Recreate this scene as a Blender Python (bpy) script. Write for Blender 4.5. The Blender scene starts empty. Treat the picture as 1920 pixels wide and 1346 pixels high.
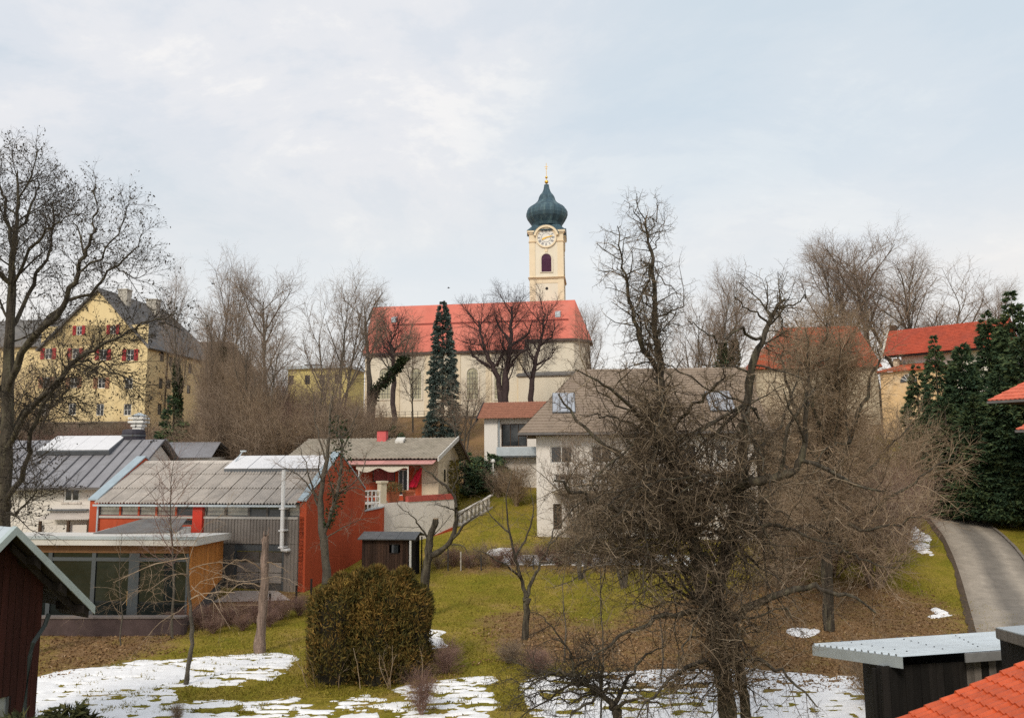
import bpy, bmesh, math, random, time
import numpy as np
from mathutils import Vector, Matrix

T0 = time.time()
S = bpy.context.scene
COL = S.collection
R = math.radians
rnd = random.Random(7)
NR = np.random.default_rng(11)

# ---------------------------------------------------------------- camera, sky, sun
FPX, PITCH, ROLL, CAMH = 1450.0, R(7.0), R(0.42), 8.5
FW = Vector((0, math.cos(PITCH), math.sin(PITCH)))
UP0 = Vector((0, -math.sin(PITCH), math.cos(PITCH)))
RT0 = Vector((1, 0, 0))
CR = math.cos(ROLL) * RT0 - math.sin(ROLL) * UP0
CU = math.sin(ROLL) * RT0 + math.cos(ROLL) * UP0
CAM = Vector((0, 0, CAMH))
cam_data = bpy.data.cameras.new("camera")
cam = bpy.data.objects.new("camera", cam_data)
COL.objects.link(cam)
cam_data.sensor_width = 36
cam_data.lens = 36 * FPX / 1920
cam_data.clip_start = 0.1
cam_data.clip_end = 9000
cam.matrix_world = Matrix(((CR.x, CU.x, -FW.x, 0), (CR.y, CU.y, -FW.y, 0), (CR.z, CU.z, -FW.z, CAMH), (0, 0, 0, 1)))
S.camera = cam

SUN_EL, SUN_AZ = R(38), R(205)      # compass-like: direction the light comes from (0 = +Y, clockwise)
world = bpy.data.worlds.new("World")
S.world = world
world.use_nodes = True
wn, wl = world.node_tree.nodes, world.node_tree.links
wn.clear()
w_out = wn.new("ShaderNodeOutputWorld")
w_mix = wn.new("ShaderNodeMixShader")
w_bg1 = wn.new("ShaderNodeBackground"); w_bg1.inputs[1].default_value = 0.14
w_bg2 = wn.new("ShaderNodeBackground"); w_bg2.inputs[1].default_value = 0.90
w_sky = wn.new("ShaderNodeTexSky"); w_sky.sky_type = 'NISHITA'; w_sky.sun_disc = False
w_sky.sun_elevation = SUN_EL; w_sky.sun_rotation = SUN_AZ; w_sky.dust_density = 2.0; w_sky.altitude = 500
wl.new(w_sky.outputs[0], w_bg1.inputs[0])
w_tc = wn.new("ShaderNodeTexCoord")
w_sep = wn.new("ShaderNodeSeparateXYZ"); wl.new(w_tc.outputs['Generated'], w_sep.inputs[0])
def wmath(op, a, b=None, clamp=False):
    n = wn.new("ShaderNodeMath"); n.operation = op; n.use_clamp = clamp
    for i, x in enumerate((a, b)):
        if x is None: continue
        if isinstance(x, (int, float)): n.inputs[i].default_value = x
        else: wl.new(x, n.inputs[i])
    return n.outputs[0]
zc = wmath('MAXIMUM', w_sep.outputs[2], 0.0)
zd = wmath('ADD', zc, 0.16)
cx = wmath('DIVIDE', w_sep.outputs[0], zd)
cy = wmath('DIVIDE', w_sep.outputs[1], zd)
w_cmb = wn.new("ShaderNodeCombineXYZ"); wl.new(cx, w_cmb.inputs[0]); wl.new(cy, w_cmb.inputs[1])
def wnoise(scale, detail, rough, off, dist=0.0):
    m = wn.new("ShaderNodeMapping"); m.inputs[1].default_value = off
    wl.new(w_cmb.outputs[0], m.inputs[0])
    n = wn.new("ShaderNodeTexNoise"); n.inputs['Scale'].default_value = scale
    n.inputs['Detail'].default_value = detail; n.inputs['Roughness'].default_value = rough
    n.inputs['Distortion'].default_value = dist
    wl.new(m.outputs[0], n.inputs['Vector'])
    return n.outputs[0]
def wramp(fac, stops):
    r = wn.new("ShaderNodeValToRGB")
    el = r.color_ramp.elements
    while len(el) < len(stops): el.new(0.5)
    for e, (p, c) in zip(el, stops):
        e.position = p; e.color = (*c, 1)
    r.color_ramp.interpolation = 'EASE'
    wl.new(fac, r.inputs[0])
    return r.outputs[0]
n1 = wnoise(1.35, 9, 0.64, (2.1, 3.6, 0), 0.35)
n2 = wnoise(0.35, 3, 0.5, (3.6, 0.9, 0))
c_cloud = wramp(n1, [(0.30, (0.47, 0.525, 0.585)), (0.43, (0.545, 0.575, 0.62)), (0.52, (0.60, 0.612, 0.64)), (0.60, (0.68, 0.675, 0.675)), (0.70, (0.80, 0.775, 0.745))])
hz = wn.new("ShaderNodeMapRange"); hz.interpolation_type = 'SMOOTHSTEP'
wl.new(zc, hz.inputs[0]); hz.inputs[1].default_value = 0.05; hz.inputs[2].default_value = 0.42
hz.inputs[3].default_value = 0.95; hz.inputs[4].default_value = 0.0
w_mixh = wn.new("ShaderNodeMix"); w_mixh.data_type = 'RGBA'
cover = wn.new("ShaderNodeMapRange"); cover.interpolation_type = 'SMOOTHSTEP'
wl.new(n2, cover.inputs[0]); cover.inputs[1].default_value = 0.33; cover.inputs[2].default_value = 0.58
cover.inputs[3].default_value = 0.30; cover.inputs[4].default_value = 1.0
w_thin = wn.new("ShaderNodeMix"); w_thin.data_type = 'RGBA'
wl.new(cover.outputs[0], w_thin.inputs[0]); w_thin.inputs[6].default_value = (0.455, 0.545, 0.595, 1); wl.new(c_cloud, w_thin.inputs[7])
wl.new(hz.outputs[0], w_mixh.inputs[0]); wl.new(w_thin.outputs[2], w_mixh.inputs[6])
w_mixh.inputs[7].default_value = (0.685, 0.66, 0.625, 1)
wl.new(w_mixh.outputs[2], w_bg2.inputs[0])
cov2 = wmath('MAXIMUM', wmath('ADD', wmath('MULTIPLY', cover.outputs[0], 0.14), 0.86), hz.outputs[0])
wl.new(cov2, w_mix.inputs[0]); wl.new(w_bg1.outputs[0], w_mix.inputs[1]); wl.new(w_bg2.outputs[0], w_mix.inputs[2])
wl.new(w_mix.outputs[0], w_out.inputs[0])

sun_d = bpy.data.lights.new("sun", 'SUN'); sun_d.energy = 1.5; sun_d.angle = R(14); sun_d.color = (1.0, 0.90, 0.76)
sun = bpy.data.objects.new("sun", sun_d); COL.objects.link(sun)
sdir = Vector((math.sin(SUN_AZ) * math.cos(SUN_EL), math.cos(SUN_AZ) * math.cos(SUN_EL), math.sin(SUN_EL)))
sun.rotation_euler = sdir.to_track_quat('Z', 'Y').to_euler()
sun.location = (0, -20, 60)

S.view_settings.view_transform = 'Standard'
S.view_settings.look = 'None'
S.view_settings.gamma = 1
S.view_settings.use_curve_mapping = False
S.view_settings.exposure = 0.58
S.render.engine = 'CYCLES'
S.cycles.max_bounces = 5
S.cycles.diffuse_bounces = 3
S.cycles.use_denoising = False

# ---------------------------------------------------------------- picking points of the place
def ray(u, v):
    return (FW * FPX + CR * (u - 960) + CU * (673 - v))
def at(u, v, Y):
    d = ray(u, v)
    return CAM + d * (Y / d.y)
def proj(p):
    q = Vector(p) - CAM
    w = q.dot(FW)
    return 960 + FPX * q.dot(CR) / w, 673 - FPX * q.dot(CU) / w

# value noise
class VNoise:
    def __init__(s, seed, n=64):
        s.g = np.random.default_rng(seed).random((n, n)); s.n = n
    def __call__(s, x, y):
        x = np.asarray(x, float); y = np.asarray(y, float)
        xi = np.floor(x).astype(int); yi = np.floor(y).astype(int)
        fx = x - xi; fy = y - yi
        fx = fx * fx * (3 - 2 * fx); fy = fy * fy * (3 - 2 * fy)
        n = s.n
        a = s.g[xi % n, yi % n]; b = s.g[(xi + 1) % n, yi % n]
        c = s.g[xi % n, (yi + 1) % n]; d = s.g[(xi + 1) % n, (yi + 1) % n]
        return (a * (1 - fx) + b * fx) * (1 - fy) + (c * (1 - fx) + d * fx) * fy
VN = VNoise(3)
def fbm(x, y, o=4):
    t = 0; a = 0.5; n = 0
    for i in range(o):
        t = t + a * VN(x * 2 ** i + 17 * i, y * 2 ** i + 9 * i); n += a; a *= 0.5
    return t / n

_ty = np.array([-1e5, 0, 30, 44, 48, 58, 70, 90, 112, 117, 130, 1e5])
_tz = np.array([0, 0, 0, 0.0, 0.3, 2.0, 4.1, 8.4, 13.2, 14.2, 14.5, 14.5])
def hgt(x, y):
    x = np.asarray(x, float); y = np.asarray(y, float)
    z = sum(np.interp(y + k, _ty, _tz) for k in (-3, -1.5, 0, 1.5, 3)) / 5
    z = z + (fbm(x * 0.13 + 40, y * 0.13 + 40, 3) - 0.5) * 0.35 * np.clip((y - 20) / 20, 0.3, 1)
    far = np.clip((y - 300) / 700, 0, 1)
    return z * (1 - far)
def hz1(x, y): return float(hgt(x, y))
def G(u, v):
    d = ray(u, v); d = d / d.y
    y = 8.0
    p = CAM + d * y
    while y < 400:
        y2 = y + 0.5
        p2 = CAM + d * y2
        if p2.z < hz1(p2.x, p2.y):
            lo, hi = y, y2
            for _ in range(20):
                m = (lo + hi) / 2; q = CAM + d * m
                if q.z < hz1(q.x, q.y): hi = m
                else: lo = m
            return CAM + d * lo
        y = y2
    return CAM + d * 400
def ground(p, dz=0.0):
    return Vector((p[0], p[1], hz1(p[0], p[1]) + dz))

# ---------------------------------------------------------------- materials
def M(name, col, rough=0.8, var=0.12, scale=2.0, bump=0.0, bscale=40.0, metal=0.0, spec=0.3, rand=0.0, stain=None, stain_amt=0.3, stain_scale=0.6, streak=False):
    m = bpy.data.materials.new(name); m.use_nodes = True
    n, l = m.node_tree.nodes, m.node_tree.links
    b = n["Principled BSDF"]
    b.inputs['Roughness'].default_value = rough; b.inputs['Metallic'].default_value = metal
    b.inputs['Specular IOR Level'].default_value = spec
    geo = n.new("ShaderNodeNewGeometry")
    no = n.new("ShaderNodeTexNoise"); no.inputs['Scale'].default_value = scale; no.inputs['Detail'].default_value = 6
    no.inputs['Roughness'].default_value = 0.65
    vec = geo.outputs['Position']
    if streak:
        mp = n.new("ShaderNodeMapping"); mp.inputs[3].default_value = (1, 1, 0.12)
        l.new(vec, mp.inputs[0]); l.new(mp.outputs[0], no.inputs[0])
    else:
        l.new(vec, no.inputs[0])
    rp = n.new("ShaderNodeValToRGB")
    rp.color_ramp.elements[0].position = 0.3; rp.color_ramp.elements[1].position = 0.7
    rp.color_ramp.elements[0].color = (*[max(0, c * (1 - var)) for c in col], 1)
    rp.color_ramp.elements[1].color = (*[min(1, c * (1 + var)) for c in col], 1)
    l.new(no.outputs[0], rp.inputs[0])
    out = rp.outputs[0]
    if stain:
        n2 = n.new("ShaderNodeTexNoise"); n2.inputs['Scale'].default_value = stain_scale; n2.inputs['Detail'].default_value = 8
        n2.inputs['Roughness'].default_value = 0.7
        if streak: l.new(mp.outputs[0], n2.inputs[0])
        else: l.new(vec, n2.inputs[0])
        mr = n.new("ShaderNodeMapRange"); mr.inputs[1].default_value = 0.48; mr.inputs[2].default_value = 0.7
        mr.inputs[4].default_value = stain_amt
        l.new(n2.outputs[0], mr.inputs[0])
        mx = n.new("ShaderNodeMix"); mx.data_type = 'RGBA'
        l.new(mr.outputs[0], mx.inputs[0]); l.new(out, mx.inputs[6]); mx.inputs[7].default_value = (*stain, 1)
        out = mx.outputs[2]
    if rand:
        oi = n.new("ShaderNodeObjectInfo")
        mr = n.new("ShaderNodeMapRange"); mr.inputs[3].default_value = 1 - rand; mr.inputs[4].default_value = 1 + rand
        l.new(oi.outputs['Random'], mr.inputs[0])
        mx = n.new("ShaderNodeVectorMath"); mx.operation = 'SCALE'
        l.new(out, mx.inputs[0]); l.new(mr.outputs[0], mx.inputs['Scale'])
        out = mx.outputs[0]
    l.new(out, b.inputs['Base Color'])
    if bump:
        n3 = n.new("ShaderNodeTexNoise"); n3.inputs['Scale'].default_value = bscale; n3.inputs['Detail'].default_value = 4
        l.new(vec, n3.inputs[0])
        bp = n.new("ShaderNodeBump"); bp.inputs['Strength'].default_value = bump; bp.inputs['Distance'].default_value = 0.05
        l.new(n3.outputs[0], bp.inputs['Height']); l.new(bp.outputs[0], b.inputs['Normal'])
    return m
def LEAF(name, stops, rough=0.7, scale=0.5, mixn=0.5, transl=False):
    """colour from the chance of each loose leaf mixed with a slow drift through the plant"""
    m = bpy.data.materials.new(name); m.use_nodes = True
    n, l = m.node_tree.nodes, m.node_tree.links
    b = n["Principled BSDF"]; b.inputs['Roughness'].default_value = rough; b.inputs['Specular IOR Level'].default_value = 0.2
    geo = n.new("ShaderNodeNewGeometry")
    no = n.new("ShaderNodeTexNoise"); no.inputs['Scale'].default_value = scale; no.inputs['Detail'].default_value = 3
    l.new(geo.outputs['Position'], no.inputs[0])
    mr = n.new("ShaderNodeMapRange"); mr.inputs[1].default_value = 0.28; mr.inputs[2].default_value = 0.72
    l.new(no.outputs[0], mr.inputs[0])
    mx = n.new("ShaderNodeMix"); mx.data_type = 'FLOAT'; mx.inputs[0].default_value = mixn
    l.new(geo.outputs['Random Per Island'], mx.inputs[2]); l.new(mr.outputs[0], mx.inputs[3])
    rp = n.new("ShaderNodeValToRGB")
    el = rp.color_ramp.elements
    while len(el) < len(stops): el.new(0.5)
    for e, (p, c) in zip(el, stops): e.position = p; e.color = (*c, 1)
    l.new(mx.outputs[0], rp.inputs[0]); l.new(rp.outputs[0], b.inputs['Base Color'])
    return m

# ---------------------------------------------------------------- mesh building
ROOT = {}
class MB:
    def __init__(s, fr=None):
        s.v = []; s.f = []; s.fr = fr
    def add(s, p):
        p = Vector(p)
        s.v.append(s.fr @ p if s.fr else p)
        return len(s.v) - 1
    def poly(s, pts):
        s.f.append([s.add(p) for p in pts]); return s
    def hexa(s, p):
        i = [s.add(q) for q in p]
        for a in ((3, 2, 1, 0), (4, 5, 6, 7), (0, 1, 5, 4), (1, 2, 6, 5), (2, 3, 7, 6), (3, 0, 4, 7)):
            s.f.append([i[k] for k in a])
        return s
    def box(s, x0, x1, y0, y1, z0, z1):
        return s.hexa([(x0, y0, z0), (x1, y0, z0), (x1, y1, z0), (x0, y1, z0), (x0, y0, z1), (x1, y0, z1), (x1, y1, z1), (x0, y1, z1)])
    def prism(s, pts, vec):
        """closed flat outline pts extruded by vec"""
        vec = Vector(vec)
        a = [s.add(p) for p in pts]; b = [s.add(Vector(p) + vec) for p in pts]
        s.f.append(list(reversed(a))); s.f.append(b)
        n = len(pts)
        for k in range(n): s.f.append([a[k], a[(k + 1) % n], b[(k + 1) % n], b[k]])
        return s
    def slab(s, a, b, c, d, t):
        """sheet a b c d (counter-clockwise seen from outside) with thickness t inward"""
        a, b, c, d = map(Vector, (a, b, c, d))
        n = (b - a).cross(d - a).normalized() * -t
        return s.hexa([a + n, b + n, c + n, d + n, a, b, c, d])
    def tube(s, pts, r, n=6, cap=True):
        pts = [Vector(p) for p in pts]
        rs = r if isinstance(r, (list, tuple)) else [r] * len(pts)
        rings = []
        for i, p in enumerate(pts):
            t = (pts[min(i + 1, len(pts) - 1)] - pts[max(i - 1, 0)]).normalized()
            a = t.cross(Vector((0, 0, 1)))
            if a.length < 0.05: a = t.cross(Vector((1, 0, 0)))
            a.normalize(); b = t.cross(a)
            rings.append([s.add(p + (a * math.cos(2 * math.pi * k / n) + b * math.sin(2 * math.pi * k / n)) * rs[i]) for k in range(n)])
        for i in range(len(pts) - 1):
            for k in range(n):
                s.f.append([rings[i][k], rings[i][(k + 1) % n], rings[i + 1][(k + 1) % n], rings[i + 1][k]])
        if cap:
            s.f.append(list(reversed(rings[0]))); s.f.append(rings[-1])
        return s
    def lathe(s, prof, c=(0, 0, 0), n=16, flute=0.0):
        c = Vector(c); rings = []
        for r, z in prof:
            rings.append([s.add(c + Vector((r * (1 + flute * (k % 2)) * math.cos(2 * math.pi * k / n), r * (1 + flute * (k % 2)) * math.sin(2 * math.pi * k / n), z))) for k in range(n)])
        for i in range(len(prof) - 1):
            for k in range(n):
                s.f.append([rings[i][k], rings[i][(k + 1) % n], rings[i + 1][(k + 1) % n], rings[i + 1][k]])
        s.f.append(list(reversed(rings[0]))); s.f.append(rings[-1])
        return s
    def build(s, name, mat, parent=None, smooth=False, label=None):
        me = bpy.data.meshes.new(name)
        o = Vector(ROOT.get(parent.name, (0, 0, 0))) if parent else Vector((0, 0, 0))
        me.from_pydata([tuple(v - o) for v in s.v], [], s.f)
        me.materials.append(mat)
        if smooth: me.polygons.foreach_set("use_smooth", [True] * len(me.polygons))
        return link(name, me, parent, label)
def link(name, me, parent=None, label=None, mat=None):
    ob = bpy.data.objects.new(name, me); COL.objects.link(ob)
    if mat is not None: ob.matrix_basis = mat
    if parent is not None:
        ob.parent = parent; ROOT[ob.name] = ROOT.get(parent.name, Vector((0, 0, 0)))
    if label: ob['label'] = label
    return ob
def place(name, me, parent, Mw):
    """one more copy of a shared mesh, at world matrix Mw, as a part of parent"""
    return link(name, me, parent, mat=Matrix.Translation(-Vector(ROOT[parent.name])) @ Mw)
def thing(name, label, cat, loc, group=None):
    o = bpy.data.objects.new(name, None); COL.objects.link(o)
    o.empty_display_size = 0.3
    o.location = loc; ROOT[o.name] = Vector(loc)
    o['label'] = label; o['category'] = cat
    if group: o['group'] = group
    return o
def tag(o, label, cat, group=None):
    o['label'] = label; o['category'] = cat
    if group: o['group'] = group
    return o
def dup(root, loc, rotz, sc, label, group=None):
    r = root.copy(); COL.objects.link(r); r.location = loc; r.rotation_euler = (0, 0, rotz)
    r.scale = sc if isinstance(sc, (tuple, list)) else (sc, sc, sc)
    r['label'] = label
    if group: r['group'] = group
    for ch in list(root.children):
        c = ch.copy(); COL.objects.link(c); c.parent = r
        for g in list(ch.children):
            d = g.copy(); COL.objects.link(d); d.parent = c
    return r
def npmesh(name, verts, faces, k):
    """mesh from an array of verts and faces of k corners each"""
    me = bpy.data.meshes.new(name)
    nv, nf = len(verts), len(faces)
    me.vertices.add(nv); me.vertices.foreach_set("co", np.asarray(verts, np.float32).ravel())
    me.loops.add(nf * k); me.loops.foreach_set("vertex_index", np.asarray(faces, np.int32).ravel())
    me.polygons.add(nf)
    me.polygons.foreach_set("loop_start", np.arange(0, nf * k, k, dtype=np.int32))
    me.polygons.foreach_set("loop_total", np.full(nf, k, np.int32))
    me.update(calc_edges=True)
    return me
def frame(A, B, e2=None):
    """x runs from A to B, y away from the viewer, z up; origin A"""
    A = Vector(A); B = Vector(B)
    e1 = Vector((B.x - A.x, B.y - A.y, 0)); L = e1.length; e1.normalize()
    if e2 is None: e2 = Vector((-e1.y, e1.x, 0))
    else: e2 = Vector((e2[0], e2[1], 0)).normalized()
    return Matrix(((e1.x, e2.x, 0, A.x), (e1.y, e2.y, 0, A.y), (0, 0, 1, 0), (0, 0, 0, 1))), L
def xu(fr, u, y, z):
    """x in the frame where the line (x, y, z) meets picture column u"""
    lo, hi = -60, 60
    for _ in range(50):
        m = (lo + hi) / 2
        if proj(fr @ Vector((m, y, z)))[0] < u: lo = m
        else: hi = m
    return lo
def zv(fr, v, x, y):
    lo, hi = -10, 70
    for _ in range(50):
        m = (lo + hi) / 2
        if proj(fr @ Vector((x, y, m)))[1] > v: lo = m
        else: hi = m
    return lo
def wall(fr, x0, x1, z0, z1, y=0.0, holes=(), depth=0.18, side=1):
    """wall face on the line y with real openings and reveals; side=1 faces -y. holes (x0,x1,z0,z1)"""
    mb = MB(fr)
    xs = sorted({x0, x1, *[h[0] for h in holes], *[h[1] for h in holes]})
    zs = sorted({z0, z1, *[h[2] for h in holes], *[h[3] for h in holes]})
    for i in range(len(xs) - 1):
        for j in range(len(zs) - 1):
            cx, cz = (xs[i] + xs[i + 1]) / 2, (zs[j] + zs[j + 1]) / 2
            if any(h[0] < cx < h[1] and h[2] < cz < h[3] for h in holes): continue
            mb.poly([(xs[i], y, zs[j]), (xs[i + 1], y, zs[j]), (xs[i + 1], y, zs[j + 1]), (xs[i], y, zs[j + 1])])
    d = depth * side
    for a, b, c, e in holes:
        mb.poly([(a, y, c), (a, y, e), (a, y + d, e), (a, y + d, c)])
        mb.poly([(b, y, c), (b, y + d, c), (b, y + d, e), (b, y, e)])
        mb.poly([(a, y, c), (a, y + d, c), (b, y + d, c), (b, y, c)])
        mb.poly([(a, y, e), (b, y, e), (b, y + d, e), (a, y + d, e)])
    return mb
def window(root, fr, h, y, fmat, gmat, nx=2, nz=1, t=0.07, side=1, name="window", sill=None, inset=0.1):
    """frame, panes (sub-parts) and sill in the opening h of a wall on line y"""
    a, b, c, e = h
    mb = MB(fr); ya, yb = y + side * inset, y + side * (inset + 0.06)
    ya, yb = min(ya, yb), max(ya, yb)
    mb.box(a, a + t, ya, yb, c, e); mb.box(b - t, b, ya, yb, c, e)
    mb.box(a + t, b - t, ya, yb, e - t, e); mb.box(a + t, b - t, ya, yb, c, c + t)
    wx = (b - a - 2 * t)
    for i in range(1, nx): mb.box(a + t + wx * i / nx - t * .4, a + t + wx * i / nx + t * .4, ya, yb, c + t, e - t)
    wz = (e - c - 2 * t)
    for j in range(1, nz): mb.box(a + t, b - t, ya + .01, yb - .01, c + t + wz * j / nz - t * .3, c + t + wz * j / nz + t * .3)
    w = mb.build(name, fmat, root)
    for i in range(nx):
        for j in range(nz):
            p = MB(fr); ym = y + side * (inset + 0.03)
            p.box(a + t + wx * i / nx + t * .41 * (i > 0), a + t + wx * (i + 1) / nx - t * .41 * (i < nx - 1), ym - .008, ym + .008,
                  c + t + wz * j / nz + t * .31 * (j > 0), c + t + wz * (j + 1) / nz - t * .31 * (j < nz - 1))
            p.build("pane", gmat, w)
    if sill:
        q = MB(fr); yo = y - side * 0.06
        q.box(a - .06, b + .06, min(yo, y - side * .003), max(yo, y - side * .003), c - .06, c - .005)
        q.build("sill", sill, w)
    return w
def courses(p00, p10, p11, p01, rows, cols, wave=0.03, step=0.04, sub=4):
    """roof skin: eave p00-p10, ridge p01-p11; courses that overlap downwards and waves along the slope"""
    p00, p10, p11, p01 = [np.array(p, float) for p in (p00, p10, p11, p01)]
    nrm = np.cross(p10 - p00, p01 - p00); nrm /= np.linalg.norm(nrm)
    if nrm[2] < 0: nrm = -nrm
    nx = cols * sub + 1
    s = np.linspace(0, 1, nx)
    w = wave * (0.5 + 0.5 * np.cos(2 * np.pi * s * cols))
    jit = np.random.default_rng(rows * 31 + cols)
    V = []; F = []
    for r in range(rows):
        js = jit.uniform(-.2, .2, cols + 1) * step
        jj = np.interp(s * cols, np.arange(cols + 1), js)
        for t, hgt_, k in ((r / rows - .15 / rows * (r > 0), step, 0), ((r + 1) / rows, 0.0, 1)):
            base = (p00[None] * (1 - s[:, None]) + p10[None] * s[:, None]) * (1 - t) + (p01[None] * (1 - s[:, None]) + p11[None] * s[:, None]) * t
            V.append(base + nrm[None] * (w + hgt_ + jj * (1 - k))[:, None])
        o = 2 * r * nx
        i = np.arange(nx - 1)
        F.append(np.stack([o + i, o + i + 1, o + nx + i + 1, o + nx + i], 1))
        # front edge of the course
        base = V[-2] - nrm[None] * (step * 1.2)
        V.append(base)
    V2 = np.concatenate(V)
    # re-index because of the extra front-edge strip per row (3 strips a row)
    F = []
    for r in range(rows):
        o = 3 * r * nx; i = np.arange(nx - 1)
        F.append(np.stack([o + i, o + i + 1, o + nx + i + 1, o + nx + i], 1))
        F.append(np.stack([o + 2 * nx + i, o + 2 * nx + i + 1, o + i + 1, o + i], 1))
    return V2, np.concatenate(F)
def roof_skin(name, root, quad, rows, cols, mat, wave=0.03, step=0.04, sub=4, fr=None):
    q = [fr @ Vector(p) if fr else Vector(p) for p in quad]
    V, F = courses(*q, rows, cols, wave, step, sub)
    me = npmesh(name, V - np.array(ROOT[root.name]), F, 4); me.materials.append(mat)
    return link(name, me, root)

# ---------------------------------------------------------------- trees
def tubes_mesh(name, lines, sides_of):
    """lines: list of (pts, radii, level). One mesh of tapered tubes."""
    groups = {}
    for pts, rad, lv in lines:
        groups.setdefault((len(pts), sides_of(lv)), []).append((pts, rad))
    V = []; F = []; off = 0
    for (n, k), L in groups.items():
        P = np.array([a for a, _ in L], float); Rr = np.array([b for _, b in L], float)
        Tn = np.empty_like(P)
        Tn[:, 1:-1] = P[:, 2:] - P[:, :-2]; Tn[:, 0] = P[:, 1] - P[:, 0]; Tn[:, -1] = P[:, -1] - P[:, -2]
        Tn /= np.linalg.norm(Tn, axis=2, keepdims=True) + 1e-9
        ref = np.where(np.abs(Tn[:, 0:1, 2:3]) > 0.8, np.array([1.0, 0.13, 0.0]), np.array([0.0, 0.0, 1.0]))
        A = np.cross(Tn, np.broadcast_to(ref, Tn.shape)); A /= np.linalg.norm(A, axis=2, keepdims=True) + 1e-9
        Bv = np.cross(Tn, A)
        ang = np.arange(k) * 2 * np.pi / k
        ring = P[:, :, None, :] + Rr[:, :, None, None] * (A[:, :, None, :] * np.cos(ang)[None, None, :, None] + Bv[:, :, None, :] * np.sin(ang)[None, None, :, None])
        B = len(L)
        V.append(ring.reshape(-1, 3))
        b = np.arange(B)[:, None, None]; i = np.arange(n - 1)[None, :, None]; j = np.arange(k)[None, None, :]
        base = off + b * n * k
        j2 = (j + 1) % k
        q = np.stack(np.broadcast_arrays(base + i * k + j, base + i * k + j2, base + (i + 1) * k + j2, base + (i + 1) * k + j), -1)
        F.append(q.reshape(-1, 4)); off += B * n * k
    me = npmesh(name, np.concatenate(V), np.concatenate(F), 4)
    return me
class Tree:
    """bare tree skeleton; coordinates relative to its base"""
    def __init__(s, seed, P, base=(0, 0, 0)):
        s.r = random.Random(seed); s.P = P; s.lines = []; s.base = Vector(base)
    def grow(s, p, d, L, r, lv):
        P = s.P; rr = s.r.gauss
        n = P['seg'][lv]; w = P['wig'][lv]; up = P['up'][lv]; st = L / n
        x, y, z = p; dx, dy, dz = d
        tip = r * P['tip'][lv]
        pts = [(x, y, z)]; rad = [r]
        for i in range(n):
            dx += rr(0, w); dy += rr(0, w); dz += rr(0, w) + up
            m = math.sqrt(dx * dx + dy * dy + dz * dz) + 1e-9
            dx /= m; dy /= m; dz /= m
            x += dx * st; y += dy * st; z += dz * st
            pts.append((x, y, z)); rad.append(r + (tip - r) * (i + 1) / n)
        s.lines.append((pts, rad, lv))
        if lv < P['max']: s.spawn(pts, rad, L, lv)
    def spawn(s, pts, rad, L, lv, dens=None, t0=None):
        P = s.P; R_ = s.r
        t0 = P['t0'][lv] if t0 is None else t0
        cnt = L * (1 - t0) * (P['dens'][lv] if dens is None else dens)
        cnt = int(cnt + R_.random())
        n = len(pts) - 1
        az = R_.random() * 6.28
        for k in range(cnt):
            t = t0 + (1 - t0) * (k + R_.random()) / cnt
            f = min(t * n, n - 1e-6); i = int(f); f -= i
            a, b = pts[i], pts[i + 1]
            p = (a[0] + (b[0] - a[0]) * f, a[1] + (b[1] - a[1]) * f, a[2] + (b[2] - a[2]) * f)
            tx, ty, tz = b[0] - a[0], b[1] - a[1], b[2] - a[2]
            m = math.sqrt(tx * tx + ty * ty + tz * tz) + 1e-9
            tx /= m; ty /= m; tz /= m
            # a vector square to the parent
            if abs(tz) < 0.9: ux, uy, uz = -ty, tx, 0.0
            else: ux, uy, uz = 0.0, -tz, ty
            m = math.sqrt(ux * ux + uy * uy + uz * uz) + 1e-9
            ux /= m; uy /= m; uz /= m
            vx, vy, vz = ty * uz - tz * uy, tz * ux - tx * uz, tx * uy - ty * ux
            az += 2.4 + R_.uniform(-.5, .5)
            ca, sa = math.cos(az), math.sin(az)
            an = R(P['ang'][lv]) * R_.uniform(.65, 1.3)
            c, q = math.cos(an), math.sin(an)
            d = (tx * c + (ux * ca + vx * sa) * q, ty * c + (uy * ca + vy * sa) * q, tz * c + (uz * ca + vz * sa) * q)
            Lc = min(P['len'][lv + 1] * R_.uniform(.55, 1.25), max(L * .9, P['len'][lv + 1] * .5)) * (1.15 - P['fall'][lv] * t)
            rp = rad[i] + (rad[i + 1] - rad[i]) * f
            rc = min(rp * .75, max(P['rmin'], Lc * P['thick'][lv + 1]))
            s.grow(p, d, Lc, rc, lv + 1)
    def guide(s, pix, r0, r1, lv=0, dens=None, t0=.15, n=None, jit=.03, lf=1.0):
        """a limb seen in the photograph: list of (u, v, distance) points"""
        W = [at(*q) - s.base for q in pix]
        n = n or max(6, len(W) * 3)
        # Catmull-Rom through the points
        ext = [W[0] * 2 - W[1]] + W + [W[-1] * 2 - W[-2]]
        out = []
        m = len(W) - 1
        for k in range(n + 1):
            f = m * k / n; i = min(int(f), m - 1); f -= i
            a, b, c, d = ext[i:i + 4]
            q = 0.5 * ((2 * b) + (c - a) * f + (2 * a - 5 * b + 4 * c - d) * f * f + (3 * b - a - 3 * c + d) * f ** 3)
            out.append((q.x + s.r.gauss(0, jit), q.y + s.r.gauss(0, jit), q.z + s.r.gauss(0, jit)))
        rad = [(r0 + (r1 - r0) * (k / n)) * (s.r.uniform(.88, 1.14) if lv == 0 and 0 < k < n else 1) for k in range(n + 1)]
        L = sum((Vector(out[i + 1]) - Vector(out[i])).length for i in range(n))
        s.lines.append((out, rad, lv))
        keep = s.P
        if lf != 1.0: s.P = dict(keep, len=tuple(l * (lf if i <= lv + 1 else 1 - (1 - lf) * .5) for i, l in enumerate(keep['len'])))
        s.spawn(out, rad, L, lv, dens, t0)
        s.P = keep
        return out
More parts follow.
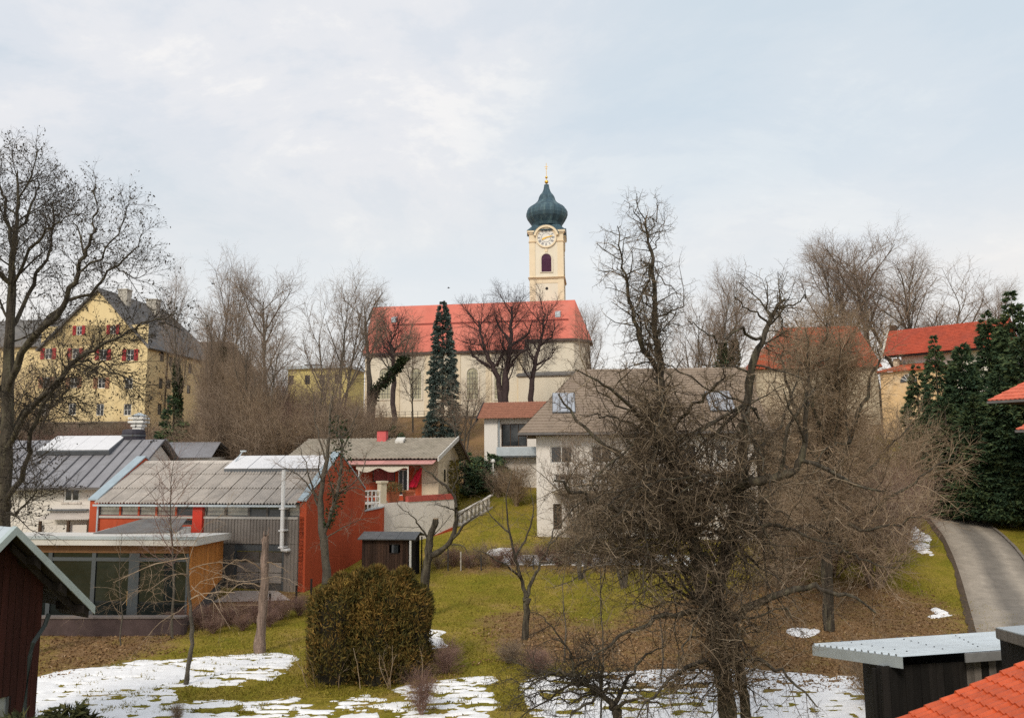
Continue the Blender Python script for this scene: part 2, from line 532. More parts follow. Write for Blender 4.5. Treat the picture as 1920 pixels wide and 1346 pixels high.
    def fill(s, n, starts, c, rr, Y, dY, r0=.045, r1=.008, lv=1, sag=.5, **k):
        """more limbs from picked start points out into the crown's volume"""
        for _ in range(n):
            a = s.r.choice(starts)
            while True:
                x, y = s.r.uniform(-1, 1), s.r.uniform(-1, 1)
                if x * x + y * y < 1: break
            e = (c[0] + x * rr[0], c[1] + y * rr[1], Y + s.r.uniform(-dY, dY))
            m1 = [a[i] + (e[i] - a[i]) * .35 + (s.r.gauss(0, 22), s.r.gauss(-25, 22), s.r.gauss(0, .4))[i] * sag for i in range(3)]
            m2 = [a[i] + (e[i] - a[i]) * .7 + (s.r.gauss(0, 25), s.r.gauss(-15, 25), s.r.gauss(0, .4))[i] * sag for i in range(3)]
            s.guide([a, tuple(m1), tuple(m2), e], r0, r1, lv, None, .1, jit=.05, **k)
def P_(max, seg, wig, up, dens, ang, len_, thick, t0, fall, tip, rmin):
    return dict(max=max, seg=seg, wig=wig, up=up, dens=dens, ang=ang, len=len_, thick=thick, t0=t0, fall=fall, tip=tip, rmin=rmin)
def sides(lv): return (8, 6, 3, 3, 3, 3)[lv]
def tree_obj(name, label, cat, base, T, bark, twig, split=1, group=None, extra=None):
    """trunk (limbs up to level split) and crown (the rest) as two parts"""
    root = thing(name, label, cat, base, group)
    lo = [l for l in T.lines if l[2] <= split]; hi = [l for l in T.lines if l[2] > split]
    me = tubes_mesh("trunk", lo, sides); me.materials.append(bark)
    me.polygons.foreach_set("use_smooth", [True] * len(me.polygons))
    link("trunk", me, root)
    if hi:
        me = tubes_mesh("crown", hi, sides); me.materials.append(twig)
        link("crown", me, root)
    if extra: extra(root)
    return root
def leaf_cloud(name, pts, dirs, length, width, mat, parent, rng, spread=0.5, label=None, kind=None, bend=True):
    """many loose leaf blades (one triangle pair each) from pts along dirs"""
    n = len(pts)
    d = dirs + rng.normal(0, spread, (n, 3)); d /= np.linalg.norm(d, axis=1, keepdims=True) + 1e-9
    s = np.cross(d, rng.normal(0, 1, (n, 3))); s /= np.linalg.norm(s, axis=1, keepdims=True) + 1e-9
    Ls = length * rng.uniform(.6, 1.4, (n, 1)); Ws = width * rng.uniform(.6, 1.4, (n, 1))
    nn = np.cross(d, s)
    V = np.stack([pts - d * Ls * .1, pts + d * Ls * .45 + s * Ws, pts + d * Ls + nn * Ls * .12, pts + d * Ls * .4 - s * Ws], 1).reshape(-1, 3)
    F = np.arange(4 * n).reshape(-1, 4)
    me = npmesh(name, V, F, 4); me.materials.append(mat)
    ob = link(name, me, parent, label)
    if kind: ob['kind'] = kind
    return ob
# ---------------------------------------------------------------- ground
def pip(px, py, poly):
    """points in polygon"""
    ins = np.zeros(px.shape, bool); n = len(poly)
    for i in range(n):
        x1, y1 = poly[i]; x2, y2 = poly[(i + 1) % n]
        c = ((y1 > py) != (y2 > py)) & (px < (x2 - x1) * (py - y1) / (y2 - y1 + 1e-12) + x1)
        ins ^= c
    return ins
def gpoly(pix): return [(G(u, v).x, G(u, v).y) for u, v in pix]
def blur(a, k, it=2):
    for _ in range(it):
        for ax in (0, 1):
            c = np.cumsum(np.pad(a, [(k + 1, k) if i == ax else (0, 0) for i in (0, 1)], mode='edge'), axis=ax)
            a = (np.take(c, np.arange(2 * k + 1, c.shape[ax]), ax) - np.take(c, np.arange(0, c.shape[ax] - 2 * k - 1), ax)) / (2 * k + 1)
    return a

LITTER = [[(40, 1170), (250, 1165), (350, 1185), (330, 1215), (240, 1248), (40, 1285)],
          [(1150, 1145), (1300, 1110), (1460, 1075), (1600, 1080), (1720, 1105), (1800, 1140), (1840, 1190), (1840, 1290), (1500, 1300), (1300, 1300), (1130, 1290)],
          [(880, 1160), (1000, 1130), (1150, 1190), (1200, 1270), (1000, 1250), (900, 1215)],
          [(800, 1050), (1200, 1050), (1200, 1075), (820, 1075)],
          [(560, 1240), (860, 1235), (880, 1270), (760, 1290), (560, 1275)],
          [(300, 1130), (580, 1090), (590, 1120), (470, 1165), (300, 1200)]]
gx = np.concatenate([[-4000, -1500, -600, -250, -120], np.arange(-70, 70.01, 0.5), [120, 250, 600, 1500, 4000]])
gy = np.concatenate([[-60, -20], np.arange(10, 125.01, 0.5), np.arange(130, 200, 10), [250, 300, 400, 600, 1000, 2000, 4000]])
GX, GY = np.meshgrid(gx, gy, indexing='ij')
GZ = hgt(GX, GY)
lit = np.zeros(GX.shape)
for p in LITTER:
    lit = np.maximum(lit, pip(GX, GY, gpoly(p)).astype(float))
lit = blur(lit, 2, 2)
lit = np.maximum(lit, np.clip((GY - 72) / 5, 0, 1) * (1 - 0.6 * ((GX > 30) & (GY < 100))))
nx_, ny_ = GX.shape
idx = np.arange(nx_ * ny_).reshape(nx_, ny_)
gF = np.stack([idx[:-1, :-1], idx[1:, :-1], idx[1:, 1:], idx[:-1, 1:]], -1).reshape(-1, 4)
g_me = npmesh("ground", np.stack([GX, GY, GZ], -1).reshape(-1, 3), gF, 4)
at_l = g_me.attributes.new("litter", 'FLOAT', 'POINT'); at_l.data.foreach_set("value", lit.ravel().astype(np.float32))
g_me.polygons.foreach_set("use_smooth", [True] * len(g_me.polygons))
def ground_mat():
    m = bpy.data.materials.new("winter lawn"); m.use_nodes = True
    n, l = m.node_tree.nodes, m.node_tree.links
    b = n["Principled BSDF"]; b.inputs['Roughness'].default_value = 0.95; b.inputs['Specular IOR Level'].default_value = 0.1
    geo = n.new("ShaderNodeNewGeometry")
    def noise(sc, det=5, ro=0.6):
        q = n.new("ShaderNodeTexNoise"); q.inputs['Scale'].default_value = sc; q.inputs['Detail'].default_value = det
        q.inputs['Roughness'].default_value = ro; l.new(geo.outputs['Position'], q.inputs[0]); return q.outputs[0]
    def ramp(f, st):
        r = n.new("ShaderNodeValToRGB"); el = r.color_ramp.elements
        while len(el) < len(st): el.new(0.5)
        for e, (p, c) in zip(el, st): e.position = p; e.color = (*c, 1)
        l.new(f, r.inputs[0]); return r.outputs[0]
    def mix(f, a, c, t='MIX'):
        x = n.new("ShaderNodeMix"); x.data_type = 'RGBA'; x.blend_type = t
        if isinstance(f, float): x.inputs[0].default_value = f
        else: l.new(f, x.inputs[0])
        l.new(a, x.inputs[6]); l.new(c, x.inputs[7]); return x.outputs[2]
    grass = ramp(noise(0.35, 6, 0.7), [(0.28, (0.15, 0.155, 0.016)), (0.45, (0.23, 0.20, 0.026)), (0.58, (0.295, 0.23, 0.045)), (0.7, (0.37, 0.26, 0.095))])
    fine = ramp(noise(9, 4, 0.75), [(0.3, (0.45, 0.45, 0.45)), (0.7, (1.45, 1.4, 1.3))])
    grass = mix(1.0, grass, fine, 'MULTIPLY')
    leafc = ramp(noise(14, 3, 0.8), [(0.3, (0.075, 0.042, 0.019)), (0.46, (0.20, 0.115, 0.050)), (0.58, (0.30, 0.185, 0.095)), (0.72, (0.50, 0.36, 0.23))])
    at = n.new("ShaderNodeAttribute"); at.attribute_name = "litter"
    a1 = n.new("ShaderNodeMath"); a1.operation = 'MULTIPLY_ADD'
    l.new(noise(0.9, 6, 0.75), a1.inputs[0]); a1.inputs[1].default_value = 1.5; l.new(at.outputs['Fac'], a1.inputs[2])
    mr = n.new("ShaderNodeMapRange"); mr.inputs[1].default_value = 1.12; mr.inputs[2].default_value = 1.75
    l.new(a1.outputs[0], mr.inputs[0])
    l.new(mix(mr.outputs[0], grass, leafc), b.inputs['Base Color'])
    bp = n.new("ShaderNodeBump"); bp.inputs['Strength'].default_value = 0.8; bp.inputs['Distance'].default_value = 0.12
    l.new(noise(6, 6, 0.7), bp.inputs['Height']); l.new(bp.outputs[0], b.inputs['Normal'])
    return m
g_me.materials.append(ground_mat())
g_ob = link("ground", g_me); g_ob['kind'] = 'structure'; g_ob['label'] = 'winter lawn and hillside with brown leaf litter'

# road: left edge and right edge walked up the slope
ROADL = [(1880, 1330), (1842, 1220), (1832, 1184), (1818, 1130), (1800, 1070), (1777, 1014), (1755, 985), (1729, 956), (1712, 934), (1690, 912), (1655, 893), (1610, 880)]
Lp = [G(u, v) for u, v in ROADL]
WID = [4.3, 4.3, 4.2, 4.2, 4.1, 4.1, 4.0, 3.9, 3.8, 3.7, 3.5, 3.5]
def road_pts(off_l, off_r, dz, nn=90):
    P2 = np.array([(p.x, p.y) for p in Lp]); s = np.linspace(0, len(P2) - 1, nn)
    x = np.interp(s, range(len(P2)), P2[:, 0]); y = np.interp(s, range(len(P2)), P2[:, 1])
    k = np.ones(9) / 9
    xs = np.convolve(np.pad(x, 4, mode='edge'), k, 'valid'); ys = np.convolve(np.pad(y, 4, mode='edge'), k, 'valid')
    w = np.interp(s, range(len(P2)), WID)
    tx, ty = np.gradient(xs), np.gradient(ys); m = np.hypot(tx, ty); nx, ny = ty / m, -tx / m
    return xs, ys, nx, ny, w
rx, ry, rnx, rny, rw = road_pts(0, 0, 0)
def ribbon(name, a, b, dz0, dz1, mat, cols=10, attr=True):
    t = np.linspace(0, 1, cols + 1)
    off = a[:, None] * (1 - t) + b[:, None] * t
    X = rx[:, None] + rnx[:, None] * off; Y = ry[:, None] + rny[:, None] * off
    Z = hgt(X, Y) + dz0 + 0.03 * (1 - (2 * t - 1) ** 2)
    V = np.stack([X, Y, Z], -1).reshape(-1, 3)
    i = np.arange(len(rx) * (cols + 1)).reshape(len(rx), cols + 1)
    F = np.stack([i[:-1, :-1], i[:-1, 1:], i[1:, 1:], i[1:, :-1]], -1).reshape(-1, 4)
    me = npmesh(name, V, F, 4); me.materials.append(mat)
    me.polygons.foreach_set("use_smooth", [True] * len(me.polygons))
    at_ = me.attributes.new("across", 'FLOAT', 'POINT')
    at_.data.foreach_set("value", np.broadcast_to(t, X.shape).astype(np.float32).ravel())
    return link(name, me)
def road_mat():
    m = bpy.data.materials.new("worn asphalt"); m.use_nodes = True
    n, l = m.node_tree.nodes, m.node_tree.links
    b = n["Principled BSDF"]; b.inputs['Roughness'].default_value = 0.85
    geo = n.new("ShaderNodeNewGeometry")
    a = n.new("ShaderNodeAttribute"); a.attribute_name = "across"
    no = n.new("ShaderNodeTexNoise"); no.inputs['Scale'].default_value = 0.35; no.inputs['Detail'].default_value = 6
    l.new(geo.outputs['Position'], no.inputs[0])
    ad = n.new("ShaderNodeMath"); ad.operation = 'MULTIPLY_ADD'; ad.inputs[1].default_value = 0.22; l.new(no.outputs[0], ad.inputs[0])
    sb = n.new("ShaderNodeMath"); sb.operation = 'SUBTRACT'; l.new(a.outputs['Fac'], sb.inputs[0]); sb.inputs[1].default_value = 0.11
    l.new(sb.outputs[0], ad.inputs[2])
    r = n.new("ShaderNodeValToRGB"); el = r.color_ramp.elements
    st = [(0.0, (.27, .23, .185)), (.10, (.34, .295, .24)), (.26, (.355, .31, .255)), (.42, (.18, .16, .137)), (.60, (.20, .178, .152)), (.76, (.37, .325, .27)), (.92, (.25, .22, .185)), (1, (.17, .15, .13))]
    while len(el) < len(st): el.new(.5)
    for e, (p, c) in zip(el, st): e.position = p; e.color = (*c, 1)
    l.new(ad.outputs[0], r.inputs[0])
    n2 = n.new("ShaderNodeTexNoise"); n2.inputs['Scale'].default_value = 1.3; n2.inputs['Detail'].default_value = 9; n2.inputs['Roughness'].default_value = .75
    l.new(geo.outputs['Position'], n2.inputs[0])
    r2 = n.new("ShaderNodeValToRGB"); r2.color_ramp.elements[0].position = .3; r2.color_ramp.elements[1].position = .7
    r2.color_ramp.elements[0].color = (.72, .72, .72, 1); r2.color_ramp.elements[1].color = (1.2, 1.2, 1.2, 1)
    l.new(n2.outputs[0], r2.inputs[0])
    mx = n.new("ShaderNodeMix"); mx.data_type = 'RGBA'; mx.blend_type = 'MULTIPLY'; mx.inputs[0].default_value = 1
    l.new(r.outputs[0], mx.inputs[6]); l.new(r2.outputs[0], mx.inputs[7]); l.new(mx.outputs[2], b.inputs['Base Color'])
    return m
one = np.ones_like(rx)
rd = ribbon("road", -0.05 * one, rw, 0.05, 0, road_mat()); rd['kind'] = 'structure'; rd['label'] = 'grey asphalt lane with two pale wheel tracks climbing the hill'
kerb_mat = M("kerb stone", (.20, .175, .15), .9, .3, 3, .3, 30)
vg = M("verge earth", (.085, .06, .04), .95, .4, 6, .5, 30)
ve = ribbon("verge", -0.2 - .25 * VN(ry * .25, rx * .25 + 3) - .12 * VN(ry * 1.7, rx * 1.7), -0.05 * one, 0.035, 0, vg, 3); ve['kind'] = 'structure'; ve['label'] = 'dark earth verge along the left edge of the lane'

# snow patches: real thickness over the ground
SNOWM = M("old snow", (.88, .885, .90), .6, .035, 2.5, .35, 9, spec=.2, stain=(.62, .60, .56), stain_amt=.25, stain_scale=1.6)
SNPATCH = gpoly([(330, 1282), (560, 1232), (560, 1300), (930, 1262), (1000, 1262), (1300, 1255), (1300, 1300), (1100, 1370), (620, 1370), (330, 1330)])
def snow_patch(name, pix, res, thick, k, hole, label, seed):
    big = res < .13 and thick < .18
    poly = gpoly(pix)
    xs_ = [p[0] for p in poly]; ys_ = [p[1] for p in poly]
    x = np.arange(min(xs_) - 1, max(xs_) + 1, res); y = np.arange(min(ys_) - 1, max(ys_) + 1, res)
    X, Y = np.meshgrid(x, y, indexing='ij')
    wa = 1.0 if big else .55
    wx = X + (fbm(X * .9 + seed, Y * .9, 4) - .5) * 2.2 * wa; wy = Y + (fbm(X * .9 + 50 + seed, Y * .9, 4) - .5) * 1.6 * wa
    m = blur(pip(wx, wy, poly).astype(float), k, 2)
    n = fbm(X * .55 + seed, Y * 1.1, 3); n2 = fbm(X * 2.2 + 3 * seed, Y * 4.4 + 9, 3)
    n3 = fbm(X * 1.9 + 7 * seed, Y * 4.6 + 31, 5)
    pm = blur(pip(X, Y, SNPATCH).astype(float), 8, 2) if big else np.zeros_like(X)
    thr = .665 - .165 * np.clip(pm + (fbm(X * .35 + seed, Y * .35, 2) - .5) * 1.6, 0, 1) if big else .60
    t = np.minimum((m - .42) * 1.6, (thr - n3) * 5.5) + (n2 - .5) * .25
    Z = hgt(X, Y) + np.clip(t, -.25, .5) * thick * .6 + (n2 - .5) * .03
    keep = (t[:-1, :-1] > -.04) | (t[1:, 1:] > -.04)
    i = np.arange(X.size).reshape(X.shape)
    F = np.stack([i[:-1, :-1], i[1:, :-1], i[1:, 1:], i[:-1, 1:]], -1)[keep]
    used = np.unique(F); remap = np.full(X.size, -1); remap[used] = np.arange(len(used))
    me = npmesh(name, np.stack([X, Y, Z], -1).reshape(-1, 3)[used], remap[F], 4); me.materials.append(SNOWM)
    me.polygons.foreach_set("use_smooth", [True] * len(me.polygons))
    o = link(name, me); o['kind'] = 'stuff'; o['label'] = label
    return o
snow_patch("snow", [(20, 1282), (130, 1258), (230, 1244), (350, 1233), (470, 1226), (548, 1227), (530, 1262), (480, 1285), (340, 1292), (330, 1318), (450, 1316), (570, 1308), (740, 1306), (745, 1286), (920, 1270), (930, 1365), (-120, 1365), (-120, 1290)], .09, .16, 4, .62, 'broad sheet of old snow over the lower lawn', 1)
snow_patch("snow", [(985, 1275), (1250, 1252), (1640, 1262), (1665, 1365), (985, 1365)], .12, .14, 4, .5, 'snow sheet behind the old pear tree', 5)
snow_patch("snow", [(918, 1028), (968, 1028), (970, 1043), (915, 1043)], .1, .2, 3, .25, 'short snow streak on the upper lawn', 9)
snow_patch("snow", [(940, 1042), (1180, 1036), (1310, 1043), (1345, 1064), (1180, 1060), (948, 1058)], .12, .22, 3, .3, 'long snow streak above the bare hedge', 13)
snow_patch("snow", [(1670, 988), (1700, 978), (1740, 1002), (1750, 1048), (1722, 1036), (1676, 1006)], .1, .35, 4, .25, 'ploughed snow heap beside the lane', 17)
snow_patch("snow", [(1742, 1150), (1766, 1133), (1778, 1152), (1752, 1164)], .07, .4, 3, .15, 'small snow lump on the leafy bank', 21)
snow_patch("snow", [(1482, 1176), (1535, 1180), (1524, 1197), (1478, 1192)], .08, .25, 3, .2, 'thin snow scrap under the brown tree', 25)
snow_patch("snow", [(792, 1178), (832, 1184), (828, 1216), (792, 1216)], .08, .25, 3, .3, 'snow scrap beside the big hedge bush', 29)

# ---------------------------------------------------------------- shared materials
GLASS = M("dark window glass", (.025, .03, .034), .06, .2, 2, spec=.8)
GLASS2 = M("old church glass", (.42, .40, .28), .25, .25, 3, spec=.6)
WFRAME = M("white window frame", (.74, .73, .70), .6, .05)
DFRAME = M("dark grey metal frame", (.075, .085, .092), .45, .1, spec=.4)
BROWNWOOD = M("dark brown wood", (.075, .045, .028), .8, .3, 8, .2, 40, streak=True)
BLACKWOOD = M("blackened boards", (.022, .018, .016), .85, .45, 5, .3, 40, streak=True, rand=.35)
DARKMETAL = M("dark sheet metal", (.13, .14, .155), .45, .15, 2, metal=.3)
ZINC = M("pale zinc sheet", (.50, .56, .60), .42, .1, 1.5, metal=.35, stain=(.36, .39, .40), stain_amt=.35)
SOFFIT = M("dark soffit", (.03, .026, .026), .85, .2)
STONE = M("rubble stone", (.16, .135, .105), .9, .35, 4, .5, 14, stain=(.05, .05, .03), stain_amt=.6)
SLATE = M("slate grey tiles", (.135, .13, .128), .75, .22, 1.2, .5, 14, stain=(.20, .19, .17), stain_amt=.5, stain_scale=.4)
TILEGREY = M("weathered concrete tiles", (.30, .27, .225), .85, .2, 1.5, .2, 30, stain=(.17, .16, .12), stain_amt=.5)
TILERED = M("fired red tiles", (.46, .10, .045), .75, .22, 1.2, .3, 20, stain=(.25, .07, .05), stain_amt=.55, stain_scale=.35)
TILEBROWN = M("brown tiles", (.26, .115, .075), .8, .25, 3, .2, 30)
CREAM = M("cream plaster", (.62, .54, .40), .9, .07, .7, .15, 14, stain=(.42, .36, .27), stain_amt=.35, streak=True)
WHITE = M("white plaster", (.74, .70, .65), .9, .05, .6, .12, 14, stain=(.52, .47, .41), stain_amt=.3, streak=True)
GUTTER = M("gutter metal", (.16, .15, .145), .5, .15, metal=.4)

# ---------------------------------------------------------------- church
TH = R(8.5)
cA = at(700, 576, 138)
cB = cA + Vector((math.cos(TH), -math.sin(TH), 0)) * 40
CF, _ = frame(cA, cB)
rz_ = zv(CF, 576, 0, 0)
xE = xu(CF, 1078, 0, rz_)
HWN, HWC = 6.0, 4.75
ez_ = zv(CF, 657, 20, -HWN - .45)
slope_ = (rz_ - ez_) / (HWN + .45)
ezc = rz_ - slope_ * (HWC + .45)
xL = xu(CF, 680, -HWN - .45, ez_); xS = xu(CF, 981, -HWN, ez_)
xR = xu(CF, 1110, -2.2, ezc)
zb = 14.0
church = thing("church", "white baroque church with long red roof and onion domed tower", "church", CF @ Vector((0, 0, zb)))
CHROOF = M("church roof tiles", (.58, .165, .12), .8, .1, .5, .25, 9, stain=(.64, .26, .20), stain_amt=.5, stain_scale=.12)
CHW = M("church plaster", (.72, .66, .54), .9, .06, .4, .12, 8, stain=(.55, .47, .35), stain_amt=.4, stain_scale=.4, streak=True)
# windows of the south wall
wins = []
for u in (722, 780, 834, 886, 938):
    xc = xu(CF, u, -HWN, 20); wins.append(xc)
mb = wall(CF, xL + .5, xS, zb, ez_ + .1, -HWN)
mb.poly([(xL + .5, HWN, zb), (xL + .5, -HWN, zb), (xL + .5, -HWN, ez_), (.4, 0, rz_ - .3), (xL + .5, HWN, ez_)])
mb.poly([(xS, -HWN, zb), (xS, HWN, zb), (xS, HWN, ez_), (xS, -HWN, ez_)])
mb.poly([(xS, HWN, zb), (xL + .5, HWN, zb), (xL + .5, HWN, ez_ + .1), (xS, HWN, ez_ + .1)])
mb.build("nave_wall", CHW, church)
apse = [(xS, -HWC), (xE, -HWC), (xR - .5, -2.0), (xR - .5, 2.0), (xE, HWC), (xS, HWC)]
mb = MB(CF)
for (a, b), (c, d) in zip(apse[:-1], apse[1:]):
    mb.poly([(a, b, zb), (c, d, zb), (c, d, ezc + .1), (a, b, ezc + .1)])
mb.build("choir_wall", CHW, church)
o = .45
roofm = MB(CF)
rq = [(xL, -HWN - o, ez_), (xS + .2, -HWN - o, ez_), (xS + .2, 0, rz_), (0, 0, rz_)]
roofm.poly(rq)
roofm.poly([(xS + .2, HWN + o, ez_), (xL, HWN + o, ez_), (0, 0, rz_), (xS + .2, 0, rz_)])
roofm.poly([(xS + .2, -HWN - o, ez_), (xS + .2, -HWC - o, ezc), (xS + .2, -HWC - o, ezc - .4), (xS + .2, -HWN - o, ez_ - .2)])
e = [(xS + .2, -HWC - o, ezc), (xE + .2, -HWC - o, ezc), (xR, -2.2, ezc - .05), (xR, 2.2, ezc - .05), (xE + .2, HWC + o, ezc), (xS + .2, HWC + o, ezc)]
rt = (xE, 0, rz_)
roofm.poly([e[0], e[1], rt, (xS + .2, 0, rz_)])
for a, b in ((1, 2), (2, 3), (3, 4)): roofm.poly([e[a], e[b], rt])
roofm.poly([e[4], e[5], (xS + .2, 0, rz_), rt])
roofm.build("roof", CHROOF, church)
mb = MB(CF)
mb.box(xL, xS + .2, -HWN - o, -HWN + .02, ez_ - .42, ez_ - .02)
mb.box(xL, xS + .2, HWN, HWN + o, ez_ - .42, ez_ - .02)
for (a, b, _), (c, d, _2) in zip(e[:-1], e[1:]):
    ia, ib, ic, id_ = a * .99 + .01 * xS, b * .9, c * .985 + .015 * xS, d * .9
    mb.hexa([(a, b, ezc - .42), (c, d, ezc - .42), (ic, id_, ezc - .42), (ia, ib, ezc - .42), (a, b, ezc - .03), (c, d, ezc - .03), (ic, id_, ezc - .03), (ia, ib, ezc - .03)])
mb.build("eaves_cornice", M("church gutter", (.10, .07, .06), .7, .2), church)
mb = MB(CF)
yg = -HWN * .46; zg = rz_ + slope_ * yg * 1.0
mb.box(xL + 4, xE - 1, yg - .12, yg, zg - .05, zg + .22)
mb.build("snow_guard", M("snow guard rail", (.30, .07, .055), .7, .2), church)
mb = MB(CF)
for x0 in np.linspace(xL + .8, xS - .6, 6):
    mb.box(x0 - .45, x0 + .45, -HWN - .14, -HWN - .005, zb, ez_ - .45)
mb.box(xL + .5, xS, -HWN - .2, -HWN - .004, zb, zb + .9)
mb.build("pilasters", M("pilaster plaster", (.70, .60, .44), .9, .08), church)
def arch(x, z0, z1, w, y, d=.05):
    pts = [(x - w, y, z0), (x + w, y, z0)]
    for k in range(9):
        a = math.pi * k / 8
        pts.append((x + w * math.cos(a), y, z1 - w + w * math.sin(a)))
    return pts
for xc in wins:
    z0 = zv(CF, 748, xc, -HWN); z1 = zv(CF, 690, xc, -HWN)
    a = arch(xc, z0 - .2, z1 + .2, 1.2, 0); b = arch(xc, z0, z1, .95, 0)
    fm = MB(CF); n = len(a)
    for i in range(n):
        j = (i + 1) % n
        fm.hexa([Vector(a[i]) + Vector((0, -HWN - .16, 0)), Vector(a[j]) + Vector((0, -HWN - .16, 0)), Vector(b[j]) + Vector((0, -HWN - .16, 0)), Vector(b[i]) + Vector((0, -HWN - .16, 0)),
                 Vector(a[i]) + Vector((0, -HWN - .004, 0)), Vector(a[j]) + Vector((0, -HWN - .004, 0)), Vector(b[j]) + Vector((0, -HWN - .004, 0)), Vector(b[i]) + Vector((0, -HWN - .004, 0))])
    f = fm.build("arched_window", M("window surround", (.72, .66, .55), .9, .05) if 'window surround' not in bpy.data.materials else bpy.data.materials['window surround'], church)
    p = MB(CF); p.prism([(q[0], -HWN - .03, q[2]) for q in b], (0, .025, 0)); p.build("pane", GLASS2, f)
    g = MB(CF)
    for k in range(1, 4): g.box(xc - .95 + k * .475 - .03, xc - .95 + k * .475 + .03, -HWN - .06, -HWN - .031, z0, z1 - .6)
    for k in range(1, 6): g.box(xc - .95, xc + .95, -HWN - .055, -HWN - .032, z0 + k * (z1 - z0 - .9) / 5 - .03, z0 + k * (z1 - z0 - .9) / 5 + .03)
    g.build("glazing_bar", DFRAME, f)
for u, v in ((739, 599), (1046, 589)):
    x = xu(CF, u, -2.2, rz_ - 2.2 * slope_); h = MB(CF); y = -2.0; z = rz_ + slope_ * y
    h.prism([(x - .45, y - .5, z - .5), (x - .45, y + .5, z + .75), (x - .45, y - .5, z + .35)], (.9, 0, 0))
    h.build("roof_hatch", ZINC, church)
# sacristy beside the choir
mb = MB(CF); xa0 = xu(CF, 972, -8.5, 18); xa1 = xu(CF, 1085, -8.5, 18)
za = zv(CF, 706, xa0, -8.5)
mb.box(xa0, xa1, -8.5, -4.9, zb - 1, za); mb.build("sacristy_wall", CHW, church)
mb = MB(CF); mb.hexa([(xa0 - .3, -8.8, za), (xa1 + .3, -8.8, za), (xa1 + .3, -4.8, za), (xa0 - .3, -4.8, za), (xa0 - .3, -8.8, za + .25), (xa1 + .3, -8.8, za + .25), (xa1 + .3, -4.8, za + 1.1), (xa0 - .3, -4.8, za + 1.1)])
mb.build("sacristy_roof", SLATE, church)
# tower
tC = at(1027.5, 560, 140)
t1 = R(6.5)
TF, _ = frame(tC - Vector((math.cos(t1), -math.sin(t1), 0)) * 0, tC + Vector((math.cos(t1), -math.sin(t1), 0)))
def tz(v): return zv(TF, v, 0, -3)
HT = 3.0
TWALL = M("tower plaster", (.76, .70, .575), .9, .04, .5, .1, 10, stain=(.62, .55, .42), stain_amt=.3, streak=True)
TPIL = M("tower ochre plaster", (.78, .66, .475), .9, .05, .6, .1, 10)
TCOR = M("tower cornice", (.62, .47, .30), .85, .08)
mb = MB(TF); mb.box(-HT, HT, -HT, HT, zb, tz(432)); mb.build("tower_shaft", TWALL, church)
mb = MB(TF)
for sx in (-1, 1):
    for sy in (-1, 1):
        x0, x1 = sorted((sx * (HT - .95), sx * (HT + .1))); y0, y1 = sorted((sy * (HT - .95), sy * (HT + .1)))
        mb.box(x0, x1, y0, y1, zb, tz(437))
mb.box(-HT - .06, HT + .06, -HT - .06, HT + .06, tz(531), tz(523)); mb.box(-HT - .06, HT + .06, -HT - .06, HT + .06, tz(440), tz(435))
mb.build("pilaster_order", TPIL, church)
mb = MB(TF)
mb.box(-HT - .22, HT + .22, -HT - .22, HT + .22, tz(523), tz(523) + .2); mb.box(-HT - .35, HT + .35, -HT - .35, HT + .35, tz(523) + .2, tz(523) + .32)
mb.build("string_course", TCOR, church)
mb = MB(TF)
for sx in (-1, 1):
    for sy in (-1, 1):
        x0, x1 = sorted((sx * (HT - 1.1), sx * (HT + .2))); y0, y1 = sorted((sy * (HT - 1.1), sy * (HT + .2)))
        mb.box(x0, x1, y0, y1, tz(454), tz(454) + .18)
mb.build("capital", TCOR, church)
zc1 = tz(436); zck = tz(446)
for sx in (-1, 1):
    x0, x1 = sorted((sx * 1.8, sx * (HT + .45)))
    for y0, y1 in ((-HT - .45, -1.2), (1.2, HT + .45)):
        mb = MB(TF); mb.box(x0, x1, y0, y1, zc1, zc1 + .35); mb.box(*sorted((sx * 1.55, sx * (HT + .28))), *((y0 + .17, y1) if y0 < 0 else (y0, y1 - .17)), zc1 - .25, zc1); mb.build("top_cornice", TPIL, church)
def ring(fr, c, r0, r1, a0, a1, y0, y1, n=20):
    m_ = MB(fr)
    for k in range(n):
        p, q = a0 + (a1 - a0) * k / n, a0 + (a1 - a0) * (k + 1) / n
        def P(r, a, y): return (c[0] + r * math.cos(a), y, c[1] + r * math.sin(a))
        m_.hexa([P(r0, p, y0), P(r1, p, y0), P(r1, q, y0), P(r0, q, y0), P(r0, p, y1), P(r1, p, y1), P(r1, q, y1), P(r0, q, y1)])
    return m_
CLW = M("clock face white", (.76, .74, .68), .6, .03); CLD = M("clock numeral dark", (.20, .20, .24), .6, .05)
GOLD = M("gilded metal", (.72, .44, .08), .3, .1, metal=.8)
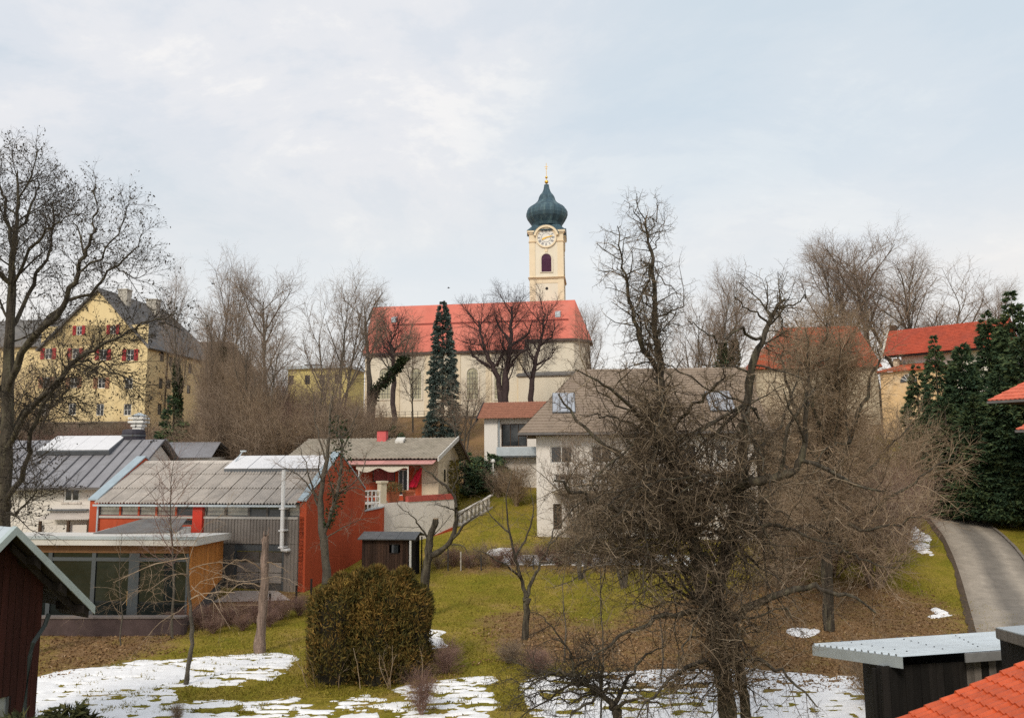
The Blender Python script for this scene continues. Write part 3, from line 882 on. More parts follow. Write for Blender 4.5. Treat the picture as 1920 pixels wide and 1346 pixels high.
for ang, nm in ((0, "front"), (math.pi / 2, "side")):
    KF = TF @ Matrix.Rotation(ang, 4, 'Z')
    ring(KF, (0, zck), 1.62, 1.9, 0, 2 * math.pi, -HT - .26, -HT - .02, 32).build("clock_surround", TPIL, church)
    ring(KF, (0, zck), 1.9, 2.3, R(10), R(170), -HT - .5, -HT + .4, 22).build("clock_gable", TPIL, church)
    bp_ = MB(KF); bp_.prism([(2.0 * math.cos(math.pi * k / 20), -HT - .01, zck + 2.0 * math.sin(math.pi * k / 20)) for k in range(21)], (0, .8, 0)); bp_.build("clock_backing", TPIL, church)
    face = MB(KF)
    face.prism([(1.62 * math.cos(2 * math.pi * k / 32), -HT - .14, zck + 1.62 * math.sin(2 * math.pi * k / 32)) for k in range(32)], (0, .12, 0))
    fo = face.build("clock_face", CLW, church)
    ROMAN = ["XII", "I", "II", "III", "IIII", "V", "VI", "VII", "VIII", "IX", "X", "XI"]
    num = MB(KF)
    for k in range(12):
        a = math.pi / 2 - k * math.pi / 6
        ux, uz = math.cos(a), math.sin(a); tx, tz_ = uz, -ux
        def bar(s0, s1, w=.026):
            # bar from (tangential, radial) s0 to s1
            p0 = Vector((tx * s0[0] + ux * (1.28 + s0[1]), 0, tz_ * s0[0] + uz * (1.28 + s0[1]))); p1 = Vector((tx * s1[0] + ux * (1.28 + s1[1]), 0, tz_ * s1[0] + uz * (1.28 + s1[1])))
            d = (p1 - p0).normalized(); n_ = Vector((-d.z, 0, d.x)) * w
            base = Vector((0, -HT - .17, zck))
            num.hexa([base + p0 - n_, base + p0 + n_, base + p1 + n_, base + p1 - n_] + [base + q + Vector((0, .029, 0)) for q in (p0 - n_, p0 + n_, p1 + n_, p1 - n_)])
        s = ROMAN[k]; wd = sum({'I': .10, 'V': .22, 'X': .22}[c] for c in s); x = -wd / 2
        for c in s:
            if c == 'I': bar((x + .05, -.24), (x + .05, .24)); x += .10
            elif c == 'V': bar((x + .02, .24), (x + .11, -.24)); bar((x + .20, .24), (x + .11, -.24)); x += .22
            else: bar((x + .02, .24), (x + .20, -.24)); bar((x + .20, .24), (x + .02, -.24)); x += .22
    num.build("numerals", CLD, fo)
    ring(KF, (0, zck), .82, .88, 0, 2 * math.pi, -HT - .17, -HT - .142, 28).build("inner_ring", CLD, fo)
    for hn, hl, hw, hour in (("minute_hand", 1.35, .08, 2.55), ("hour_hand", .95, .13, 8.2)):
        a = math.pi / 2 - hour * math.pi / 6; hm = MB(KF)
        d = Vector((math.cos(a), 0, math.sin(a))); n_ = Vector((-d.z, 0, d.x))
        yy = -HT - (.24 if hn[0] == 'm' else .21); b0 = Vector((0, yy, zck))
        hm.prism([b0 - d * .3 - n_ * hw * .6, b0 + d * hl * .6 - n_ * hw * 1.3, b0 + d * hl, b0 + d * hl * .6 + n_ * hw * 1.3, b0 - d * .3 + n_ * hw * .6], (0, .025, 0))
        hm.build(hn, GOLD, fo)
    # bell opening
    z0, z1 = tz(510), tz(476)
    a = arch(0, z0 - .12, z1 + .22, 1.18, 0); b = arch(0, z0, z1, .9, 0)
    fm = MB(KF); n = len(a)
    for i in range(n):
        j = (i + 1) % n
        fm.hexa([Vector((q[0], yy_, q[2])) for yy_ in (-HT - .16, -HT - .004) for q in (a[i], a[j], b[j], b[i])])
    f = fm.build("bell_opening", CHW, church)
    p = MB(KF); p.prism([(q[0], -HT - .05, q[2]) for q in b], (0, .045, 0)); p.build("louvre_panel", M("louvre " + nm, (.075, .03, .06), .8, .15), f)
    p = MB(KF)
    for k in range(12):
        zz = z0 + .1 + k * (z1 - z0 - .9) / 12; p.hexa([(-.86, -HT - .12, zz), (.86, -HT - .12, zz), (.86, -HT - .055, zz + .05), (-.86, -HT - .055, zz + .05), (-.86, -HT - .12, zz + .04), (.86, -HT - .12, zz + .04), (.86, -HT - .055, zz + .1), (-.86, -HT - .055, zz + .1)])
    p.build("louvre_slats", M("louvre slat " + nm, (.10, .035, .075), .8, .1), f)
    ring(KF, (0, tz(541)), .0, .28, 0, 2 * math.pi, -HT - .03, -HT - .003, 12).build("round_opening", SOFFIT, church)
    km = MB(KF); km.box(-.22, .22, -HT - .2, -HT - .004, tz(476) + .3, zck - 2.08); km.build("keystone", TPIL, church)
COPPER = M("weathered copper", (.045, .084, .112), .6, .35, .9, .15, 6, metal=.15, stain=(.16, .25, .26), stain_amt=.7, stain_scale=1.4, streak=True)
mb = MB(TF)
z0 = zc1 + .35; z1 = tz(419)
mb.hexa([(-3.5, -3.5, z0), (3.5, -3.5, z0), (3.5, 3.5, z0), (-3.5, 3.5, z0), (-2.3, -2.3, z1), (2.3, -2.3, z1), (2.3, 2.3, z1), (-2.3, 2.3, z1)])
for ang in (0, 1, 2, 3):
    KF = TF @ Matrix.Rotation(ang * math.pi / 2, 4, 'Z')
    q = ring(KF, (0, zck), 2.31, 2.42, R(15), R(165), -HT - .55, -1.0, 16)
    off = len(mb.v); mb.v += q.v; mb.f += [[i + off for i in f] for f in q.f]
mb.build("dome_skirt", COPPER, church)
prof = [(427, 27.5), (422, 29.5), (417, 33), (411, 37), (405, 39), (399, 38.8), (394, 36.5), (390, 32.5), (386.5, 27), (383, 22), (379, 18), (375, 16), (371, 15), (367, 13), (363, 9.5), (359, 7.2), (355, 5.8), (351, 4.9), (347, 4.5)]
SC = 140 / FPX
pr = [(w_ * SC * 1.03, zv(TF, v, 0, 0)) for v, w_ in prof]
fine_p = []
for i in range(len(pr) - 1):
    for k in range(3):
        t = k / 3; fine_p.append((pr[i][0] * (1 - t) + pr[i + 1][0] * t, pr[i][1] * (1 - t) + pr[i + 1][1] * t))
fine_p.append(pr[-1])
mb = MB(TF); mb.lathe(fine_p, n=32, flute=-.035); mb.build("onion_dome", COPPER, church, smooth=False)
fin = thing  # keep name short
def z0v(v): return zv(TF, v, 0, 0)
mb = MB(TF)
def ball(m_, z, r): m_.lathe([(r * math.sin(math.pi * k / 8) + .001, z - r * math.cos(math.pi * k / 8)) for k in range(9)], n=14)
ball(mb, z0v(341.5), .36); ball(mb, z0v(333), .25); mb.lathe([(.05, z0v(347)), (.045, z0v(306))], n=6)
mb.box(-.32, .32, -.03, .03, z0v(313) - .03, z0v(313) + .04); mb.box(-.22, .22, -.03, .03, z0v(316.5) - .03, z0v(316.5) + .04)
mb.build("gilded_finial", GOLD, church)

# churchyard wall and railing
CWF, cwl = frame(at(700, 790, 118), at(935, 790, 114))
cyw = thing("churchyard_wall", "dark rubble wall with railing below the church", "wall", CWF @ Vector((0, 0, 12)))
zt = zv(CWF, 783, 8, 0)
mb = MB(CWF); mb.box(-6, cwl + 8, 0, .5, 10, zt); mb.build("masonry", STONE, cyw)
mb = MB(CWF); mb.box(-6.05, cwl + 8.05, -.06, .56, zt, zt + .14); mb.build("coping", M("wall coping", (.10, .085, .07), .9, .2), cyw)
RAILM = M("iron railing", (.05, .05, .05), .6)
mb = MB(CWF)
for k in range(int(cwl + 12)): mb.box(-5 + k - .03, -5 + k + .03, .22, .28, zt + .14, zt + 1.0)
mb.build("rail_posts", RAILM, cyw)
mb = MB(CWF)
for zz in (zt + .55, zt + .97): mb.box(-6, cwl + 8, .23, .27, zz - .02, zz + .02)
mb.build("rail", RAILM, cyw)

# ---------------------------------------------------------------- yellow gabled building
YEL = M("yellow plaster", (.75, .605, .34), .9, .06, .5, .12, 9, stain=(.60, .40, .15), stain_amt=.35, stain_scale=.4, streak=True)
SHUT = M("red shutters", (.36, .035, .04), .7, .2)
SHUT2 = M("branch-veiled shutters", (.34, .17, .10), .8, .2)  # duller lower shutters: the veil of branches before them is put into the colour
yA = at(76, 660, 101); yB = at(277, 650, 99.5)
YF, yl = frame(yA, yB)
yz = zv(YF, 645, yl, 0); yzr = zv(YF, 541, yl * .52, 0)
yD = 20.0
ybz = 10.5
yel = thing("yellow_gabled_building", "yellow house with tall gable, red shutters and slate roof", "building", YF @ Vector((0, 0, ybz)))
px_m = yl / (277 - 76)
holes = []; shut = []
for u, v0, v1, w in [(89, 653, 673, 14), (140, 653, 673, 14), (192, 655, 675, 14), (243, 655, 676, 14), (89, 707, 727, 14), (140, 707, 727, 14), (192, 708, 728, 14), (243, 709, 729, 14), (144, 611, 628, 11), (208, 611, 628, 11), (89, 756, 778, 14), (140, 756, 778, 14), (192, 757, 779, 14), (243, 757, 779, 14)]:
    xc = xu(YF, u, 0, 20); z1 = zv(YF, v0, xc, 0); z0 = zv(YF, v1, xc, 0); hw = w * px_m / 2
    holes.append((xc - hw, xc + hw, z0, z1))
mb = wall(YF, 0, yl, ybz, yz, 0, holes)
gz0 = yz
# gable above the eaves, cut round the two attic windows
att = [h for h in holes if h[2] > gz0]
xr = yl * .52
def gx_at(z, s): return (xr * (z - yz) / (yzr - yz)) if s < 0 else (yl - (yl - xr) * (z - yz) / (yzr - yz))
zs = [yz] + sorted({h[2] for h in att} | {h[3] for h in att}) + [yzr]
if att:
    za, zb_ = att[0][2], att[0][3]
    att = [(h[0], h[1], za, zb_) for h in att]; zs = [yz, za, zb_, yzr]
    holes = [h for h in holes if h[2] <= gz0] + att
    mb.poly([(gx_at(yz, -1), 0, yz), (gx_at(yz, 1), 0, yz), (gx_at(za, 1), 0, za), (gx_at(za, -1), 0, za)])
    cuts = [gx_at(za, -1), att[0][0], att[0][1], att[1][0], att[1][1], gx_at(za, 1)]
    top = [gx_at(zb_, -1)] + cuts[1:5] + [gx_at(zb_, 1)]
    for k in (0, 2, 4): mb.poly([(cuts[k], 0, za), (cuts[k + 1], 0, za), (top[k + 1], 0, zb_), (top[k], 0, zb_)])
    mb.poly([(gx_at(zb_, -1), 0, zb_), (gx_at(zb_, 1), 0, zb_), (xr, 0, yzr)])
mb.build("gable_wall", YEL, yel)
for h in holes:
    w = window(yel, YF, h, 0, WFRAME, GLASS, 2, 2, .09, inset=.08)
    hw = (h[1] - h[0]) * .52
    for s in (-1, 1):
        x0 = h[0] - hw - .03 if s < 0 else h[1] + .03
        q = MB(YF); q.box(x0, x0 + hw, -.09, -.02, h[2] - .02, h[3] + .02)
        for k in range(7): q.box(x0 + .06, x0 + hw - .06, -.11, -.089, h[2] + .1 + k * (h[3] - h[2] - .2) / 7, h[2] + .16 + k * (h[3] - h[2] - .2) / 7)
        if h[2] > 17.3: q.build("shutter", SHUT if h[2] > 19.5 else SHUT2, w)
# right side wall
YS = YF @ Matrix(((0, -1, 0, yl), (1, 0, 0, 0), (0, 0, 1, 0), (0, 0, 0, 1)))   # x runs away along the side, y inwards
sh = []
for u, v0, v1 in [(303, 657, 678), (320, 669, 688), (332, 674, 693), (356, 682, 700), (303, 709, 729), (318, 711, 729), (330, 714, 731), (355, 722, 738), (303, 757, 778), (320, 757, 775), (333, 756, 774)]:
    xc = xu(YS, u, 0, 20); z1 = zv(YS, v0, xc, 0); z0 = zv(YS, v1, xc, 0)
    sh.append((xc - .5, xc + .5, z0, z1))
# keep openings on common rows
mb = MB(YS); 
mb = wall(YS, 0, yD, ybz, yz, 0, sh, .2)
mb.build("side_wall", YEL, yel)
mb = MB(YF); mb.poly([(0, yD, ybz), (0, 0, ybz), (0, 0, yz), (0, yD, yz)]); mb.poly([(yl, yD, ybz), (0, yD, ybz), (0, yD, yz), (yl, yD, yz)]); mb.build("rear_wall", YEL, yel)
for h in sh: window(yel, YS, h, 0, BROWNWOOD, GLASS, 2, 2, .08, inset=.1)
mb = MB(YF); oz = .35
ov = .5
sl = (yzr - yz) / (yl - xr)
mb.slab((yl + ov, -.4, yz - ov * sl), (yl + ov, yD + .3, yz - ov * sl), (xr, yD - 4, yzr + .1), (xr, -.4, yzr + .1), .25)
sl2 = (yzr - yz) / xr
mb.slab((-ov, yD + .3, yz - ov * sl2), (-ov, -.4, yz - ov * sl2), (xr, -.4, yzr + .1), (xr, yD - 4, yzr + .1), .25)
mb.poly([(yl + ov, yD + .3, yz - ov * sl), (-ov, yD + .3, yz - ov * sl2), (xr, yD - 4, yzr + .1)])
mb.build("roof", SLATE, yel)
CHIM = M("chimney render", (.50, .47, .41), .9, .15, 2, stain=(.25, .22, .2), stain_amt=.5)
for u, Yd, w in ((238, 3.5, 1.3), (276, 10.5, 1.6)):
    yloc = Yd; x0 = xr + 1.0
    c = MB(YF); c.box(x0 - w / 2, x0 + w / 2, yloc, yloc + 1.1, yzr - 3, yzr + .5); c.box(x0 - w / 2 - .1, x0 + w / 2 + .1, yloc - .1, yloc + 1.2, yzr + .5, yzr + .68)
    c.build("chimney", CHIM, yel)
mb = MB(YS); mb.tube([(xu(YS, 313, -.15, 19), -.15, yz - .3), (xu(YS, 311, -.15, 19), -.15, ybz)], .09); mb.build("downpipe", BROWNWOOD, yel)
# lower wing behind
wA = at(366, 700, 121); wB = at(398, 700, 119)
wing = thing("slate_roofed_wing", "brown slate roofed house behind the yellow building's far corner", "building", (wA.x, wA.y, 13))
WFm, wlen = frame(wA, wB)
z_e = zv(WFm, 690, wlen, 0); z_r = zv(WFm, 643, 0, 5)
mb = MB(WFm); mb.box(-5, wlen - .3, 0, 9, 11, z_e); mb.build("wall", YEL, wing)
mb = MB(WFm); mb.slab((-6, -.4, z_e - .2), (wlen + .2, -.4, z_e - .2), (wlen - 1.6, 4.5, z_r), (-6, 4.5, z_r + .6), .2); mb.slab((wlen + .2, 9.4, z_e - .2), (-6, 9.4, z_e - .2), (-6, 4.5, z_r + .6), (wlen - 1.6, 4.5, z_r), .2)
mb.poly([(wlen + .2, -.4, z_e - .2), (wlen + .2, 9.4, z_e - .2), (wlen - 1.6, 4.5, z_r)]); mb.build("roof", M("brown slate", (.15, .115, .095), .8, .2, 2, .3, 15), wing)
# yellow annex wall in front of it
aA = at(364, 720, 117); aB = at(420, 720, 116)
AF, al = frame(aA, aB)
ann = thing("yellow_annex", "low yellow annex with pent roof right of the yellow building", "building", (aA.x, aA.y, 13))
za_ = zv(AF, 718, al, 0)
mb = MB(AF); mb.box(-1, al, 0, 1.5, 11, za_); mb.build("wall", YEL, ann)
mb = MB(AF); mb.hexa([(-1.3, -.5, za_ + .45), (al + .4, -.5, za_ - .1), (al + .4, 1.7, za_ - .1), (-1.3, 1.7, za_ + .45), (-1.3, -.5, za_ + .8), (al + .4, -.5, za_ + .2), (al + .4, 1.7, za_ + .5), (-1.3, 1.7, za_ + 1.1)]); mb.build("roof", TILEBROWN, ann)
# dark roofed wing at far left
lA = at(-60, 640, 108); lB = at(95, 640, 106)
LF, ll = frame(lA, lB)
lw = thing("dark_roofed_building", "dark roofed building at the left edge behind the yellow gable", "building", (lA.x, lA.y, 11))
z0 = zv(LF, 652, 3, 0); z1 = zv(LF, 601, 3, 5)
mb = MB(LF); mb.box(-12, ll, .5, 10, 10, z0); mb.build("wall", YEL, lw)
mb = MB(LF); mb.slab((-13, 0, z0), (ll, 0, z0), (ll, 5, z1), (-13, 5, z1), .2); mb.slab((ll, 10.5, z0), (-13, 10.5, z0), (-13, 5, z1), (ll, 5, z1), .2); mb.build("roof", SLATE, lw)
# retaining wall under the yellow building
sA = at(-40, 800, 92); sB = at(255, 806, 90)
SF, sl_ = frame(sA, sB)
st = thing("retaining_wall", "old rubble retaining wall below the yellow building", "wall", (sA.x, sA.y, 8))
zt = zv(SF, 794, sl_ / 2, 0)
mb = MB(SF); mb.box(-4, sl_, 0, .8, 5, zt); mb.build("masonry", STONE, st)
mb = MB(SF); mb.box(-4.1, sl_ + .1, -.1, .9, zt, zt + .18); mb.build("coping", M("stone coping", (.22, .19, .15), .9, .25), st)
# far yellow block with flat roof
fA = at(540, 700, 150); fB = at(652, 700, 148)
FF, fl = frame(fA, fB)
fb = thing("flat_roofed_block", "distant yellow block with flat grey roof behind the slope trees", "building", (fA.x, fA.y, 14))
z1 = zv(FF, 692, 3, 0)
hh = []
for u in (545, 576, 604, 632):
    x = xu(FF, u, 0, 22); hh.append((x - .55, x + .55, z1 - 3.0, z1 - 1.2))
YG = M("lemon plaster", (.66, .56, .22), .9, .08)
mb = wall(FF, 0, fl, 14, z1, 0, hh); mb.poly([(fl, 0, 14), (fl, 9, 14), (fl, 9, z1), (fl, 0, z1)]); mb.poly([(0, 9, 14), (0, 0, 14), (0, 0, z1), (0, 9, z1)]); mb.build("wall", YG, fb)
for h in hh: window(fb, FF, h, 0, BROWNWOOD, GLASS, 2, 1, .08)
mb = MB(FF); mb.box(-.5, fl + .5, -.6, 9.5, z1, z1 + .55); mb.build("roof", ZINC, fb)
mb = MB(FF); mb.box(2, 5, 3, 6, z1 + .55, z1 + 1.3); mb.build("roof_vent", DARKMETAL, fb)
# ---------------------------------------------------------------- white house at the left
hA = at(40, 905, 55); hB = at(230, 905, 55)
HF, hl = frame(hA, hB)
ze = zv(HF, 906, 4, 0); zr = zv(HF, 828, 4, 5.2)
wh = thing("white_house", "white plastered house with seamed metal roof and large roof light", "house", HF @ Vector((0, 0, 1.5)))
x0 = -7; xe = xu(HF, 232, 0, ze)
hwin = (xu(HF, 119, 0, ze - 1), xu(HF, 150, 0, ze - 1), zv(HF, 941, 3, 0), zv(HF, 907.5, 3, 0))
mb = wall(HF, x0, xe, .5, ze, 0, [hwin], .15); mb.poly([(xe, 0, .5), (xe, 10, .5), (xe, 10, ze), (xe, 5.2, zr - .2), (xe, 0, ze)]); mb.poly([(x0, 10, .5), (x0, 0, .5), (x0, 0, ze), (x0, 5.2, zr - .2), (x0, 10, ze)]); mb.poly([(xe, 10, .5), (x0, 10, .5), (x0, 10, ze), (xe, 10, ze)])
mb.build("wall", WHITE, wh)
w = window(wh, HF, hwin, 0, WFRAME, GLASS, 2, 1, .13, inset=.03)
mb = MB(HF); mb.box(hwin[0] - .12, hwin[1] + .12, -.06, -.004, hwin[2] - .14, hwin[2] - .01); mb.build("sill", M("pale sill", (.6, .55, .5), .8), w)
SEAM = M("seamed metal roofing", (.265, .26, .275), .5, .12, 1.2, .1, 10, metal=.25, stain=(.30, .30, .32), stain_amt=.4, rand=.10)
SEAMD = M("dark standing seam", (.085, .085, .095), .5, .1, metal=.2)
npan = 17; yo = -.7; slp = (zr - ze) / 5.2
for k in range(npan):
    a = x0 - .3 + (xe - x0 + .8) * k / npan; b = x0 - .3 + (xe - x0 + .8) * (k + 1) / npan
    q = MB(HF); q.slab((a + .004, yo, ze + yo * slp + .15), (b - .004, yo, ze + yo * slp + .15), (b - .004, 5.2, zr + .15), (a + .004, 5.2, zr + .15), .05)
    q.build("roof_panel", SEAM, wh)
    q = MB(HF); q.slab((b - .05, yo, ze + yo * slp + .22), (b + .02, yo, ze + yo * slp + .22), (b + .02, 5.2, zr + .22), (b - .05, 5.2, zr + .22), .067); q.build("standing_seam", SEAMD, wh)
mb = MB(HF); mb.slab((xe + .6, 11, ze - .4), (x0 - .3, 11, ze - .4), (x0 - .3, 5.2, zr + .15), (xe + .6, 5.2, zr + .15), .05); mb.build("rear_roof", SEAM, wh)
mb = MB(HF); mb.box(x0 - .3, xe + .5, yo - .12, yo + .02, ze + yo * slp - .02, ze + yo * slp + .12); mb.build("gutter", GUTTER, wh)
mb = MB(HF)
for k in range(9): mb.box(x0 + 1 + k * 1.35, x0 + 1.14 + k * 1.35, yo + .05, -.004, ze - .36, ze - .2)
mb.build("rafter_ends", BROWNWOOD, wh)
# big white roof light
ra, rb = xu(HF, 66, 3, ze + 3 * slp), xu(HF, 203, 3, ze + 3 * slp)
ys0 = 3.0; q = MB(HF)
q.slab((ra, ys0, ze + ys0 * slp + .55), (rb, ys0, ze + ys0 * slp + .55), (rb, 5.6, zr + .45), (ra, 5.6, zr + .45), .3); lightf = q.build("roof_light", DARKMETAL, wh)
OPAL = M("opal glazing", (.66, .66, .68), .35, .05, 1.5, spec=.5)
for k in range(4):
    a = ra + .06 + (rb - ra - .12) * k / 4; b = ra + .06 + (rb - ra - .12) * (k + 1) / 4
    q = MB(HF); q.slab((a + .012, ys0 + .1, ze + (ys0 + .1) * slp + .585), (b - .012, ys0 + .1, ze + (ys0 + .1) * slp + .585), (b - .012, 5.55, zr + .487), (a + .012, 5.55, zr + .487), .03); q.build("pane", OPAL, lightf)
# lean-to
la, lb = xu(HF, 70, -1.6, 4), xu(HF, 168, -1.6, 4)
zl = zv(HF, 975, la + 1, -1.8); zl2 = zv(HF, 961, la + 1, 0)
CORR = M("weathered fibre cement", (.46, .42, .38), .9, .14, 1.2, .15, 30, stain=(.27, .25, .23), stain_amt=.55, stain_scale=.9, rand=.09)
lt = roof_skin("porch_roof", wh, [(la, -1.8, zl), (lb, -1.8, zl), (lb, -.02, zl2), (la, -.02, zl2)], 1, 24, CORR, .05, .01, 4, HF)
for u in (74, 127, 165):
    mb = MB(HF); x = xu(HF, u, -1.7, 3.5); mb.box(x - .08, x + .08, -1.75, -1.6, 1.0, zl - .06); mb.build("porch_post", BROWNWOOD, wh)
mb = MB(HF); mb.box(la + .1, lb - .1, -1.5, -1.35, 1.0, zl - .35); mb.build("porch_screen", WHITE, wh)
mb = MB(HF); mb.box(xu(HF, 92, -.05, 5), xu(HF, 166, -.05, 5), -.3, -.004, zv(HF, 957, 3, 0), zv(HF, 954, 3, 0)); mb.build("ledge", DARKMETAL, wh)
# grey annex behind with dark flue and white lantern
bA = at(205, 840, 62); bB = at(390, 840, 63)
BF, bl = frame(bA, bB)
gb = thing("grey_roofed_workshop", "long grey roofed workshop behind the white house", "building", (bA.x, bA.y, 2))
z0 = zv(BF, 858, 3, 0); z1 = zv(BF, 829, 3, 4.5)
mb = MB(BF); mb.box(-2, bl, .4, 9, 2, z0); mb.build("wall", WHITE, gb)
for k in range(8):
    a, b = -2.3 + (bl + 2.6) * k / 8, -2.3 + (bl + 2.6) * (k + 1) / 8
    q = MB(BF); q.slab((a + .01, 0, z0), (b - .01, 0, z0), (b - .01 - .35, 4.5, z1), (a + .01 - .35 * (k > 0), 4.5, z1), .06); q.build("roof_panel", SEAM, gb)
mb = MB(BF); mb.slab((bl + .3, 9.3, z0), (-2.3, 9.3, z0), (-2.3, 4.5, z1), (bl - .05, 4.5, z1), .06); mb.build("rear_roof", SEAM, gb)
fc = at(249, 850, 61)
fl_ = thing("flue_drum", "fat dark metal flue drum rising behind the white house roof", "chimney", (fc.x, fc.y, 7.5))
zt0, zt1 = at(249, 856, 61).z, at(249, 806, 61).z
mb = MB(); mb.lathe([(.86, zt0 - 1), (.86, zt1 - .25), (.8, zt1), (.5, zt1 + .05)], (fc.x, fc.y, 0), 20); mb.build("drum", M("dark flue paint", (.04, .037, .05), .6, .3, 2), fl_, smooth=False)
mb = MB(); mb.lathe([(.9, zt1 - .5), (.9, zt1 - .38)], (fc.x, fc.y, 0), 20); mb.build("band", DARKMETAL, fl_)
lc = at(260, 800, 64)
wv = thing("white_lantern_vent", "small white slatted ventilator above the dark flue", "vent", (lc.x, lc.y, lc.z))
mb = MB()
for k, hw in enumerate((.45, .62, .62)):
    mb.box(lc.x - hw, lc.x + hw, lc.y - hw, lc.y + hw, lc.z + k * .3, lc.z + .18 + k * .3)
mb.box(lc.x - .35, lc.x + .35, lc.y - .35, lc.y + .35, lc.z - 1.4, lc.z + .9); mb.build("louvres", WFRAME, wv)
mb = MB(); mb.lathe([(.75, lc.z + .88), (.1, lc.z + 1.15)], (lc.x, lc.y, 0), 4); mb.build("cap", ZINC, wv)
# red roof at far left + orange chimney
rA = at(-60, 865, 58); rB = at(56, 850, 60)
RF, rl = frame(rA, rB)
rh = thing("red_roofed_house", "low house with red tiled roof at the left edge", "house", (rA.x, rA.y, 2))
z0, z1 = zv(RF, 872, 3, 0), zv(RF, 829, 3, 5)
roof_skin("roof", rh, [(-3, 0, z0), (rl + .2, 0, z0), (rl - .6, 5, z1), (-3, 5, z1)], 14, 34, TILERED, .05, .05, 3, RF)
mb = MB(RF); mb.box(-3, rl - .5, .5, 9, 2, z0); mb.build("wall", WHITE, rh)
mb = MB(RF); xx = xu(RF, 5, 3, 9); mb.box(xx - .35, xx + .35, 3, 3.8, z0, zv(RF, 808, xx, 3)); mb.build("chimney", M("orange brick", (.42, .15, .06), .9, .2, 6), rh)

# ---------------------------------------------------------------- red workshop
PR = at(575, 938, 48.0)
PL = at(172, 943, 50.6)
e2 = Vector((2.25, 7.0))
BFm, L = frame(PL, PR, e2)
D = 7.35
zE = (PL.z + PR.z) / 2
zR = zv(BFm, 866, L * .5, D * .52)
RED = M("oxide red render", (.42, .075, .030), .9, .12, .8, .25, 16, stain=(.30, .035, .016), stain_amt=.55, stain_scale=.7, streak=True)
red = thing("red_workshop", "long workshop with ribbed grey roof and oxide red gable", "workshop", BFm @ Vector((L / 2, 0, .2)))
def bx(u, z=4.5): return xu(BFm, u, 0, z)
clere = []
edges = [183, 224, 259, 292, 329, 364]
zc0, zc1_ = zv(BFm, 966, 3, 0), zE - .12
for a, b in zip(edges[:-1], edges[1:]): clere.append((bx(a) + .06, bx(b) - .06, zc0, zc1_))
edg2 = [384, 422, 466, 500, 538, 572]
for a, b in zip(edg2[:-1], edg2[1:]): clere.append((bx(a) + .06, bx(b) - .06, zc0, zc1_))
dw = (bx(294, 3.7), bx(362, 3.7), zv(BFm, 983, 4, 0), zc0 - .25)
mb = wall(BFm, .45, bx(373), .0, zE, 0, clere[:5] + [dw], .2); mb.build("front_wall", RED, red)
CLADB = M("wall behind cladding", (.12, .11, .10), .9)
door = (bx(438, 1.5), bx(531, 1.5), zv(BFm, 1112, 10, 0), zv(BFm, 1019, 10, 0))
mb = wall(BFm, bx(373), L - .45, -.2, zE, 0, clere[5:] + [door], .2); mb.build("front_wall", CLADB, red)
GL3 = M("pale clerestory glass", (.30, .29, .25), .15, .3, 1.5, spec=.6)
for i, h in enumerate(clere):
    window(red, BFm, h, 0, DFRAME, GLASS if i in (4, 7, 8) else GL3, 1, 1, .06, name="clerestory_window", inset=.06)
window(red, BFm, dw, 0, DFRAME, GLASS, 3, 1, .06, inset=.05)
mb = MB(BFm); mb.box(.5, L - .5, -.1, -.004, zc0 - .16, zc0 - .02); mb.build("sill_band", M("pale sill band", (.42, .40, .37), .7), red)
# corrugated cladding sheets
CLAD = M("brown grey cladding", (.225, .20, .18), .6, .1, 1.5, metal=.15, rand=.07, stain=(.10, .09, .085), stain_amt=.4)
def clad(x0, x1, z0, z1, n, yoff=-.03):
    for k in range(n):
        a, b = x0 + (x1 - x0) * k / n, x0 + (x1 - x0) * (k + 1) / n
        q = MB(BFm); m_ = max(2, int((b - a) / .2)); pts = []
        for i in range(m_):
            s = (b - a) / m_; p = a + i * s
            pts += [(p + .004 * (i == 0), yoff), (p + s * .35, yoff), (p + s * .5, yoff - .05), (p + s * .85, yoff - .05)]
        pts.append((b - .006, yoff))
        for (p, y0), (r_, y1) in zip(pts[:-1], pts[1:]):
            q.poly([(p, y0, z0), (r_, y1, z0), (r_, y1, z1), (p, y0, z1)])
        q.build("cladding_sheet", CLAD, red)
clad(bx(383), L - .46, door[3] + .02, zc0 - .17, 6)
clad(door[1] + .05, L - .46, -.1, door[3], 1)
mb = MB(BFm); x = bx(365); mb.box(x, bx(383), -.22, -.004, .5, zE - .15); mb.build("red_pier", M("bright red paint", (.55, .045, .025), .7, .08), red)
# sectional door in the lower part
PANE = M("grey door panel", (.27, .245, .225), .55, .12, 1.5)
GLD = M("dim door glass", (.10, .095, .09), .2, .3, 2, spec=.5)
dwid = door[1] - door[0]
dn = thing
fd = MB(BFm); fd.box(door[0], door[1], .02, .12, door[3] - .42, door[3]); fd.box(door[0], door[0] + .12, .02, .12, door[2], door[3] - .42); fd.box(door[1] - .12, door[1], .02, .12, door[2], door[3] - .42)
fdo = fd.build("loading_door", DFRAME, red)
for i in range(2):
    for j in range(4):
        a = door[0] + .14 + (dwid - .28) * i / 2; b = door[0] + .14 + (dwid - .28) * (i + 1) / 2
        h = door[3] - .45 - door[2]; c = door[2] + h * j / 4
        q = MB(BFm); q.box(a + .02, b - .02, .06, .1, c + .02, c + h / 4 - .02); q.build("door_panel", PANE if j % 3 else GLD, fdo)
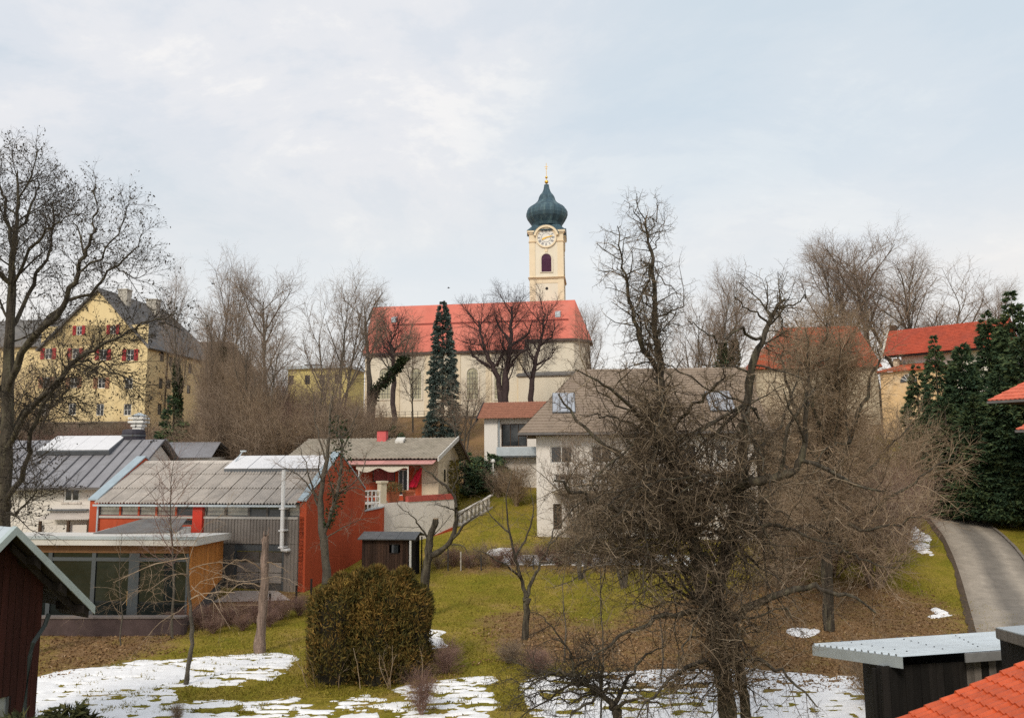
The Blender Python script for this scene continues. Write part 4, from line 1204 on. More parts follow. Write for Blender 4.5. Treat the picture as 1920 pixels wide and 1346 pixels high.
# roof of ribbed sheets: 3 rows
rows_, colsn = 3, 13
y0r, z0r = -.35, zE + .05 - .35 * (zR - zE) / (D * .52)
x0r, x1r = .5, L - .42
sw = (x1r - x0r) / colsn
nrm_len = math.hypot(D * .52 + .35, zR - z0r)
for r_ in range(rows_):
    t0, t1 = r_ / rows_, (r_ + 1) / rows_ + (.02 if r_ < rows_ - 1 else 0)
    q = MB(Matrix.Identity(4)); nw = 5; pts = []
    for i in range(nw * 4 + 1):
        pts.append((i / (nw * 4) * sw * .955, .055 * (1 + math.cos(2 * math.pi * i / 4)) / 1))
    lift = .045 * (rows_ - r_)
    base = BFm.to_3x3()
    def P_at(x, h, t): return base @ Vector((x, y0r + (D * .52 - y0r) * t, z0r + (zR - z0r) * t + h))
    for (xa, ha), (xb, hb) in zip(pts[:-1], pts[1:]):
        q.poly([P_at(xa, ha + .05, t0), P_at(xb, hb + .05, t0), P_at(xb, hb, t1), P_at(xa, ha, t1)])
    me = bpy.data.meshes.new("roof_sheet"); me.from_pydata([tuple(v) for v in q.v], [], q.f); me.materials.append(CORR)
    for c in range(colsn):
        o = BFm @ Vector((x0r + c * sw, 0, 0))
        place("roof_sheet", me, red, Matrix.Translation(o + Vector((0, 0, rnd.uniform(-.004, .012)))))
mb = MB(BFm); mb.slab((x1r, D + .3, zE - .1), (x0r, D + .3, zE - .1), (x0r, D * .52, zR + .03), (x1r, D * .52, zR + .03), .06); mb.build("rear_roof", CORR, red)
mb = MB(BFm); mb.prism([(x0r, D * .52 - .28, zR - .1), (x0r, D * .52, zR + .12), (x0r, D * .52 + .28, zR - .12), (x0r, D * .52, zR + .06)], (x1r - x0r, 0, 0)); mb.build("ridge_cap", CORR, red)
mb = MB(BFm); mb.box(x0r, x1r, y0r - .12, y0r - .01, z0r - .1, z0r + .02); mb.build("gutter", ZINC, red)
# gable parapets with zinc coping
for nm, xa, xb in (("left", -.12, .46), ("right", L - .44, L)):
    mb = MB(BFm)
    pk = .55 if nm == "right" else .35
    poly = [(xa, 0, -.4), (xa, D, -.4), (xa, D, zE + .45), (xa, D * .52, zR + pk), (xa, 0, zE + .12)]
    mb.prism(poly, (xb - xa, 0, 0)); mb.build("gable_wall", RED, red)
    cp = MB(BFm)
    for (p, q) in ((poly[4], poly[3]), (poly[3], poly[2])):
        p, q = Vector(p), Vector(q); up = Vector((0, 0, .1)); lo = Vector((0, 0, .004)); wx = Vector((xb - xa + .12, 0, 0)); sh_ = Vector((-.06, 0, 0))
        if p.y < .1: p = p + Vector((0, -.12, -.05))
        cp.hexa([p + sh_ + lo, p + sh_ + wx + lo, q + sh_ + wx + lo, q + sh_ + lo, p + sh_ + up, p + sh_ + wx + up, q + sh_ + wx + up, q + sh_ + up])
    cp.build("coping", M("blue grey coping " + nm, (.36, .44, .49), .45, .1, metal=.3), red)
# ridge roof light
q = MB(BFm); ra, rb = bx(424, 8), bx(592, 8)
rb = min(rb, L - .6); ra = xu(BFm, 426, D * .4, zR)
ya, yb = D * .36, D * .56
def rz2(y): return z0r + (zR - z0r) * (y - y0r) / (D * .52 - y0r)
q.hexa([(ra, ya, rz2(ya) + .02), (rb, ya, rz2(ya) + .02), (rb, yb, zR), (ra, yb, zR), (ra, ya, rz2(ya) + .34), (rb, ya, rz2(ya) + .34), (rb, yb, zR + .36), (ra, yb, zR + .36)])
rlt = q.build("roof_light", DARKMETAL, red)
for k in range(4):
    a, b = ra + (rb - ra) * k / 4, ra + (rb - ra) * (k + 1) / 4
    p = MB(BFm); p.slab((a + .03, ya - .08, rz2(ya) + .33), (b - .03, ya - .08, rz2(ya) + .33), (b - .03, yb, zR + .42), (a + .03, yb, zR + .42), .04); p.build("pane", OPAL, rlt)
q = MB(BFm); q.tube([(ra + .2, ya + .6, zR - .2), (ra + .5, ya + 1.2, zR + .75)], .04); q.box(ra + .35, ra + .75, ya + 1.1, ya + 1.2, zR + .68, zR + .78); q.build("wind_vane", ZINC, red)
# white flue pipe
xd = bx(537, 4)
q = MB(BFm); zt_ = zv(BFm, 881, xd, -.3); zb2 = zv(BFm, 1030, xd, -.3)
q.tube([(xd, -.45, zt_), (xd, -.45, zb2 + .15), (xd + .05, -.45, zb2), (xd + .22, -.3, zb2 - .05), (xd + .25, -.05, zb2 - .05)], .11, 8)
for zz in (zE - .4, zE - 1.7, zE - 2.7): q.box(xd - .16, xd + .16, -.58, -.02, zz, zz + .08)
q.build("flue_pipe", M("white flue", (.78, .78, .78), .4, .04), red)
q = MB(BFm); q.tube([(.25 + .35, -.14, zE - .2), (.6, -.14, 1.5)], .06); q.build("downpipe", ZINC, red)
# low rear bay on the gable side
rb_A = BFm @ Vector((L, D, 0)); rb_B = at(714, 1010, 56)
q = MB(); h0 = at(683, 958, 55.4).z; h1 = at(712, 951, 56.5).z
p0 = Vector((rb_A.x, rb_A.y, 0)); p1 = Vector((rb_B.x + .1, rb_B.y, 0)); bk = Vector((0, 3, 0))
q.hexa([p0 + Vector((0, 0, .2)), p1 + Vector((0, 0, .2)), p1 + bk + Vector((0, 0, .2)), p0 + bk + Vector((0, 0, .2)), p0 + Vector((0, 0, h0)), p1 + Vector((0, 0, h1)), p1 + bk + Vector((0, 0, h1)), p0 + bk + Vector((0, 0, h0))]); q.build("rear_bay", RED, red)
q = MB(); z_ = Vector((0, 0, .01)); q.hexa([p0 + Vector((0, -.1, h0)) + z_, p1 + Vector((0, -.1, h1)) + z_, p1 + bk + Vector((0, 0, h1)) + z_, p0 + bk + Vector((0, 0, h0)) + z_, p0 + Vector((0, -.1, h0 + .1)), p1 + Vector((0, -.1, h1 + .1)), p1 + bk + Vector((0, 0, h1 + .1)), p0 + bk + Vector((0, 0, h0 + .1))]); q.build("bay_coping", ZINC, red)

# ---------------------------------------------------------------- glazed extension
eA = at(30, 1100, 41.0); eB = at(352, 1100, 40.0)
EF, el_ = frame(eA, eB, (-1.5, 9.5))
eD = 8.2
zf = zv(EF, 1021, el_, 0); zbk = zf - .55
ext = thing("glazed_extension", "flat roofed glass fronted extension with an orange timber end", "building", EF @ Vector((el_ / 2, 0, 0)))
EXR = M("pale roof membrane", (.62, .60, .56), .8, .08, 1.2, stain=(.42, .38, .33), stain_amt=.5)
q = MB(EF); q.hexa([(-4, -.5, zf), (el_ + .5, -.5, zf), (el_ + .5, eD, zbk), (-4, eD, zbk), (-4, -.5, zf + .42), (el_ + .5, -.5, zf + .42), (el_ + .5, eD, zbk + .35), (-4, eD, zbk + .35)]); q.build("roof", EXR, ext)
q = MB(EF); q.box(-4.05, el_ + .55, -.56, -.505, zf + .3, zf + .46); q.build("roof_edge", ZINC, ext)
LINT = M("brown lintel board", (.22, .11, .05), .7, .2, 5, streak=True)
q = MB(EF); q.box(-4, el_, -.05, .1, zf - .42, zf - .004); q.build("lintel", LINT, ext)
zg0, zg1 = .42, zf - .43
FRM = MB(EF)
us = [30, 92, 174, 250, 352]
xs = [-4] + [xu(EF, u, 0, 2) for u in us[:-1]] + [el_]
ztr = zv(EF, 1048, el_ / 2, 0)
for i, x in enumerate(xs):
    wdt = .28 if i in (4,) else .11
    FRM.box(x - wdt, x + wdt if i < len(xs) - 1 else x, -.06, .1, zg0, zg1)
FRM.box(-4, el_, -.05, .09, ztr - .09, ztr + .09); FRM.box(-4, el_, -.05, .09, zg0 - .12, zg0 + .1)
fo = FRM.build("glazing_frame", DFRAME, ext)
BIGGLASS = M("large reflecting glass", (.016, .02, .019), .02, .5, .7, spec=.7)
for i in range(len(xs) - 1):
    for z0, z1 in ((zg0 + .1, ztr - .09), (ztr + .09, zg1)):
        p = MB(EF); p.box(xs[i] + .12, xs[i + 1] - .12, .01, .03, z0, z1); p.build("pane", BIGGLASS, fo)
q = MB(EF); q.box(-4, el_, -.08, .2, -.2, zg0 - .13); q.build("plinth", M("grey plinth", (.24, .22, .21), .8, .15, 3), ext)
q = MB(EF); q.poly([(-4, eD, 0), (-4, 0, 0), (-4, 0, zf), (-4, eD, zbk)]); q.build("end_wall", DFRAME, ext); q = MB(EF); q.poly([(el_ - .05, .3, 0), (el_ - .05, eD, 0), (el_ - .05, eD, zbk), (el_ - .05, .3, zf)]); q.build("end_wall", DFRAME, ext)
# boards of the orange timber end, one by one
OR = M("orange larch boards", (.58, .235, .055), .65, .22, 4, .2, 40, streak=True, rand=.16, stain=(.30, .10, .025), stain_amt=.5, stain_scale=3)
nb = 13
for k in range(nb):
    a, b = k / nb * eD * .98, (k + 1) / nb * eD * .98
    q = MB(EF); ztop_a = zf - (zf - zbk) * a / eD; zz0 = .55 + .65 * a / eD
    q.hexa([(el_ + .0, a + .02, zz0), (el_ + .06, a + .02, zz0), (el_ + .06, b - .01, zz0 + .03), (el_, b - .01, zz0 + .03), (el_, a + .02, ztop_a - .02), (el_ + .06, a + .02, ztop_a - .02), (el_ + .06, b - .01, ztop_a - .08), (el_, b - .01, ztop_a - .08)])
    q.build("board", OR, ext)
# raised dark monitor on the extension roof
q = MB(EF); ma, mb2 = xu(EF, 186, 6.0, zf), xu(EF, 345, 6.0, zf)
q.hexa([(ma, 4.8, zbk + .3), (mb2, 4.8, zbk + .3), (mb2, 7.6, zbk + .3), (ma, 7.6, zbk + .3), (ma, 4.8, zbk + .62), (mb2, 4.8, zbk + .72), (mb2, 7.6, zbk + .78), (ma, 7.6, zbk + .66)]); mon = q.build("roof_monitor", EXR, ext)
q = MB(EF); q.slab((ma + .1, 4.75, zbk + .64), (mb2 - .1, 4.75, zbk + .74), (mb2 - .3, 7.7, zbk + 1.25), (ma + 2.2, 7.7, zbk + 1.25), .06); q.build("monitor_roof", SLATE, mon)
q = MB(EF); x = xu(EF, 241, -.1, 1.2); q.box(x - .14, x + .14, -.012, .008, 1.05, 1.75); q.box(x - .07, x + .07, -.012, .008, 1.78, 1.95); q.build("window_sticker", M("orange sticker", (.55, .30, .06), .6), ext)
# garden wall in front
gA = at(40, 1185, 38.6); gB = at(345, 1180, 38.4)
GWF, gwl = frame(gA, gB)
gw = thing("garden_wall", "low dark purplish garden wall in front of the glazed extension", "wall", GWF @ Vector((gwl / 2, 0, 0)))
GWM = M("dark purplish render", (.075, .052, .05), .9, .3, 1.5, .3, 20)
q = MB(GWF); q.box(-3, gwl, 0, .35, -.3, .78); q.build("wall_body", GWM, gw)
for k in range(5):
    q = MB(GWF); a, b = -3 + (gwl + 3) * k / 5, -3 + (gwl + 3) * (k + 1) / 5
    q.box(a + .01, b - .01, -.06, .41, .783, .86); q.build("coping_slab", M("coping slab", (.17, .145, .135), .85, .2) if k == 0 else bpy.data.materials["coping slab"], gw)
pv = G(470, 1122)
q = MB(); a, b, c, d = [ground(G(u, v), .04) for u, v in ((395, 1130), (545, 1126), (520, 1108), (440, 1108))]
q.poly([a, b, c, d]); pvo = q.build("paving", M("pale paving", (.42, .36, .32), .85, .15, 2)); pvo['kind'] = 'structure'; pvo['label'] = 'pale paved apron before the loading door'

# ---------------------------------------------------------------- terrace house
tA = at(640, 900, 62.5); tB = at(822, 900, 61.5)
TFm, tl = frame(tA, tB)
tze = zv(TFm, 857, tl, -.6); tzr = zv(TFm, 821, tl, 4.2)
th = thing("terrace_house", "small house with grey tiled roof and red facade above a white terrace", "house", TFm @ Vector((tl / 2, 0, 3)))
tD = 8.2
zfl = at(760, 930, 61).z
x0 = -4
CREAM2 = M("warm cream plaster", (.62, .52, .38), .9, .07, 1, .15, 14, stain=(.45, .37, .27), stain_amt=.4, streak=True)
win = (xu(TFm, 698, 0, 7), xu(TFm, 741, 0, 7), zv(TFm, 903, 4, 0), zv(TFm, 877, 4, 0))
dr = (xu(TFm, 746, 0, 7), xu(TFm, 764, 0, 7), zfl, zv(TFm, 880, 5, 0))
xc_ = xu(TFm, 791, 0, 7)
mb = wall(TFm, x0, xc_, 1.5, tze - .05, 0, [win, dr], .2); mb.build("facade", RED, th)
mb = wall(TFm, xc_, tl, 1.5, tze - .05, 0); mb.build("facade", CREAM2, th)
w = window(th, TFm, win, 0, BROWNWOOD, GLASS, 2, 1, .07)
CURT = M("pink striped curtain", (.42, .10, .09), .9, .35, 6, streak=True)
q = MB(TFm)
for k in range(14):
    a = win[0] + .1 + (win[1] - win[0] - .2) * k / 14; q.box(a, a + (win[1] - win[0] - .2) / 14 * .8, .085 + .02 * (k % 2), .098 + .015 * (k % 2), win[2] + .1, win[3] - .08)
q.build("curtain", CURT, w)
window(th, TFm, dr, 0, WFRAME, GLASS, 2, 1, .08, name="terrace_door")
q = MB(TFm); q.poly([(tl, 0, 1.5), (tl, tD, 1.5), (tl, tD, tze), (tl, 4.2, tzr - .1), (tl, 0, tze)]); q.poly([(x0, tD, 1.5), (x0, 0, 1.5), (x0, 0, tze), (x0, 4.2, tzr - .1), (x0, tD, tze)]); q.poly([(tl, tD, 1.5), (x0, tD, 1.5), (x0, tD, tze), (tl, tD, tze)]); q.build("gable_wall", CREAM2, th)
gwn = TFm @ Matrix(((0, -1, 0, tl), (1, 0, 0, 0), (0, 0, 1, 0), (0, 0, 0, 1)))
q = MB(gwn); xg = xu(gwn, 834, -.02, 6.5); q.box(xg - .3, xg + .3, -.03, -.004, zv(gwn, 903, xg, 0), zv(gwn, 880, xg, 0)); q.build("window", GLASS, th)
roof_skin("roof", th, [(x0 - .4, -.75, tze - .1), (tl + .1, -.75, tze - .1), (tl + .7, 4.2, tzr), (x0 - .4, 4.2, tzr)], 13, 40, TILEGREY, .07, .11, 4, TFm)
roof_skin("rear_roof", th, [(tl + .7, 9.3, tze - .3), (x0 - .4, 9.3, tze - .3), (x0 - .4, 4.2, tzr), (tl + .7, 4.2, tzr)], 12, 40, TILEGREY, .045, .06, 2, TFm)
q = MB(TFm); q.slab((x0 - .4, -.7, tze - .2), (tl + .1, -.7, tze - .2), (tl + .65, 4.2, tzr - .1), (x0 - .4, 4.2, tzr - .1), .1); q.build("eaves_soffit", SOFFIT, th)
BARGE = M("pale bargeboard", (.58, .56, .52), .7, .1)
q = MB(TFm)
q.hexa([(tl + .1, -.8, tze - .32), (tl + .2, -.8, tze - .32), (tl + .82, 4.2, tzr - .2), (tl + .72, 4.2, tzr - .2), (tl + .1, -.8, tze + .02), (tl + .2, -.8, tze + .02), (tl + .82, 4.2, tzr + .14), (tl + .72, 4.2, tzr + .14)]); q.build("bargeboard", BARGE, th)
q = MB(TFm)
q.hexa([(tl + .72, 4.21, tzr - .2), (tl + .82, 4.21, tzr - .2), (tl + .82, 9.3, tze - .5), (tl + .72, 9.3, tze - .5), (tl + .72, 4.21, tzr + .14), (tl + .82, 4.21, tzr + .14), (tl + .82, 9.3, tze - .2), (tl + .72, 9.3, tze - .2)]); q.build("bargeboard", BROWNWOOD, th)
PINK = M("faded pink sheet metal", (.56, .27, .24), .5, .12, 1.2, metal=.1, rand=.08, stain=(.40, .16, .14), stain_amt=.4)
zp0 = zv(TFm, 870, 5, -2.0)
for k in range(9):
    a, b = x0 + (tl - x0) * k / 9, x0 + (tl - x0) * (k + 1) / 9
    q = MB(TFm); q.slab((a + .01, -2.0, zp0), (b - .01, -2.0, zp0), (b - .01, -.72, tze - .22), (a + .01, -.72, tze - .22), .05); q.build("canopy_panel", PINK, th)
q = MB(TFm); q.box(x0, tl, -2.06, -2.0, zp0 - .12, zp0 - .01); q.build("canopy_gutter", BROWNWOOD, th)
# scalloped white awning
q = MB(TFm); aw0, aw1 = xu(TFm, 668, -1.95, zp0), xu(TFm, 765, -1.95, zp0)
nn = 24
for k in range(nn):
    a, b = aw0 + (aw1 - aw0) * k / nn, aw0 + (aw1 - aw0) * (k + 1) / nn
    def dp(s): return .12 + .33 * abs(math.sin(math.pi * s * 2.0 + .4)) ** 1.5
    sa, sb = k / nn, (k + 1) / nn
    q.hexa([(a, -1.95, zp0 - .16 - dp(sa)), (b, -1.95, zp0 - .16 - dp(sb)), (b, -1.92, zp0 - .16 - dp(sb)), (a, -1.92, zp0 - .16 - dp(sa)), (a, -1.95, zp0 - .14), (b, -1.95, zp0 - .14), (b, -1.92, zp0 - .14), (a, -1.92, zp0 - .14)])
q.build("awning_valance", M("cream awning cloth", (.66, .60, .50), .9, .08), th)
for u in (765, 673):
    q = MB(TFm); x = xu(TFm, u, -1.9, 6.5); q.tube([(x, -1.9, zfl), (x, -1.9, zp0)], .05); q.build("canopy_post", WFRAME, th)
PINKC = M("pink chimney render", (.60, .12, .12), .85, .15, 2)
q = MB(TFm); xc = xu(TFm, 717, 3.4, 10); zt_ = zv(TFm, 808, xc, 3.4); q.box(xc - .38, xc + .38, 3.1, 3.8, tzr - .9, zt_); ch = q.build("chimney", PINKC, th)
q = MB(TFm); q.box(xc - .46, xc + .46, 3.02, 3.88, zt_ + .003, zt_ + .1); q.build("chimney_cap", BROWNWOOD, ch)
q = MB(TFm); xc = xu(TFm, 750, 2.9, 9.7); zz = tzr - (4.2 - 2.9) * (tzr - tze) / 4.9; q.hexa([(xc - .35, 2.6, zz), (xc + .35, 2.6, zz), (xc + .35, 3.3, zz + .3), (xc - .35, 3.3, zz + .3), (xc - .35, 2.6, zz + .2), (xc + .35, 2.6, zz + .2), (xc + .35, 3.3, zz + .5), (xc - .35, 3.3, zz + .5)]); q.build("roof_hatch", BARGE, th)
# terrace with white retaining wall
rA_ = at(713, 945, 56.5); rB_ = at(852, 933, 61.5)
RWF, rwl = frame(rA_, rB_)
ter = thing("terrace", "raised terrace with white retaining wall and red parapet", "terrace", RWF @ Vector((0, 0, 1)))
zw = zv(RWF, 944, 0, 0)
TW = M("white terrace render", (.70, .655, .60), .9, .05, .6, .15, 14, stain=(.46, .42, .38), stain_amt=.4, stain_scale=.5, streak=True)
q = MB(RWF); q.box(0, rwl, 0, .3, .8, zw); q.box(.0, .3, .301, 4, .8, zw); q.build("retaining_wall", TW, ter)
q = MB(RWF); q.box(2.5, rwl, -.05, .32, zw + .003, zw + .42); q.build("parapet", M("faded red paint", (.42, .09, .07), .8, .15, 2), ter)
q = MB(RWF); xk = rwl * .55; q.hexa([(xk, -.04, 1.3), (rwl, -.04, 1.6), (rwl, -.004, 1.6), (xk, -.004, 1.3), (xk, -.04, 2.1), (rwl, -.04, 2.95), (rwl, -.004, 2.95), (xk, -.004, 2.1)]); q.build("red_base", RED, ter)
q = MB(RWF); q.poly([(.3, .3, zw - .1), (rwl, .3, zw - .1), (rwl - 1, 6, zw - .1), (-3.5, 6, zw - .1)]); q.build("terrace_floor", M("terrace paving", (.28, .20, .17), .9, .15, 3), ter)
# white railing
q = MB(RWF)
ra_, rb_ = at(682, 958, 56.3), at(712, 949, 56.6)
for k in range(5):
    t = k / 4; p = ra_.lerp(rb_, t); q.v  # posts
    m_ = RWF.inverted() @ p; q.box(m_.x - .03, m_.x + .03, m_.y - .03, m_.y + .03, zw - .5, zw + .95)
for hh_ in (.1, .5, .92):
    a, b = RWF.inverted() @ ra_, RWF.inverted() @ rb_; q.tube([(a.x, a.y, zw + hh_), (b.x, b.y, zw + hh_)], .035)
q.build("railing", WFRAME, ter)
q = MB(RWF); m_ = RWF.inverted() @ at(716, 935, 56.9); q.box(m_.x - .24, m_.x + .24, m_.y - .24, m_.y + .24, zw + .002, zw + 1.45); q.box(m_.x - .32, m_.x + .32, m_.y - .32, m_.y + .32, zw + 1.452, zw + 1.6); q.build("gate_pillar", CREAM, ter)
# things on the terrace
TERRA = M("terracotta", (.40, .13, .06), .85, .15, 3)
def on_ter(u, dy):  # point on the terrace above the wall
    x = xu(RWF, u, dy, zw); return RWF @ Vector((x, dy, zw - .1))
for u, w_, lab in ((737, .62, "square terracotta planter holding the dry bush"), (766, .6, "terracotta planter right of the bush planter")):
    p = on_ter(u, .9)
    pl = thing("terracotta_planter", lab, "planter", p, "terracotta planters on the terrace edge")
    q = MB(Matrix.Translation(p)); q.lathe([(w_ * .62, .02), (w_ * .8, .75), (w_ * .86, .76), (w_ * .86, .9), (w_ * .74, .9), (w_ * .7, .8)], n=4); q.build("pot", TERRA, pl)
    q = MB(Matrix.Translation(p)); q.lathe([(w_ * .68, .78), (w_ * .66, .82)], n=4); q.build("soil", SOFFIT, pl)
p = on_ter(785, 2.2)
par = thing("closed_parasol", "closed bright red parasol leaning on the terrace", "parasol", p)
top = at(792, 874, p.y); bot = at(773, 913, p.y)
q = MB(); q.tube([p + Vector((-.15, 0, 0)), bot.lerp(p, .3), bot, top, top + (top - bot).normalized() * .15], .035); q.build("pole", WFRAME, par)
q = MB(); dd = (top - bot)
sd = Vector((1, 0, .2)).normalized(); 
n = 14; rings = []
for t, r_ in ((0, .36), (.08, .38), (.35, .33), (.7, .23), (.95, .12), (1.0, .03)):
    c = bot + dd * t
    rings.append([q.add(c + Vector((math.cos(2 * math.pi * k / n) * r_ * (1 if k % 2 else .72), math.sin(2 * math.pi * k / n) * r_ * (1 if k % 2 else .72), 0))) for k in range(n)])
for i in range(len(rings) - 1):
    for k in range(n): q.f.append([rings[i][k], rings[i][(k + 1) % n], rings[i + 1][(k + 1) % n], rings[i + 1][k]])
q.build("folded_canopy", M("bright red parasol cloth", (.75, .02, .06), .8, .12, 5), par)
p = on_ter(785, 2.2); q = MB(Matrix.Translation(p)); q.lathe([(.35, 0), (.35, .12), (.08, .18)], n=12); q.build("foot", DARKMETAL, par)
for u, lab in ((690, "small folding chair on the terrace beside the railing"), (703, "folding chair between the railing and the gate pillar")):
    p = on_ter(u, 3.4); ch = thing("garden_chair", lab, "chair", p, "terrace chairs"); CF_ = Matrix.Translation(p) @ Matrix.Rotation(.4, 4, 'Z')
    q = MB(CF_); q.box(-.24, .24, -.22, .22, .42, .46); q.build("seat", BROWNWOOD, ch)
    q = MB(CF_); q.box(-.24, .24, .2, .24, .5, .92); q.build("backrest", BROWNWOOD, ch)
    for sx in (-.21, .21):
        for sy in (-.19, .19):
            q = MB(CF_); q.box(sx - .02, sx + .02, sy - .02, sy + .02, 0, .42); q.build("leg", RAILM, ch)
# stair balustrade climbing from the terrace
bal = thing("balustrade", "white balustrade climbing the lawn from the terrace corner", "balustrade", ground(G(866, 985)))
pts = [ground(G(u, v)) for u, v in ((862, 985), (878, 977), (893, 968), (908, 960), (922, 951))]
PLW = M("balustrade plaster", (.66, .62, .57), .9, .12, 3)
for a, b in zip(pts[:-1], pts[1:]):
    for k in range(2):
        p = a.lerp(b, k / 2); q = MB(Matrix.Translation(p)); q.lathe([(.18, -.2), (.2, .1), (.14, .25), (.2, .55), (.14, .9), (.2, .98)], n=8); q.build("baluster", PLW, bal)
q = MB(); up = Vector((0, 0, 1))
for a, b in zip(pts[:-1], pts[1:]):
    q.hexa([a + up * .99 + Vector((-.15, -.15, 0)), b + up * .99 + Vector((-.15, -.15, 0)), b + up * .99 + Vector((.15, .15, 0)), a + up * .99 + Vector((.15, .15, 0)), a + up * 1.1 + Vector((-.15, -.15, 0)), b + up * 1.1 + Vector((-.15, -.15, 0)), b + up * 1.1 + Vector((.15, .15, 0)), a + up * 1.1 + Vector((.15, .15, 0))])
q.build("handrail", PLW, bal)
q = MB()
for a, b in zip(pts[:-1], pts[1:]):
    o_ = Vector((.12, -.22, 0)); q.hexa([a + o_ - up * .6, b + o_ - up * .6, b + o_ * .2 - up * .6, a + o_ * .2 - up * .6, a + o_ + up * .1, b + o_ + up * .1, b + o_ * .2 + up * .1, a + o_ * .2 + up * .1])
q.build("stringer", PLW, bal)

# ---------------------------------------------------------------- garden shed by the terrace
sA = at(678, 1060, 50.0); sB = at(772, 1060, 49.6)
SHF, shl = frame(sA, sB)
sg = ground(sA).z
shed = thing("garden_shed", "small blackened board shed with grey felt roof below the terrace", "shed", SHF @ Vector((shl / 2, 0, sg)))
zt_ = zv(SHF, 1010, 1, -.3); zr_ = zv(SHF, 996, 1, 1.0)
nb = 17
SHW = M("burnt shed boards", (.055, .030, .020), .85, .5, 6, .3, 40, streak=True, rand=.4, stain=(.012, .012, .014), stain_amt=.8, stain_scale=1.6)
shw = (xu(SHF, 734, 0, 2), xu(SHF, 746, 0, 2), zv(SHF, 1036, 2, 0), zv(SHF, 1021, 2, 0))
for k in range(nb):
    a, b = shl * .93 * k / nb, shl * .93 * (k + 1) / nb
    q = MB(SHF)
    if a < shw[1] and b > shw[0]:
        q.box(a + .008, b - .004, 0, .03, sg - .3, shw[2]); q.box(a + .008, b - .004, 0, .03, shw[3], zt_)
    else: q.box(a + .008, b - .004, 0, .03, sg - .3 + rnd.uniform(-.05, .05), zt_)
    q.build("board", SHW, shed)
q = MB(SHF); q.box(shw[0] - .06, shw[1] + .06, -.03, -.004, shw[2] - .06, shw[2]); q.box(shw[0] - .06, shw[1] + .06, -.03, -.004, shw[3], shw[3] + .06)
wf = q.build("window", BLACKWOOD, shed); q = MB(SHF); q.box(shw[0], shw[1], .04, .05, shw[2], shw[3]); q.build("pane", GLASS, wf)
q = MB(SHF); q.poly([(shl * .93, .03, sg - .3), (shl * .93, 2, sg - .3), (shl * .93, 2, zt_), (shl * .93, .03, zt_)]); q.poly([(0, 2, sg - .3), (0, .03, sg - .3), (0, .03, zt_), (0, 2, zt_)]); q.poly([(shl, 2, sg - .3), (0, 2, sg - .3), (0, 2, zt_), (shl, 2, zt_)]); q.build("side_wall", BLACKWOOD, shed)
FELT = M("grey roofing felt", (.115, .12, .125), .8, .2, 2, .2, 30)
for k in range(3):
    a, b = -.2 + (shl + .5) * k / 3, -.2 + (shl + .5) * (k + 1) / 3
    q = MB(SHF); q.slab((a + .01, -.35, zt_), (b - .01, -.35, zt_), (b - .01, 1.0, zr_), (a + .01, 1.0, zr_), .06); q.build("roof_panel", FELT, shed)
q = MB(SHF); q.slab((shl + .3, 2.4, zt_), (-.2, 2.4, zt_), (-.2, 1.001, zr_), (shl + .3, 1.001, zr_), .06); q.build("rear_roof", FELT, shed)
q = MB(SHF); q.tube([(shl * .99, -.25, sg - .2), (shl * .99, -.25, zt_ - .08)], .07); q.build("post", WFRAME, shed)
q = MB(SHF); q.tube([(shl * 1.06, 1.8, sg), (shl * 1.06, 1.8, zt_ - .05)], .05); q.build("post", BLACKWOOD, shed)
q = MB(SHF); q.box(shl * .985, shl * .995, 0, 2, zt_ - .3, zt_ - .06); q.build("fascia", BLACKWOOD, shed)
# neighbours' brown-roofed house
nA = at(908, 800, 76); nB = at(990, 800, 75)
NF, nl = frame(nA, nB)
nh = thing("brown_roofed_house", "narrow white house with brown tiled roof left of the big house", "house", NF @ Vector((0, 0, 5)))
zn0 = zv(NF, 785, 0, -.6); zn1 = zv(NF, 755, 0, 2.6)
q = MB(NF); xw = xu(NF, 933, 0, 10); q.box(0, xw, 0, 5.5, 4, zn0 + .2); q.build("white_bay", WHITE, nh)
bh = (xw + .25, nl - .2, zn0 - 2.7, zn0 - .5)
q = wall(NF, xw + .002, nl + 2, 4, zn0 + .2, .5, [bh]); q.build("wall", WHITE, nh)
window(nh, NF, bh, .5, BROWNWOOD, GLASS, 3, 1, .08)
q = MB(NF); q.box(xw + .01, nl + 1.5, -.5, -.42, zn0 - 3.6, zn0 - 2.75); q.build("balcony_parapet", ZINC, nh)
q = MB(NF); q.box(xw + .01, nl + 1.5, -.42, .48, zn0 - 3.75, zn0 - 3.6); q.build("balcony_floor", DFRAME, nh)
roof_skin("roof", nh, [(-.5, -.7, zn0), (nl + 2, -.7, zn0), (nl + 2, 2.6, zn1), (-.7, 2.6, zn1)], 9, 26, TILEBROWN, .06, .05, 3, NF)
q = MB(NF); q.slab((nl + 2, 6.2, zn0), (-.5, 6.2, zn0), (-.7, 2.6, zn1), (nl + 2, 2.6, zn1), .1); q.build("rear_roof", TILEBROWN, nh)
q = MB(NF); q.hexa([(-.62, -.8, zn0 - .3), (-.5, -.8, zn0 - .3), (-.7, 2.6, zn1 - .2), (-.82, 2.6, zn1 - .2), (-.62, -.8, zn0 + .1), (-.5, -.8, zn0 + .1), (-.7, 2.6, zn1 + .12), (-.82, 2.6, zn1 + .12)]); q.build("bargeboard", SOFFIT, nh)
q = MB(NF); q.poly([(0, 5.5, zn0), (0, 0, zn0), (-.02, 2.6, zn1 - .1)]); q.build("gable", BROWNWOOD, nh)
q = MB(NF); x = xu(NF, 936, -.1, 9); q.tube([(x, -.12, zn0), (x, -.12, 4)], .06); q.build("downpipe", ZINC, nh)
lp = ground(G(925, 925)); 
lamp = thing("garden_lamp", "thin white garden lamp post left of the big house", "lamp", lp)
zt_ = at(925, 868, lp.y).z
